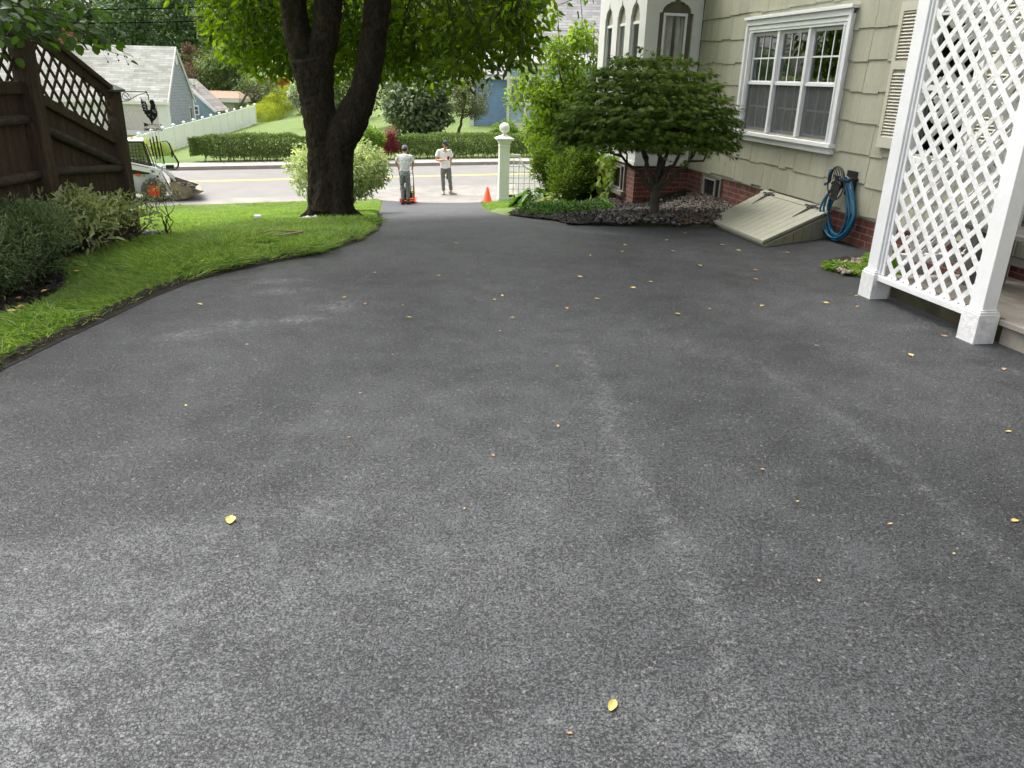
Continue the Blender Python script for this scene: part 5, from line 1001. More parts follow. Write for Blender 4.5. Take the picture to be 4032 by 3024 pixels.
mb = MB(); mb.add([(-.93, -.40, 1.14), (.0, -.40, 1.05), (-.17, -.40, 1.88), (-.93, -.40, 1.86)], [(0, 1, 2, 3)]); mb.add([(-.93, .40, 1.14), (.0, .40, 1.05), (-.17, .40, 1.88), (-.93, .40, 1.86)], [(0, 1, 2, 3)]); mb.build('side_glass', M['tint'], cab)
mb = MB(); mb.tube([(-.47, -.2, 1.985), (-.47, -.2, 2.06)], [.045, .04], 12); mb.build('beacon', M['amber'], cab)
# door swung open, seen face-on ahead of the cab
dpts = [(.10, 1.88), (.58, 1.96), (.66, 1.86), (.74, 1.55), (.88, 1.24), (.86, 1.14), (.77, 1.03), (.56, 1.0), (.18, 1.12)]
mb = MB(); mb.tube([(a, -.50, b) for a, b in dpts+dpts[:1]], [.012, .016, .026, .03, .034, .03, .022, .014, .012, .012], 8, cap=False); mb.box(.68, .73, -.53, -.5, 1.42, 1.62); dro = mb.build('door', M['lblack'], ld)
mb = MB(); mb.add([(a, -.50, b) for a, b in dpts], [tuple(range(len(dpts)))]); mb.build('pane', M['cabglass'], dro)
mb = MB(); mb.box(.46, .72, -.50, -.36, 1.04, 1.17); mb.tube([(.05, -.49, 1.75), (.45, -.49, 1.1)], .01, 5); mb.tube([(-.05, -.45, 1.86), (.12, -.45, 1.12)], .02, 6); mb.build('work_light', M['lblack'], ld, bevel=.01)
mb = MB(); pr = [(.52, .60), (.57, .30), (.63, .045), (1.2, .17), (1.55, .33)]
def bk_(p, y): return (p[0], y, p[1])
th_ = .022
for i_ in range(4):
    p, q = pr[i_], pr[i_+1]; d = nrm(np.array([q[0]-p[0], q[1]-p[1]])); n_ = np.array([-d[1], d[0]])*th_
    mb.hexa([bk_(p, -.86), bk_(q, -.86), bk_(q, .86), bk_(p, .86), bk_((p[0]+n_[0], p[1]+n_[1]), -.86), bk_((q[0]+n_[0], q[1]+n_[1]), -.86), bk_((q[0]+n_[0], q[1]+n_[1]), .86), bk_((p[0]+n_[0], p[1]+n_[1]), .86)])
for y in (-.88, .86): mb.prism([(.50, .62), (.55, .30), (.61, .02), (1.22, .15), (1.57, .32), (1.42, .36), (.62, .66)], XZ(y), 0, .022)
mb.beam((.53, -.86, .62), (.53, .86, .62), .04, .06); mb.build('bucket', M['bucket'], ld)
for o in [ld]: o.location = (*RP(27.07, -.30), -2.212); o.rotation_euler = (0, 0, radians(23.77)); ld.scale = (.89, .89, .89)
lr = Matrix.Translation(ld.location) @ Matrix.Rotation(radians(23.77), 4, 'Z') @ Matrix.Scale(.89, 4)
P = np.array([tuple(lr @ Vector((RNG.uniform(.70, 1.22), RNG.uniform(-.75, .75), RNG.uniform(.2, .43)))) for _ in range(100)])
# spoil heaped in the bucket: one heap
n_ = len(P); s = RNG.uniform(.04, .10, n_); k = len(IV); nz = 1+.25*RNG.normal(size=(n_, k)); V = P[:, None]+(IV[None]*nz[..., None])*np.stack([s*1.3, s, s*.6], 1)[:, None]
F = (IF[None]+(np.arange(n_)*k)[:, None, None]).reshape(-1, 3); tag(link(bpy.data.objects.new('rubble_heap', npmesh('rubble_heap', V.reshape(-1, 3), np.full(len(F), 3), F.ravel(), M['rubble']))), 'heap of broken asphalt and dirt filling the loader bucket', 'rubble', kind='stuff')
# ------------------------------------------------------------------ people
M['skin'] = mat('skin', (.50, .25, .16), .5, .08, 8.); M['tee'] = mat('white_tee', (.78, .78, .77), .8, .05, 6.); M['tee2'] = mat('pale_grey_tee', (.62, .63, .63), .8, .07, 6.)
M['trouser'] = mat('grey_trousers', (.14, .145, .145), .85, .2, 9.); M['jean'] = mat('faded_grey_jeans', (.23, .25, .255), .85, .28, 6.); M['hair'] = mat('dark_hair', (.02, .014, .01), .6, .2)
M['shoe'] = mat('beige_shoe', (.46, .41, .34), .7, .1); M['boot'] = mat('brown_boot', (.09, .045, .025), .7, .25)
def hand(mb, w_, d, up, side, curl=.5, s=1.):
    """palm at the wrist w_ pointing along d, four bent fingers and a thumb leaving the side of the palm"""
    w_ = np.array(w_, float); d = nrm(d); sd = nrm(np.cross(d, up)); up = np.cross(sd, d); pe = w_+d*.085*s
    mb.tube([w_, w_+d*.04*s, pe], [(.026*s, .017*s), (.040*s, .015*s), (.040*s, .013*s)], 8, side=sd)
    for k, ln in enumerate((.068, .078, .072, .056)):
        b = pe+sd*(.030-.020*k)*s; m_ = b+(d*cos(curl)-up*sin(curl))*ln*.5*s; e_ = m_+(d*cos(curl*2.1)-up*sin(curl*2.1))*ln*.5*s; mb.tube([b-d*.01*s, b, m_, e_], [.009*s, .0088*s, .008*s, .0065*s], 6)
    b = w_+d*.03*s+sd*side*.036*s; mb.tube([b, b+(d*.6+sd*side*.7)*.035*s, b+(d*.95+sd*side*.45-up*.3)*.062*s], [.012*s, .0105*s, .008*s], 6)
def head(mb, c, f, tilt):
    """head with face turned towards f"""
    f = nrm(f); up = nrm(np.array([0, 0, 1.])+np.array(tilt)); sd = nrm(np.cross(f, up)); f = nrm(np.cross(up, sd)); c = np.array(c)
    P = lambda a, b, d_: tuple(c+sd*a+f*b+up*d_)
    mb.tube([P(0, .0, .105), P(0, -.005, .075), P(0, .0, .03), P(0, .004, -.02), P(0, .018, -.065), P(0, .03, -.10)], [(.035, .045), (.068, .085), (.077, .098), (.074, .092), (.060, .075), (.034, .04)], 14, side=sd)
    mb.tube([P(0, .09, .015), P(0, .112, -.022), P(0, .095, -.034)], [.009, .015, .012], 6); mb.tube([P(-.03, .085, -.058), P(0, .097, -.056), P(.03, .085, -.058)], [.006, .009, .006], 6)
    for sx in (-1, 1): mb.ball(P(sx*.079, -.005, -.005), (.014, .018, .03), 8, 6); mb.ball(P(sx*.031, .083, .012), (.013, .013, .009), 8, 6); mb.tube([P(sx*.05, .082, .032), P(sx*.015, .092, .034)], .007, 5)
    return P, sd, f, up
# man on his phone
fold = bpy.data.textures.new('cloth_folds', 'CLOUDS'); fold.noise_scale = .055; fold.noise_depth = 1
def folds(o, k):
    m = o.modifiers.new('Folds', 'DISPLACE'); m.texture = fold; m.strength = k; m.mid_level = .5; return o
p1 = thing('person', 'man in white v-neck tee, grey trousers and dark cap looking at his phone', 'person')
mb = MB(); HP, hsd, hf, hup = head(mb, (.025, -.045, 1.625), (.42, -1, 0), (.05, -.28, 0))
mb.tube([(0, .03, 1.40), (.01, .0, 1.49), (.02, -.03, 1.57)], [.062, .053, .052], 10)
mb.tube([(-.205, .03, 1.43), (-.235, .01, 1.34), (-.262, -.02, 1.20), (-.262, -.035, 1.12)], [.056, .052, .046, .042], 10); mb.tube([(-.262, -.035, 1.12), (-.15, -.17, 1.125), (.0, -.27, 1.165), (.025, -.28, 1.17)], [.042, .043, .031, .027], 10)
hand(mb, (.02, -.28, 1.17), (.9, -.35, .18), (-.2, -.3, 1), 1, .75)
mb.tube([(.165, .03, 1.45), (.195, .05, 1.32), (.205, .07, 1.16)], [.055, .050, .042], 10); mb.tube([(.205, .07, 1.16), (.20, .03, 1.02), (.175, -.02, .90)], [.042, .038, .028], 10); hand(mb, (.175, -.02, .91), (-.25, -.15, -1), (0, -1, .2), 1, .3)
mb.tube([(0, .03, 1.42), (0, .03, 1.2), (.02, .02, .95)], [(.17, .095), (.155, .09), (.145, .09)], 12, side=(1, 0, 0))
for a in ((-.045, .02, .1), (.20, .05, .12)): mb.tube([(a[0], a[1], .06), (a[0], a[1], .22)], [.035, .045], 8)
for e in (((-.06, .02, .93), (-.06, .0, .5), (-.05, .02, .15)), ((.13, .02, .93), (.17, .0, .5), (.20, .05, .15))): mb.tube(e, [.075, .05, .04], 10)
mb.build('body', M['skin'], p1, remesh=.009)
mb = MB(); mb.tube([(.01, .02, 1.475), (0, .03, 1.44), (0, .035, 1.37), (-.01, .03, 1.22), (.01, .025, 1.05), (.03, .02, .92), (.035, .02, .855)], [(.085, .06), (.175, .085), (.198, .108), (.182, .108), (.170, .106), (.172, .11), (.172, .112)], 18, side=(1, 0, 0))
mb.tube([(-.13, .03, 1.43), (-.205, .025, 1.41), (-.242, .01, 1.32), (-.262, -.01, 1.22)], [.05, .06, .064, .066], 12); mb.tube([(.12, .03, 1.44), (.17, .03, 1.42), (.198, .045, 1.33), (.206, .06, 1.225)], [.05, .058, .062, .065], 12); folds(mb.build('shirt', M['tee'], p1, remesh=.011), .028)
mb = MB(); mb.add([(-.028, -.082, 1.462), (.048, -.078, 1.466), (.014, -.098, 1.385), (-.028, -.076, 1.462), (.048, -.072, 1.466), (.014, -.092, 1.385)], [(0, 1, 2), (5, 4, 3), (0, 3, 4, 1), (1, 4, 5, 2), (2, 5, 3, 0)]); mb.build('neckline', M['skin'], p1)
mb = MB(); mb.tube([(.035, .02, .95), (.035, .02, .85), (.035, .02, .78)], [(.155, .10), (.162, .108), (.150, .105)], 16, side=(1, 0, 0)); mb.tube([(-.045, .02, .86), (-.062, .01, .7), (-.062, -.01, .5), (-.052, .01, .3), (-.05, .02, .13)], [.095, .088, .068, .064, .058], 14); mb.tube([(.115, .02, .86), (.14, .015, .7), (.165, .0, .5), (.188, .03, .3), (.205, .05, .14)], [.095, .088, .068, .064, .058], 14); folds(mb.build('trousers', M['trouser'], p1, remesh=.011), .032)
def shoe(mb, c, d, m=1.):
    d = nrm(np.array([d[0], d[1], 0.])); s = np.array([-d[1], d[0], 0]); c = np.array(c); mb.tube([c-d*.085+(0, 0, .045), c-d*.07+np.array([0, 0, .06]), c+np.array([0, 0, .055]), c+d*.08+np.array([0, 0, .04]), c+d*.16+np.array([0, 0, .03]), c+d*.195+np.array([0, 0, .028])], [(.02, .03), (.040, .058), (.044, .055), (.046, .04), (.040, .03), (.018, .018)], 12, side=s)
mb = MB(); shoe(mb, (-.05, .01, .0), (-.15, -1, 0)); mb.build('shoe', M['shoe'], p1, True); mb = MB(); shoe(mb, (.215, .05, .0), (.95, -.3, 0)); mb.build('shoe', M['shoe'], p1, True)
M['cap'] = mat('dark_cap', (.028, .032, .034), .8, .15); M['cap2'] = mat('blue_grey_cap', (.13, .17, .21), .8, .15)
def capm(mb, HP, back=False):
    sg = -1 if back else 1; dz = .035
    rings = [(.088, .108, .02), (.089, .11, .06), (.078, .098, .098), (.05, .065, .12), (.01, .012, .128)]; o = len(mb.v); k = 16
    for ra, rb, h in rings:
        for j in range(k): t = 2*pi*j/k; mb.v.append(HP(ra*cos(t), rb*sin(t)-.0, h+dz-.02))
    for r in range(4):
        for j in range(k): mb.f.append((o+r*k+j, o+r*k+(j+1) % k, o+(r+1)*k+(j+1) % k, o+(r+1)*k+j))
    mb.f.append(tuple(o+4*k+j for j in range(k)))
    if not back:
        br_ = [(-.075, .075), (-.06, .15), (0, .185), (.06, .15), (.075, .075)]; mb.add([HP(a, b, .038-.12*max(b-.08, 0)) for a, b in br_]+[HP(a, b, .030-.12*max(b-.08, 0)) for a, b in br_], [(0, 1, 2, 3, 4), (9, 8, 7, 6, 5)]+[(i_, (i_+1) % 5, 5+(i_+1) % 5, 5+i_) for i_ in range(5)])
mb = MB(); capm(mb, HP); cp = mb.build('cap', M['cap'], p1, True)
mb = MB(); mb.add([HP(a, .1085-.25*a*a*8, .075+b) for a, b in ((-.035, -.02), (.035, -.02), (.04, .0), (.035, .022), (-.035, .022), (-.04, 0))], [tuple(range(6))]); mb.build('patch', mat('cap_patch', (.22, .25, .26), .8), cp)
mb = MB(); mb.tube([HP(0, -.02, .03), HP(0, -.03, -.03), HP(0, -.03, -.055)], [(.082, .092), (.079, .078), (.06, .06)], 12, side=hsd); mb.build('hair', M['hair'], p1, True)
mb = MB()
for sx in (-1, 1): mb.tube([HP(sx*.014, .103, .010), HP(sx*.05, .098, .012), HP(sx*.05, .095, -.012), HP(sx*.016, .101, -.012)], .012, 6)
mb.build('sunglasses', M['lblack'], p1)
p1.location = (*at(1752, 770, 27.3)[:2], -2.208); p1.rotation_euler = (0, 0, radians(4))
ph = thing('phone', 'dark smartphone held in the hand of the man in the white tee', 'phone'); mb = MB(); mb.beam((.105, -.315, 1.165), (.135, -.345, 1.28), .07, .009, (.4, 1, .2)); mb.build('case', M['lblack'], ph, bevel=.002); mb = MB(); mb.beam((.1072, -.3105, 1.173), (.1335, -.3370, 1.272), .06, .003, (.4, 1, .2)); mb.build('screen', mat('phone_screen', (.05, .055, .06), .1), ph)
ph.location = p1.location; ph.rotation_euler = p1.rotation_euler
rg = thing('rag', 'dark rag hanging from the back pocket of the man in the white tee', 'rag'); mb = MB(); mb.tube([(.075, .13, .80), (.07, .15, .68), (.065, .16, .5), (.062, .16, .46)], [(.02, .01), (.03, .012), (.022, .01), (.012, .008)], 8, jit=.1); mb.build('cloth', M['cap'], rg, True); rg.location = p1.location; rg.rotation_euler = p1.rotation_euler
# worker behind the machine, back to the camera
p2 = thing('person', 'worker seen from behind in grey tee, jeans and backwards cap pushing the compactor', 'person')
mb = MB(); HP, hsd, hf, hup = head(mb, (-.01, .16, 1.60), (.03, 1, 0), (0, .45, 0)); mb.tube([(0, .06, 1.42), (0, .10, 1.48), (-.005, .14, 1.55)], [.064, .054, .052], 10)
for sx, ex, hx_ in ((-1, -.262, -.232), (1, .250, .195)):
    mb.tube([(sx*.19, .05, 1.44), (sx*.23, .06, 1.36), (ex, .06, 1.235)], [.056, .05, .042], 10); mb.tube([(ex, .06, 1.235), ((ex+hx_)/2-.0, .17, 1.15), (hx_, .26, 1.085)], [.042, .04, .028], 10); hand(mb, (hx_, .255, 1.087), (0, .75, -.35), (sx*.9, .2, .3), -1, 1.15)
mb.tube([(0, .05, 1.42), (0, .02, 1.2), (0, 0, 1.0)], [(.17, .09), (.15, .09), (.14, .09)], 12, side=(1, 0, 0))
for e in (((-.075, 0, .95), (-.095, .02, .5), (-.085, -.03, .15)), ((.075, 0, .95), (.085, .04, .5), (.08, .0, .15))): mb.tube(e, [.075, .05, .04], 10)
mb.build('body', M['skin'], p2, remesh=.009)
mb = MB(); mb.tube([(0, .08, 1.475), (0, .06, 1.445), (0, .045, 1.37), (0, .02, 1.22), (0, 0, 1.08), (.0, 0, .995)], [(.085, .055), (.17, .085), (.195, .11), (.168, .108), (.150, .10), (.152, .105)], 18, side=(1, 0, 0))
for sx, ex in ((-1, -.25), (1, .24)): mb.tube([(sx*.12, .055, 1.435), (sx*.185, .05, 1.415), (sx*.222, .055, 1.35), (ex*.99, .06, 1.265)], [.05, .06, .062, .064], 12)
folds(mb.build('shirt', M['tee2'], p2, remesh=.011), .028)
mb = MB(); mb.tube([(0, 0, 1.03), (0, -.01, .93), (0, -.01, .84)], [(.146, .095), (.155, .108), (.148, .11)], 16, side=(1, 0, 0)); mb.tube([(-.075, -.01, .9), (-.085, .0, .72), (-.098, .03, .52), (-.085, .0, .3), (-.083, -.03, .14)], [.088, .082, .064, .058, .05], 14); mb.tube([(.075, -.01, .9), (.08, .01, .72), (.085, .05, .52), (.08, .02, .3), (.08, .0, .14)], [.088, .082, .064, .058, .05], 14); tr_ = folds(mb.build('trousers', M['jean'], p2, remesh=.011), .032)
mb = MB(); mb.tube([(0, -.0, 1.015), (0, 0, .985)], [(.151, .102), (.154, .105)], 18, side=(1, 0, 0)); mb.build('belt', mat('belt', (.10, .11, .115), .6), p2)
for sx in (-1, 1): mb = MB(); mb.prism([(sx*.03, .90), (sx*.115, .90), (sx*.115, .80), (sx*.072, .775), (sx*.03, .80)], lambda a, b, w_: (a, -.122+w_+abs(a)*.12, b), -.004, .004); mb.build('pocket', mat('jean_pocket', (.19, .205, .21), .85), tr_)
for (c, d, lift) in (((-.085, -.03, .0), (.05, 1, 0), .05), ((.08, .0, 0), (.12, 1, 0), .0)): mb = MB(); shoe(mb, c, d); mb.tube([(c[0], c[1], .06), (c[0], c[1], .17)], [.05, .056], 10); mb.build('boot', M['boot'], p2, True)
mb = MB(); capm(mb, HP, True); mb.build('cap', M['cap2'], p2, True); mb = MB(); mb.tube([HP(0, -.03, .03), HP(0, -.045, -.02), HP(0, -.04, -.06)], [(.086, .085), (.082, .072), (.05, .05)], 12, side=hsd); mb.build('hair', M['hair'], p2, True)
q_ = at(1597, 806, 24.6); p2.location = (q_[0], q_[1], float(base(q_[0], q_[1]))+.002)
cpm = thing('plate_compactor', 'orange plate compactor with two tall black handle bars pushed by the worker', 'compactor'); mb = MB()
mb.prism([(.30, .05), (.36, .0), (.86, .0), (.95, .08), (.93, .10), (.85, .035), (.36, .035), (.32, .08)], lambda a, b, w_: (w_, a, b), -.235, .235); mb.box(-.235, -.10, .33, .5, .06, .13); mb.box(.08, .235, .33, .5, .06, .13); mb.build('plate', M['orange'], cpm, bevel=.01)
mb = MB(); mb.box(-.15, .15, .48, .80, .06, .30); mb.build('housing', M['lblack'], cpm, bevel=.02)
mb = MB(); mb.box(-.14, .10, .50, .76, .32, .48); mb.tube([(.0, .62, .48), (.0, .62, .56)], .09, 14); mb.tube([(-.05, .5, .42), (-.05, .44, .42)], .05, 10); mb.build('engine', mat('engine_grey', (.16, .16, .16), .4), cpm, bevel=.015)
mb = MB(); mb.tube([(-.1+.08*cos(t), .52, .52+.09*sin(t)) for t in np.linspace(0, 2*pi, 18)], .01, 6, cap=False); mb.build('hoop', M['tee'], cpm)
mb = MB(); mb.box(.13, .19, .36, .44, .3, .37); mb.build('tag', mat('lime_tag', (.5, .75, .05), .5), cpm)
for (x0, x1) in ((-.185, -.235), (.215, .195)):
    mb = MB(); mb.tube([(x0, .50, .1), (x0, .47, .3), (x1, .33, 1.06), (x1, .30, 1.09)], .013, 8); mb.build('handle_bar', M['lblack'], cpm)
mb = MB(); mb.beam((.205, .42, .12), (.198, .38, .55), .035, .02, (0, 1, 0)); mb.build('guard', M['orange'], cpm); mb = MB(); mb.tube([(-.222, .365, .90), (.197, .365, .90)], .012, 8); mb.tube([(-.2, .44, .35), (.208, .44, .35)], .011, 8); mb.build('cross_bar', M['lblack'], cpm)
cpm.location = p2.location
# ------------------------------------------------------------------ cone, gate post, trellis
q_ = at(1919, 783, 24.3); cz0 = float(G(q_[0], q_[1], False)); cn = thing('traffic_cone', 'orange traffic cone with dark square base standing beside the white gate post', 'cone', (q_[0], q_[1], cz0))
mb = MB(); mb.lathe([(.15, .03), (.145, .035), (.028, .46), (.02, .468), (.001, .469)], (q_[0], q_[1], cz0), 24); mb.build('cone_body', M['orange'], cn, True); mb = MB(); mb.box(q_[0]-.19, q_[0]+.19, q_[1]-.19, q_[1]+.19, cz0-.0, cz0+.03); mb.build('foot', M['lblack'], cn, bevel=.008)
q_ = at(1981, 778, 24.3); gx, gy = q_[0], q_[1]; gz = float(G(gx, gy, False))-.03; k_ = radians(10)
def gq(a, b, z): return (gx+a*cos(k_)-b*sin(k_), gy+a*sin(k_)+b*cos(k_), gz+z)
M['gate'] = mat('pale_green_white_paint', (.66, .70, .64), .45, .04, 3., .05, 40)
gp = thing('gate_post', 'tall pale gate post topped with a white ball beside the driveway mouth', 'gate post', (gx, gy, gz)); mb = MB(); mb.box(-.15, .15, -.15, .15, .1, 1.70, gq); mb.box(-.168, .168, -.168, .168, 0, .14, gq); mb.box(-.16, .16, -.16, .16, .141, .165, gq); mb.build('shaft', M['gate'], gp, bevel=.006)
mb = MB(); mb.box(-.165, .165, -.165, .165, 1.62, 1.66, gq)
for (h0, h1, r0, r1) in ((1.70, 1.80, .165, .19), (1.80, 1.83, .235, .25), (1.832, 1.86, .262, .262), (1.862, 1.92, .25, .13)): mb.hexa([gq(*p, h0) for p in ((-r0, -r0), (r0, -r0), (r0, r0), (-r0, r0))]+[gq(*p, h1) for p in ((-r1, -r1), (r1, -r1), (r1, r1), (-r1, r1))])
mb.build('cap', M['gate'], gp, bevel=.004); mb = MB(); mb.lathe([(.11, 1.92), (.10, 1.945), (.055, 1.965), (.05, 1.99), (.07, 2.0), (.06, 2.01)], (gx, gy, gz), 24); mb.ball((gx, gy, gz+2.145), .148, 28, 18); mb.build('ball_finial', M['white'], gp, True)
tl = thing('trellis_panel', 'pale curved-top square trellis panel running from the gate post into the shrubs', 'trellis', gq(.8, 0, 0)); mb = MB(); cv = [(.16, 1.40), (.49, 1.40), (.50, 1.32), (.53, 1.22), (.59, 1.12), (.68, 1.05), (.80, 1.0), (1.8, .98)]
for i_ in range(len(cv)-1): mb.hexa([gq(cv[i_][0], -.05, cv[i_][1]-.07), gq(cv[i_+1][0], -.05, cv[i_+1][1]-.07), gq(cv[i_+1][0], .05, cv[i_+1][1]-.07), gq(cv[i_][0], .05, cv[i_][1]-.07), gq(cv[i_][0], -.05, cv[i_][1]), gq(cv[i_+1][0], -.05, cv[i_+1][1]), gq(cv[i_+1][0], .05, cv[i_+1][1]), gq(cv[i_][0], .05, cv[i_][1])])
mb.build('rail', M['gate'], tl, bevel=.004); mb = MB(); mb.box(.16, 1.8, -.03, .03, .05, .13, gq); mb.build('rail', M['gate'], tl, bevel=.004); mb = MB()
def tz(a): return float(np.interp(a, [c[0] for c in cv], [c[1] for c in cv]))-.05
for a in np.arange(.30, 1.8, .165): mb.box(a-.012, a+.012, -.012, .0, .13, tz(a), gq)
for z_ in np.arange(.22, 1.3, .165):
    a1 = max([a for a in np.arange(.16, 1.8, .02) if tz(a) > z_]+[.3]); mb.box(.151, a1, .0005, .012, z_-.012, z_+.012, gq)
mb.build('lattice', M['gate'], tl)
tbx = thing('tool_box', 'small black tool box with yellow catch standing behind the trellis panel', 'tool box', gq(.3, .35, 0)); mb = MB(); mb.box(.18, .42, .28, .44, .03, .17, gq); mb.build('case', M['lblack'], tbx, bevel=.012); mb = MB(); mb.box(.175, .425, .275, .445, .172, .20, gq); mb.tube([gq(.24, .36, .2), gq(.24, .36, .25), gq(.36, .36, .25), gq(.36, .36, .2)], .01, 6); mb.build('lid', mat('yellow_lid', (.6, .5, .03), .5), tbx, bevel=.006)
# litter on the lawn
q_ = (-2.72, 10.45); z0 = float(G(*q_, False)); bt = thing('plastic_bottle', 'crumpled clear white plastic bottle lying on the grass before the tree', 'bottle', (*q_, z0)); mb = MB(); pts = [(q_[0]-.13+.028*i_, q_[1]+.02*sin(i_), z0+.075+.006*sin(i_*2)) for i_ in range(9)]; mb.tube(pts, [.012, .014, .034, .040, .033, .041, .035, .040, .03], 12, jit=.14); mb.build('bottle_body', M['white'], bt, True); mb = MB(); mb.tube([(q_[0]-.155, q_[1], z0+.075), (q_[0]-.132, q_[1], z0+.075)], .016, 10); mb.build('bottle_cap', M['white'], bt)
q_ = (-3.95, 12.1); z0 = float(G(*q_, False)); cpb = thing('paper_cup', 'small white paper cup dropped on the lawn left of the tree', 'cup', (*q_, z0)); mb = MB(); mb.tube([(q_[0]-.05, q_[1], z0+.07), (q_[0]+.05, q_[1], z0+.075)], [.038, .03], 14, cap=False); mb.tube([(q_[0]+.048, q_[1], z0+.074), (q_[0]+.05, q_[1], z0+.075)], .029, 14); mb.build('cup_body', M['white'], cpb, True); mb = MB(); mb.tube([(q_[0]-.05+.0*cos(t), q_[1]+.039*cos(t), z0+.07+.039*sin(t)) for t in np.linspace(0, 2*pi, 15)], .004, 5, cap=False); mb.build('cup_rim', M['white'], cpb)
fr_ = thing('sunken_box', 'small tan wood-edged box sunk in the grass near the driveway', 'box', (-2.45, 8.0, .03)); mb = MB(); z1 = .06
for a, b in (((-2.66, 7.88), (-2.50, 8.12)), ((-2.50, 8.12), (-2.20, 8.08)), ((-2.20, 8.08), (-2.34, 7.86)), ((-2.34, 7.86), (-2.66, 7.88))): mb.beam((*a, z1), (*b, z1), .022, .03)
mb.build('edge_board', mat('tan_board', (.20, .14, .075), .8, .25, 12.), fr_); mb = MB(); mb.add([(-2.66, 7.88, .055), (-2.50, 8.12, .055), (-2.20, 8.08, .055), (-2.34, 7.86, .055)], [(0, 1, 2, 3)]); mb.build('infill', M['soil'], fr_)
# fallen leaves
LF = [leafm('yellow_fallen_leaf', [(.40, .27, .07), (.52, .40, .11), (.46, .39, .18)], .15, .5, tcol=(1.1, 1, .6)), leafm('tan_fallen_leaf', [(.38, .21, .09), (.46, .28, .14), (.30, .13, .05)], .1, .6, tcol=(1.1, 1, .6))]
def fallen(m, var):
    mb = MB(); R_ = random.Random(var); k = 8; vs = []
    for i_ in range(k+1):
        t = i_/k; w_ = .40*sin(pi*min(1, t*1.02))**.8*(1-.2*t)+.005; cu_ = .55 if var % 3 else .25
        for s in (-1, -.5, 0, .5, 1): vs.append((t-.5, s*w_*.9, .10+cu_*.30*s*s*w_*2+.18*(t-.5)**2*(1 if var % 2 else 2.2)+.05*R_.uniform(-1, 1)*abs(s)))
    fs = [(5*i_+j, 5*i_+j+1, 5*i_+j+6, 5*i_+j+5) for i_ in range(k) for j in range(4)]; mb.add(vs, fs); mb.tube([(-.5, 0, .12), (-.68, .03, .06), (-.86, .02, .02)], .018, 4); mz_ = min(v[2] for v in mb.v); mb.v = [(a, b, c-mz_) for a, b, c in mb.v]; o = mb.build('fallen_leaf', m, None, True); me = o.data; bpy.data.objects.remove(o); return me
ml = [[fallen(LF[c], v+10*c) for v in range(5)] for c in (0, 1)]
LV = [(2177, 934, 0, 45), (2191, 1127, 0, 50), (1922, 1134, 1, 36), (1768, 1257, 1, 30), (1647, 1016, 1, 34), (1722, 1084, 0, 22), (1205, 922, 1, 42), (1066, 985, 1, 30), (1003, 1100, 1, 20), (754, 946, 1, 26), (402, 877, 0, 28), (778, 850, 1, 22), (848, 767, 1, 20), (534, 745, 1, 22), (1080, 717, 1, 30), (1107, 687, 0, 30), (1204, 792, 0, 22), (884, 687, 0, 34), (870, 660, 0, 18), (789, 658, 1, 36), (744, 644, 1, 34), (432, 659, 0, 50), (1068, 649, 0, 30), (1224, 667, 1, 36), (1289, 647, 0, 40), (1253, 599, 0, 48), (1367, 623, 0, 62), (1463, 680, 0, 50), (1532, 668, 1, 28), (1512, 575, 0, 70), (1632, 605, 1, 54), (1646, 662, 0, 46), (1783, 656, 0, 56), (1851, 664, 1, 46), (1967, 769, 0, 54), (1763, 748, 1, 26), (2167, 799, 1, 40), (2039, 727, 1, 40), (1350, 530, 0, 60), (1451, 544, 0, 60), (1275, 553, 0, 30), (1440, 520, 1, 40), (1660, 530, 0, 70), (986, 526, 0, 30), (1085, 640, 0, 34), (1595, 542, 0, 60), (1560, 530, 1, 40), (1700, 547, 0, 40), (1230, 1585, 1, 22), (1405, 610, 0, 30), (1345, 545, 0, 40), (948, 596, 0, 26), (810, 590, 0, 24), (1030, 560, 1, 26), (2060, 1197, 0, 16), (1632, 585, 1, 32), (1850, 640, 0, 26), (1480, 505, 1, 40)]
def ground_hit(px, py, zf):
    d = _fw*FPX+_rt*(px-2016)+_dn*(py-1512); ts = np.linspace(1, 45, 9000)/d[1]; p = np.array([0, 0, CH])+ts[:, None]*d; g = zf(p[:, 0], p[:, 1])-p[:, 2]; return p[int(np.argmax(g > 0))]
def put_leaf(x, y, z, c, sz, lab, grp, k):
    o = bpy.data.objects.new('fallen_leaf', ml[c][k % 5]); link(o); o.location = (x, y, z); o.scale = (sz, sz*random.uniform(.75, 1.1), sz); o.rotation_euler = (random.uniform(-.1, .1), random.uniform(-.1, .1), random.uniform(0, 6.28)); tag(o, lab, 'leaf', grp); return o
for k, (a, b, c, s) in enumerate(LV):
    p = ground_hit(a*1.8228, b*1.8228, base); dist = float(np.linalg.norm(p-np.array([0, 0, CH]))); put_leaf(p[0], p[1], float(base(p[0], p[1]))+.001, c, max(.016, min(.05, s*.56/3100*dist)), ('small yellow fallen leaf lying on the dark asphalt', 'small curled tan fallen leaf lying on the dark asphalt')[c], 'fallen leaves scattered on the driveway', k)
for (a, b, lab, sz) in ((1322, 1530, 'large pale yellow fallen leaf alone on the asphalt at the bottom of the picture', .05), (499, 1127, 'pale yellow folded leaf alone on the asphalt at the lower left', .055)):
    p = ground_hit(a*1.8228, b*1.8228, base); put_leaf(p[0], p[1], float(base(p[0], p[1]))+.001, 0, sz, lab, None, 1)
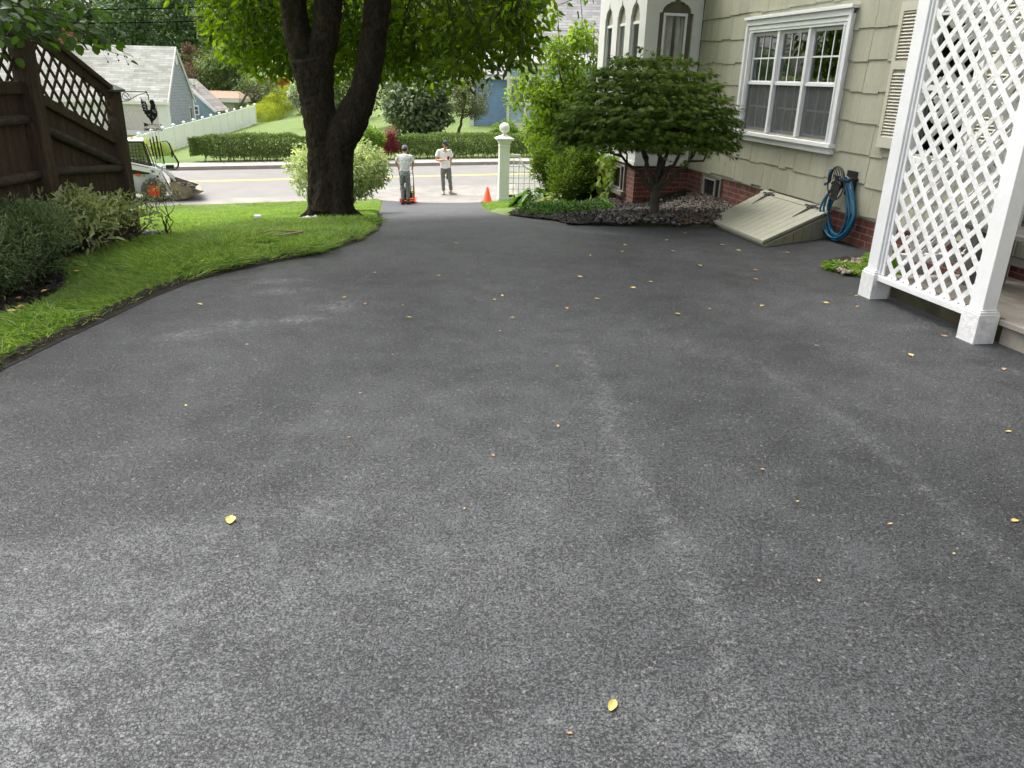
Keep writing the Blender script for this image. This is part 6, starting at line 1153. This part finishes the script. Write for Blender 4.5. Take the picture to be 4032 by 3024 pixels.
for k, (a, b) in enumerate(((617, 1047), (837, 1030), (308, 1096), (88, 1239), (1214, 1005), (800, 1052), (332, 1073), (502, 1025), (955, 1000), (80, 1205), (50, 1255), (180, 1175))):
    p = ground_hit(a, b, lambda x, y: G(x, y, False)); put_leaf(p[0], p[1], float(G(p[0], p[1], False))+.05, 0 if k % 3 else 1, .055, 'dry pale leaf caught in the grass and mulch left of the driveway', 'dry leaves in the grass', k)
# ================================================================== across the street
def hedge(name, label, pts, wdt, hgt, material, n, size, ratio=.5, stem=True, bump=.15, low=.10, under=None, hfun=None, nst=1):
    pts = np.array(pts, float); sg = np.linalg.norm(np.diff(pts, axis=0), axis=1); cum = np.concatenate([[0], np.cumsum(sg)]); tot = cum[-1]
    c = pts.mean(0); o = thing(name, label, 'hedge', (c[0], c[1], float(G(*c, False)))); s = RNG.random(n)*tot; x = np.interp(s, cum, pts[:, 0]); y = np.interp(s, cum, pts[:, 1]); i_ = np.clip(np.searchsorted(cum, s)-1, 0, len(sg)-1); d = (pts[i_+1]-pts[i_])/sg[i_][:, None]; nv_ = np.stack([-d[:, 1], d[:, 0]], 1)
    tt = np.linspace(-.75, pi+.75, 400); ex = 2/3.4; uu = np.sign(np.cos(tt))*np.abs(np.cos(tt))**ex; vv = np.sign(np.sin(tt))*np.abs(np.sin(tt))**ex; al = np.concatenate([[0], np.cumsum(np.hypot(np.diff(uu)*wdt, np.diff(vv)*hgt))]); th = np.interp(RNG.random(n)*al[-1], al, tt); ca, sa = np.cos(th), np.sin(th); u = np.sign(ca)*np.abs(ca)**ex; v = np.sign(sa)*np.abs(sa)**ex; H = np.interp(s/tot, np.linspace(0, 1, len(hfun)), hfun) if hfun is not None else hgt
    endr = np.sqrt(np.clip(np.minimum(s, tot-s)/(wdt*1.0), .04, 1)); r = (.72+.28*RNG.random(n)**.5)*(1+bump*2*(vnoise(s*1.7, th*2.2, 3)-.5)+.05*RNG.normal(size=n)); cz_ = low+(H-low)*.45
    P = np.stack([x+nv_[:, 0]*u*wdt/2*r*endr, y+nv_[:, 1]*u*wdt/2*r*endr, G(x, y, False)+cz_+v*np.where(v > 0, H-cz_, cz_-low*.5)*r*np.maximum(endr, .75)], 1)
    keep = (P[:, 2]-G(x, y, False) > low*(.3+3.2*np.maximum(0, vnoise(s*1.3, s*0, 5)-.35))); P = P[keep]; out = np.stack([nv_[:, 0]*u, nv_[:, 1]*u, v*.9], 1)[keep]; m = len(P)
    sz = size*RNG.uniform(.6, 1.25, m); leafobj('foliage', P, nrm(out*.7+rdir(m)*.7), nrm(out+rdir(m)*.6+np.array([0, 0, .5])), sz, sz*ratio, material, o, 'quad')
    if stem:
        mb = MB()
        for k in range(int(tot*9*nst)):
            s0 = .35+RNG.random()*(tot-.7); xx = float(np.interp(s0, cum, pts[:, 0])); yy_ = float(np.interp(s0, cum, pts[:, 1])); z0 = float(G(xx, yy_, False)); a = RNG.normal(size=2)*.1
            
            limb_to(mb, (xx+a[0], yy_+a[1], z0-.03), (xx+a[0]*2.5+RNG.normal()*.1, yy_+a[1]*2+RNG.normal()*.1, z0+hgt*RNG.uniform(.45, .8)), .016, .007, 4, 4, .15)
        mb.build('stems', M['stem'], o)
    return o
hedge('street_hedge', 'clipped green hedge left of the cherry trunk along the far pavement', [RP(36.75, 1.15), RP(36.75, 6.3)], .95, 1.06, LM['hedge'], 24000, .075, .55)
hedge('street_hedge', 'clipped green hedge behind the two men along the far pavement', [RP(36.75, 9.8), RP(36.75, 27)], .95, 1.06, LM['hedge'], 60000, .075, .55)
sz_ = lambda px, py0, py1, Y: abs(at(px, py0, Y)[2]-at(px, py1, Y)[2])
p = RP(36.3, 6.6); shrub('rhododendron_shrub', 'bright glossy shrub between hedge and cherry trunk across the street', 'shrub', p, (.75, .7), 1.35, LM['chartreuse'], 2600, .13, .42, 'ovate', None, .15, 30, .34, 8)
p = RP(36.1, 8.75); shrub('rhododendron_shrub', 'yellow-green glossy shrub in front of the red barberry across the street', 'shrub', p, (.6, .5), 1.5, LM['chartreuse'], 2200, .13, .42, 'ovate', None, .25, 26, .32, 8)
p = RP(36.5, 9.55); shrub('barberry_shrub', 'dark red barberry shrub at the start of the hedge behind the worker', 'shrub', p, (.55, .5), 1.45, LM['red'], 5200, .06, .5, 'quad', None, .1, 30, .28, 8)
q_ = at(592, 555, 50); shrub('golden_mound_shrub', 'low golden clipped mound shrub behind the loader cab', 'shrub', q_[:2], (1.45, 1.2), 1.75, LM['golden'], 9000, .09, .35, 'quad', None, .1, 50, .5, 8)
# white panel fence
vf = thing('white_panel_fence', 'white vinyl panel fence with capped posts receding across the far lawn', 'fence', (-26.7, 70, -4)); M['vinyl'] = mat('white_vinyl', (.88, .88, .88), .4, .03); VP = mat('vinyl_panel', (.90, .88, .90), .4, .03)
ys_ = list(np.arange(52, 85, 2.0)); pm = MB(); rl = MB(); fx = lambda y: -26.9+.004*(y-52)
for y in ys_:
    z0 = float(G(fx(y), y, False)); mb = MB(); mb.box(fx(y)-.07, fx(y)+.07, y-.07, y+.07, z0-.1, z0+1.88); po = mb.build('post', M['vinyl'], vf); mb = MB(); c = (fx(y), y, z0+1.88); h = .11; mb.add([(c[0]-h, y-h, c[2]), (c[0]+h, y-h, c[2]), (c[0]+h, y+h, c[2]), (c[0]-h, y+h, c[2]), (c[0]-h, y-h, c[2]+.03), (c[0]+h, y-h, c[2]+.03), (c[0]+h, y+h, c[2]+.03), (c[0]-h, y+h, c[2]+.03), (c[0], y, c[2]+.11)], [(3, 2, 1, 0), (0, 1, 5, 4), (1, 2, 6, 5), (2, 3, 7, 6), (3, 0, 4, 7), (4, 5, 8), (5, 6, 8), (6, 7, 8), (7, 4, 8)]); mb.build('cap', M['vinyl'], po)
for y, y2 in zip(ys_[:-1], ys_[1:]):
    a0, a1 = float(G(fx(y), y, False)), float(G(fx(y2), y2, False)); n_ = 10; pm = MB()
    for k in range(n_):
        t0, t1 = (k+.03)/n_, (k+.97)/n_; ya, yb = y+.07+(y2-y-.14)*t0, y+.07+(y2-y-.14)*t1; za, zb = a0+(a1-a0)*t0, a0+(a1-a0)*t1; pm.hexa([(fx(ya)-.018, ya, za+.1), (fx(ya)+.018, ya, za+.1), (fx(yb)+.018, yb, zb+.1), (fx(yb)-.018, yb, zb+.1), (fx(ya)-.018, ya, za+1.68), (fx(ya)+.018, ya, za+1.68), (fx(yb)+.018, yb, zb+1.68), (fx(yb)-.018, yb, zb+1.68)])
    pm.build('panel', VP, vf)
    for h in (.12, 1.70): rl = MB(); rl.beam((fx(y), y+.07, a0+h), (fx(y2), y2-.07, a1+h), .05, .12); rl.build('rail', M['vinyl'], vf)
# garage
M['groof'] = shingle_roof('pale_grey_roof', (.46, .45, .42), .9, .20); M['gclap'] = clap_mat('grey_clapboard', (.30, .32, .38), .26); M['gwhite'] = mat('garage_white', (.74, .73, .72), .5, .04)
gz_ = -4.2; gx0, gx1, gy0, gy1, ev, rg_ = -53, -33.4, 79, 85.2, -1.42, 3.35; gyr = (gy0+gy1)/2
ga = thing('garage_building', 'grey garage with long pale shingle roof and white panelled door on the far lawn', 'garage', (gx1, gy0, gz_))
mb = MB(); mb.box(gx0, gx1-.02, gy0+.02, gy0+.2, gz_-.5, ev); mb.build('front_wall', M['gwhite'], ga)
mb = MB(); mb.prism([(gy0, gz_-.5), (gy1, gz_-.5), (gy1, ev), (gyr, rg_-.12), (gy0, ev)], lambda a, b, w_: (w_, a, b), gx1-.2, gx1); mb.prism([(gy0, gz_-.5), (gy1, gz_-.5), (gy1, ev), (gyr, rg_-.12), (gy0, ev)], lambda a, b, w_: (w_, a, b), gx0, gx0+.2); mb.box(gx0, gx1, gy1-.2, gy1, gz_-.5, ev); mb.build('gable_wall', M['gclap'], ga)
mb = MB()
for s in (-1, 1):
    e_ = gy0-.25 if s < 0 else gy1+.25; mb.hexa([(gx0-.2, e_, ev-.28), (gx1+.18, e_, ev-.28), (gx1+.18, gyr, rg_-.12), (gx0-.2, gyr, rg_-.12), (gx0-.2, e_, ev-.13), (gx1+.18, e_, ev-.13), (gx1+.18, gyr, rg_), (gx0-.2, gyr, rg_)])
rf = mb.build('roof', M['groof'], ga); mb = MB(); mb.box(-44.2, -43, gyr-.5, gyr+.5, rg_-.5, rg_+1.5); mb.build('chimney', mat('far_brick', (.30, .10, .06), .8), rf)
mb = MB(); mb.box(gx0-.2, gx1+.2, gy0-.28, gy0-.02, ev-.42, ev-.15)
for s in (-1, 1): e_ = gy0-.25 if s < 0 else gy1+.25; mb.beam((gx1+.12, e_, ev-.3), (gx1+.12, gyr, rg_-.14), .1, .2, (0, -s, 1))
for y in (gy0+.02, gy1-.02): mb.box(gx1-.2, gx1+.03, y-.14, y+.14, gz_-.5, ev)
mb.build('trim', M['gwhite'], ga, bevel=.0)
mb = MB()
for k in range(4): mb.box(-39.8, -34.6, gy0-.02, gy0+.0, gz_+.1+.53*k, gz_+.1+.53*k+.5)
mb.box(-39.9, -34.5, gy0+.002, gy0+.02, gz_, gz_+2.25); mb.build('garage_door', mat('door_cream', (.56, .50, .50), .5), ga)
mb = MB(); mb.box(gx1, gx1+.05, gy1-1.25, gy1-.75, gz_+.6, gz_+2.0); wd_ = mb.build('window', M['gwhite'], ga); mb = MB(); mb.box(gx1+.05, gx1+.07, gy1-1.19, gy1-.81, gz_+.68, gz_+1.93); mb.build('pane', mat('far_glass', (.10, .11, .12), .1), wd_)
mb = MB(); mb.box(gx1, gx1+.06, gyr-.2, gyr+.2, rg_-1.6, rg_-.75); mb.build('vent', M['gwhite'], ga)
# blue shed and tan shed
M['shedblue'] = mat('shed_blue', (.20, .30, .37), .6, .1, 3., stretch=(3, 3, .3)); M['shedgreen'] = mat('shed_green', (.24, .33, .32), .6, .1); M['shedroof'] = shingle_roof('brown_grey_roof', (.28, .255, .24), .6, .2)
sh = thing('garden_shed', 'blue shed with lean grey roof and white four-pane window beside the garage', 'shed', (-34, 88, -3.9)); x0, x1, xr0, y0, y1, e_, r_ = -38.6, -32.5, -35.5, 88.2, 92.0, -2.62, .32
mb = MB(); mb.prism([(x0, -4.6), (x1, -4.6), (x1, e_), (xr0, r_-.1), (x0, e_)], lambda a, b, w_: (a, w_, b), y0, y0+.12); mb.build('gable_wall', M['shedblue'], sh); mb = MB(); mb.box(x1-.12, x1, y0+.12, y1, -4.6, e_); mb.build('side_wall', M['shedgreen'], sh)
mb = MB()
for xe in (x0-.25, x1+.3): ez = e_-.12; mb.hexa([(xe, y0-.15, ez-.1), (xr0, y0-.15, r_-.1), (xr0, y1+.15, r_-.1), (xe, y1+.15, ez-.1), (xe, y0-.15, ez), (xr0, y0-.15, r_), (xr0, y1+.15, r_), (xe, y1+.15, ez)])
rf = mb.build('roof', M['shedroof'], sh); mb = MB(); mb.box(xr0-.05, xr0+.7, y0+1.2, y0+1.9, r_-.55, r_+.05); mb.tube([(xr0+1.1, y0+1, r_-1.0), (xr0+1.1, y0+1, r_-.2)], .13, 8); mb.build('vent', M['gwhite'], rf)
mb = MB(); mb.beam((x1+.3, y0-.2, e_-.2), (xr0, y0-.2, r_-.08), .08, .26, (.6, 0, 1)); mb.build('trim', M['gwhite'], sh)
mb = MB(); mb.box(-34.95, -34.05, y0-.06, y0, -3.2, -2.2); wd_ = mb.build('window', M['gwhite'], sh); mb = MB()
for a in (-34.83, -34.46):
    for b in (-3.06, -2.66): mb.box(a, a+.3, y0-.08, y0-.061, b, b+.32)
mb.build('pane', mat('shed_glass', (.06, .08, .09), .1), wd_)
ts = thing('tan_shed', 'small tan shed with flat brown roof and white fascia behind the blue shed', 'shed', (-33.5, 97, -3.5)); mb = MB(); mb.box(-37, -33.1, 96.5, 99.5, -4.4, -2.1); mb.build('wall', mat('tan_wall', (.46, .44, .37), .7), ts); mb = MB(); mb.box(-37.4, -32.3, 95.9, 100, -2.12, -1.75); mb.build('fascia', M['gwhite'], ts); mb = MB(); mb.hexa([(-37.4, 95.9, -1.748), (-32.3, 95.9, -1.748), (-32.3, 100, -1.748), (-37.4, 100, -1.748), (-37.4, 95.9, -1.70), (-32.3, 95.9, -1.70), (-33.5, 100, -1.0), (-37.4, 100, -1.0)]); mb.build('roof', mat('brown_flat_roof', (.27, .19, .13), .9, .2), ts)
# long golden hedge up the slope, flowering shrub, crooked tree, bushes
pA = (-25.4, 84.5); pB = at(1098, 400, 104)[:2]; hedge('golden_hedge', 'long rounded golden arborvitae hedge running up the slope behind the white fence', [(-27.6, 83.6), (-28.6, 95), (-29.4, 106)], 2.7, 1.7, LM['golden'], 52000, .11, .3, False, .10, .06, hfun=[1.6, 1.5, 1.8, 1.75, 2.2, 2.1, 2.6, 2.6])
q_ = at(1188, 432, 98); shrub('flowering_shrub', 'white flowering dogwood shrub beside the upper end of the golden hedge', 'shrub', q_[:2], (1.55, 1.3), 3.5, LM['bloom'], 4200, .22, .6, 'quad', None, .6, 34, .7, 7, stemr=.05)
def fartree(name, label, c, R, H, material, n, size, trunk_r=.25, low=.3, k=46, cl=None, group=None, z=None, cat='tree', lean=(0, 0), bark=None):
    z = float(G(c[0], c[1], False)) if z is None else z; o = thing(name, label, cat, (c[0], c[1], z), group); cl = cl or R*.36
    cc, rr = ell_clumps(k, (c[0]+lean[0], c[1]+lean[1], z+H*(low+(1-low)*.5)), (R*.8, R*.8, H*(1-low)*.45), cl*.55, cl, .45, .75)
    crown('crown', o, material, cc, rr, n, size, .62, 'quad', .2, .5); mb = MB(); tp = np.array([c[0]+lean[0]*.7, c[1]+lean[1]*.7, z+H*.62]); limb_to(mb, (c[0], c[1], z-.2), tp, trunk_r, trunk_r*.35, 8, 8, .05)
    for q in range(9): i_ = RNG.integers(len(cc)); t = RNG.uniform(.35, .8); a = np.array([c[0], c[1], z-.2])*(1-t)+tp*t; limb_to(mb, a, cc[i_], trunk_r*.4, trunk_r*.1, 5, 5, .12)
    mb.build('trunk', bark or M['stem'], o); return o
q_ = at(915, 436, 96); q2 = at(1040, 335, 97); z0 = float(G(q_[0], q_[1], False)); ct = thing('crooked_tree', 'leaning crooked fruit tree with sparse leaves behind the white fence', 'tree', (q_[0], q_[1], z0)); mb = MB(); b0 = np.array([q_[0], q_[1], z0]); t1 = at(975, 362, 96.5); mb.tube([b0, b0*.6+t1*.4+np.array([-.2, 0, -.15]), t1], [.2, .17, .12], 8); cc = []
for (a, b, Y) in ((1010, 335, 97), (1040, 330, 97), (1075, 345, 97), (1000, 320, 96), (960, 330, 96), (1060, 320, 98), (1090, 360, 97), (940, 345, 96), (1030, 355, 96)): e_ = at(a, b, Y); limb_to(mb, t1, e_, .08, .02, 5, 6, .2); cc.append(e_); cc.append(e_+RNG.normal(size=3)*.5)
mb.build('trunk', mat('grey_bark', (.12, .10, .08), .9, .3), ct); crown('crown', ct, LM['farlight'], np.array(cc), np.full(len(cc), .65), 900, .22, .5, 'quad', .2, .2)
fartree('light_green_tree', 'broad light green tree behind the tan shed', at(900, 400, 106)[:2], 4.1, 7.3, LM['farlight'], 6500, .36, .2, .05, 60, 1.3)
fartree('light_green_tree', 'tall pale green tree rising left of the hanging cherry leaves', at(880, 380, 118)[:2], 3.4, 12.5, LM['farlight'], 6000, .42, .25, .2, 54, 1.4)
fartree('round_shrub', 'low rounded olive bush below the red dumpster', at(1060, 400, 104)[:2], 3.2, 3.0, LM['olive'], 3600, .3, .1, .02, 34, 1.0, cat='shrub')
fartree('brown_shrub', 'brown half-dead shrub behind the blue shed', at(735, 370, 104)[:2], 3.0, 5.6, LM['brown'], 2600, .3, .12, .1, 34, .9, cat='shrub')
fartree('brown_shrub', 'spiky russet conifer top behind the garage ridge', at(760, 330, 112)[:2], 1.2, 7.6, LM['brown'], 900, .3, .1, .2, 18, .6, cat='shrub')
hedge('clipped_hedge', 'long flat-topped olive hedge in front of the dark trees beyond the sheds', [at(690, 300, 122)[:2], at(930, 300, 122)[:2]], 2.5, 4.4, LM['olive'], 5000, .32, .6, False, .1, .1)
# red dumpster and pickup
q_ = at(1062, 336, 118); z0 = float(G(q_[0], q_[1], False))-.1; dp = thing('dumpster', 'bright red steel dumpster container on the hill above the golden hedge', 'dumpster', (q_[0], q_[1], z0)); M['red'] = mat('dumpster_red', (.62, .02, .03), .45, .08); mb = MB(); mb.prism([(-1.6, .25), (2.0, .25), (2.35, 1.6), (-1.95, 1.6)], lambda a, b, w_: (q_[0]+a, q_[1]+w_, z0+b), 0, 2.2); mb.build('container', M['red'], dp); mb = MB()
for a in (-1.2, -.3, .6, 1.5): mb.box(q_[0]+a, q_[0]+a+.12, q_[1]-.1, q_[1]-.005, z0+.25, z0+1.6)
mb.box(q_[0]-2.0, q_[0]+2.4, q_[1]-.12, q_[1]-.0, z0+1.6, z0+1.75); mb.build('rib', M['red'], dp); mb = MB()
for k in range(5): mb.tube([(q_[0]-.95+.09*k+.04*cos(t), q_[1]-.012, z0+1.15+.1*(k % 2)*.4+.09*sin(t)) for t in np.linspace(0, 6.28, 9)], .018, 4)
mb.build('marking', M['gwhite'], dp)
q_ = at(1035, 338, 114); z0 = float(G(q_[0], q_[1], False)); pk = thing('pickup_truck', 'dark pickup truck half hidden in front of the red dumpster', 'truck', (q_[0], q_[1], z0)); F_ = lambda a, b, w_: (q_[0]+a, q_[1]+w_, z0+b); mb = MB(); mb.prism([(-2.4, .45), (2.4, .45), (2.4, 1.0), (.9, 1.05), (-2.4, 1.1)], F_, 0, 1.9); mb.prism([(-.9, 1.05), (.95, 1.05), (.45, 1.65), (-.7, 1.68)], F_, .1, 1.8); tb_ = mb.build('body', mat('truck_dark', (.05, .055, .06), .3), pk, bevel=.06); mb = MB(); mb.prism([(-.72, 1.12), (.78, 1.12), (.42, 1.58), (-.6, 1.6)], F_, .085, .098); mb.build('window', mat('truck_glass', (.12, .13, .14), .1), tb_)
for a in (-1.5, 1.5): mb = MB(); mb.tube([F_(a, .38, -.05), F_(a, .38, .2)], .38, 16); mb.build('wheel', M['lblack'], pk)
# right-hand yard
q_ = at(1655, 522, 46); o_ = fartree('horse_chestnut_shrub', 'large broad-leaved dark green shrub behind the hedge and the worker', q_[:2], 2.25, 3.9, LM['bigdark'], 7500, .26, .13, .0, 80, .62, cat='shrub')
q_ = at(1800, 492, 49); fartree('twisted_shrub_tree', 'olive brown twisted small tree leaning towards the blue house', q_[:2], 1.75, 3.4, LM['olive'], 5200, .11, .11, .25, 56, .5, lean=(.7, 0))
q_ = at(1560, 470, 60); fartree('pale_shrub', 'loose grey-green shrub tree seen between the cherry trunks', q_[:2], 3.0, 6.4, LM['olive'], 4200, .26, .15, .05, 50, 1.0, cat='shrub')
q_ = at(1300, 440, 72); fartree('grey_green_tree', 'grey-green garden tree behind the fork of the cherry', q_[:2], 3.4, 6.5, LM['farlight'], 3600, .32, .15, .08, 46, 1.1)
q_ = at(1985, 520, 44); shrub('spirea_shrub', 'bright light green rounded bush in front of the blue sunporch', 'shrub', q_[:2], (.95, .8), 1.35, LM['chartreuse'], 4600, .11, .5, 'quad', None, .05, 40, .36, 8)
# blue house
M['bclap'] = clap_mat('blue_clapboard', (.20, .30, .45), .125); M['bclap2'] = clap_mat('light_blue_clapboard', (.33, .44, .56), .125); M['broof'] = shingle_roof('grey_roof', (.33, .32, .32), .6, .16); M['btrim'] = mat('cream_trim', (.72, .70, .62), .5, .04); M['bglass'] = mat('porch_glass', (.13, .17, .22), .08, .3, 1.5)
bh = thing('blue_house', 'blue clapboard house with cream trim and glazed sunporch across the street', 'house', (2, 52, -1.5)); zb = -1.55
wx0 = float(at(1853, 440, 54)[0]); wx1 = float(at(1990, 440, 54)[0]); ez = float(at(1900, 300, 54)[2])
mb = MB(); mb.box(wx0, wx1+.2, 54, 54.15, zb, ez); mb.box(wx0, wx0+.15, 54.15, 61, zb, ez); mb.build('wing_wall', M['bclap'], bh); mb = MB(); mb.hexa([(wx0-.3, 53.6, ez+.02), (wx1+.3, 53.6, ez+.02), (wx1+.3, 58, ez+2.6), (wx0-.3, 58, ez+2.6), (wx0-.3, 53.6, ez+.14), (wx1+.3, 53.6, ez+.14), (wx1+.3, 58, ez+2.72), (wx0-.3, 58, ez+2.72)]); mb.build('wing_roof', M['broof'], bh)
mb = MB(); mb.box(wx0-.08, wx0+.22, 53.94, 53.995, zb, ez); mb.box(wx0-.3, wx1+.2, 53.55, 53.95, ez-.16, ez+.0); mb.build('trim', M['btrim'], bh)
px0 = float(at(1998, 440, 49.5)[0]); pz1 = float(at(2040, 262, 49.5)[2]); pzt = float(at(2030, 312, 49.5)[2]); pzb = float(at(2030, 405, 49.5)[2]); sx1 = 7.5
mb = MB(); mb.box(px0, sx1, 49.5, 49.6, zb+.55, pzb-.02); mb.box(px0, px0+.1, 49.6, 54, zb+.55, pzb-.02); mb.box(px0, sx1, 49.5, 49.6, pzt+.05, pz1); mb.box(px0, px0+.1, 49.6, 54, pzt+.05, pz1); mb.build('porch_wall', M['bclap2'], bh)
mb = MB(); xx = px0
while xx < sx1: mb.box(xx-.06, xx+.10, 49.44, 49.6, zb, pz1); xx += 1.02
for k in range(4): mb.box(px0-.04, px0+.12, 50.4+1.1*k, 50.56+1.1*k, zb, pz1)
mb.box(px0-.07, sx1, 49.42, 49.62, pzb-.12, pzb); mb.box(px0-.07, sx1, 49.42, 49.62, pzt, pzt+.12); mb.box(px0-.15, sx1, 49.3, 49.62, pz1-.1, pz1+.12); mb.box(px0-.02, sx1, 49.48, 49.52, zb-.3, zb+.55); mb.build('porch_trim', M['btrim'], bh)
mb = MB(); xx = px0+.1; xs_ = []
while xx < sx1-1: xs_.append(xx+.06); xx += 1.02
for xa in xs_:
    mb = MB(); mb.box(xa, xa+.76, 49.50, 49.53, pzb, pzt); o = mb.build('window', M['btrim'], bh); mb = MB(); mb.box(xa+.05, xa+.36, 49.485, 49.499, pzb+.05, pzt-.05); mb.box(xa+.40, xa+.71, 49.485, 49.499, pzb+.05, pzt-.05); mb.build('pane', M['bglass'], o)
mb = MB(); mb.hexa([(px0-.25, 49.2, pz1+.1), (sx1, 49.2, pz1+.1), (sx1, 51.4, pz1+1.0), (px0-.25, 51.4, pz1+1.0), (px0-.25, 49.2, pz1+.22), (sx1, 49.2, pz1+.22), (sx1, 51.4, pz1+1.1), (px0-.25, 51.4, pz1+1.1)]); mb.build('porch_roof', M['broof'], bh)
mx0 = 1.15; me_ = float(at(2090, 142, 51.4)[2]); mb = MB(); mb.box(mx0, 9, 51.4, 51.55, pz1, me_); mb.prism([(51.4, zb), (60, zb), (60, me_), (55.7, me_+4.9), (51.4, me_)], lambda a, b, w_: (w_, a, b), mx0, mx0+.15); mb.build('wall', M['bclap2'], bh)
mb = MB(); mb.hexa([(mx0-.35, 51.0, me_-.35), (9.3, 51.0, me_-.35), (9.3, 55.7, me_+4.95), (mx0-.35, 55.7, me_+4.95), (mx0-.35, 51.0, me_-.2), (9.3, 51.0, me_-.2), (9.3, 55.7, me_+5.1), (mx0-.35, 55.7, me_+5.1)]); mb.hexa([(mx0-.35, 60.3, me_-.35), (9.3, 60.3, me_-.35), (9.3, 55.7, me_+4.95), (mx0-.35, 55.7, me_+4.95), (mx0-.35, 60.3, me_-.2), (9.3, 60.3, me_-.2), (9.3, 55.7, me_+5.1), (mx0-.35, 55.7, me_+5.1)]); rf = mb.build('roof', M['broof'], bh)
mb = MB(); mb.beam((mx0-.38, 50.98, me_-.36), (mx0-.38, 55.7, me_+4.92), .08, .42, (0, -1, 1)); mb.box(mx0-.4, 9.3, 50.95, 51.02, me_-.45, me_-.2); mb.build('rake_trim', M['btrim'], bh); mb = MB(); mb.box(.4, 1.05, 56, 56.8, me_-1, me_+2.2); mb.build('chimney', mat('chimney_brick', (.34, .12, .07), .8, .2, 6.), rf)
wxa = float(at(2128, 200, 51.4)[0]); z1_, z0_ = float(at(2140, 150, 51.4)[2]), float(at(2140, 245, 51.4)[2]); mb = MB(); mb.box(wxa, wxa+.62, 51.33, 51.398, z0_, z1_); o = mb.build('window', M['btrim'], bh); mb = MB(); zm = (z0_+z1_)/2; mb.box(wxa+.1, wxa+.52, 51.31, 51.329, z0_+.1, zm-.04); mb.box(wxa+.1, wxa+.52, 51.31, 51.329, zm+.04, z1_-.12); mb.build('pane', M['bglass'], o)
# distant wood: each tree on its own
FT = [(-120, 150, 138, 8, 19), (60, 150, 150, 8, 20), (250, 120, 142, 7, 18), (400, 100, 150, 7.5, 18), (540, 100, 140, 6.5, 15.2), (650, 90, 158, 7, 15.5), (760, 90, 146, 6, 14.8), (860, 90, 165, 7, 16), (1010, 90, 150, 6.5, 16.5), (1150, 100, 160, 7, 16), (1330, 100, 150, 7, 16.5), (1480, 100, 140, 6.5, 17), (1640, 100, 120, 6.0, 15.5), (1790, 110, 105, 5.5, 15), (1930, 110, 95, 5.5, 15), (2050, 60, 112, 5.5, 19), (2230, 60, 120, 7, 20)]
lab = ['leftmost tree of the dark wood behind the overhanging branch', 'second tree from the left in the dark wood above the fence lattice', 'dark tree rising behind the garage chimney', 'dark tree over the middle of the garage roof', 'dense dark tree behind the right end of the garage roof', 'tall far tree where sky shows beside its top right of the garage', 'dark full tree behind the brown shrub', 'far tree half hidden by the tall pale green tree', 'dark tree hidden behind the left hanging cherry leaves', 'dark tree behind the left cherry trunk', 'dark tree in the fork between the cherry trunks', 'dark tree just right of the right cherry trunk', 'wooded backdrop tree above the chestnut shrub', 'backdrop tree behind the cherry leaves left of the blue house', 'dark tree behind the blue house wing', 'tall dark tree at the left edge of the blue house roof', 'tall tree behind the blue house roof ridge']
for (a, b, Y, R, H), lb in zip(FT, lab):
    q_ = at(a, 300, Y); fartree('wood_tree', lb, q_[:2], R, H, LM['far'], 5200, .62, .4, .1, 70, R*.30, 'trees of the distant wood')
wl = thing('distant_wood', 'continuous dark tree belt closing the view behind the single trees', 'wood', (0, 190, 3)); wl['kind'] = 'stuff'; cc = np.stack([RNG.uniform(-150, 70, 220), RNG.uniform(172, 200, 220), RNG.uniform(1, 11.5, 220)], 1); crown('canopy', wl, LM['far'], cc, RNG.uniform(3, 5, 220), 22000, 1.1, .65, 'quad', .1, .4)
# wires and pole
M['wire'] = mat('cable_black', (.008, .008, .008), 1., .1, spec=0)
def wire(label, a, b, r, sag=.25, ext=(2.0, 2.2)):
    a, b = np.array(a), np.array(b); a2 = a-(b-a)*ext[0]; b2 = b+(b-a)*ext[1]; mb = MB(); mb.tube([a2+(b2-a2)*t-np.array([0, 0, sag*4*t*(1-t)-sag]) for t in np.linspace(0, 1, 20)], r, 5); tag(mb.build('power_line', M['wire'], None), label, 'cable', 'power lines over the street')
wire('upper thick black power line crossing the dark trees at the top left', at(600, 35, 41), at(893, 24, 43), .026); wire('lower thick black power line crossing the dark trees at the top left', at(600, 89, 41), at(897, 79, 43), .026); wire('thin power line sagging between the two thick lines', at(600, 61, 41), at(836, 69, 43), .008, .25, (1.5, .9))
wire('upper service wire slanting across the blue house roof', at(2085, 62, 42), at(2200, 18, 46), .012, 0, (.4, 1)); wire('lower service wire crossing level in front of the blue house roof', at(2040, 113, 40), at(2210, 121, 44), .014, 0, (.4, 1)); wire('thin service wire just below the level one at the blue house', at(2060, 88, 41), at(2240, 5, 46), .010, 0, (.3, .6))
q_ = at(1209, 300, 43); z0 = float(G(q_[0], q_[1], False)); up_ = thing('utility_pole', 'weathered wooden utility pole seen between the cherry trunks', 'pole', (q_[0], q_[1], z0)); mb = MB(); mb.tube([(q_[0], q_[1], z0-.3), (q_[0], q_[1], z0+9.5)], [.17, .12], 12); mb.build('shaft', mat('pole_wood', (.30, .23, .19), .9, .2), up_); mb = MB(); mb.beam((q_[0]-1.1, q_[1], z0+8.8), (q_[0]+1.1, q_[1], z0+8.8), .1, .12); mb.build('cross_arm', mat('arm_wood', (.2, .15, .12), .9), up_)
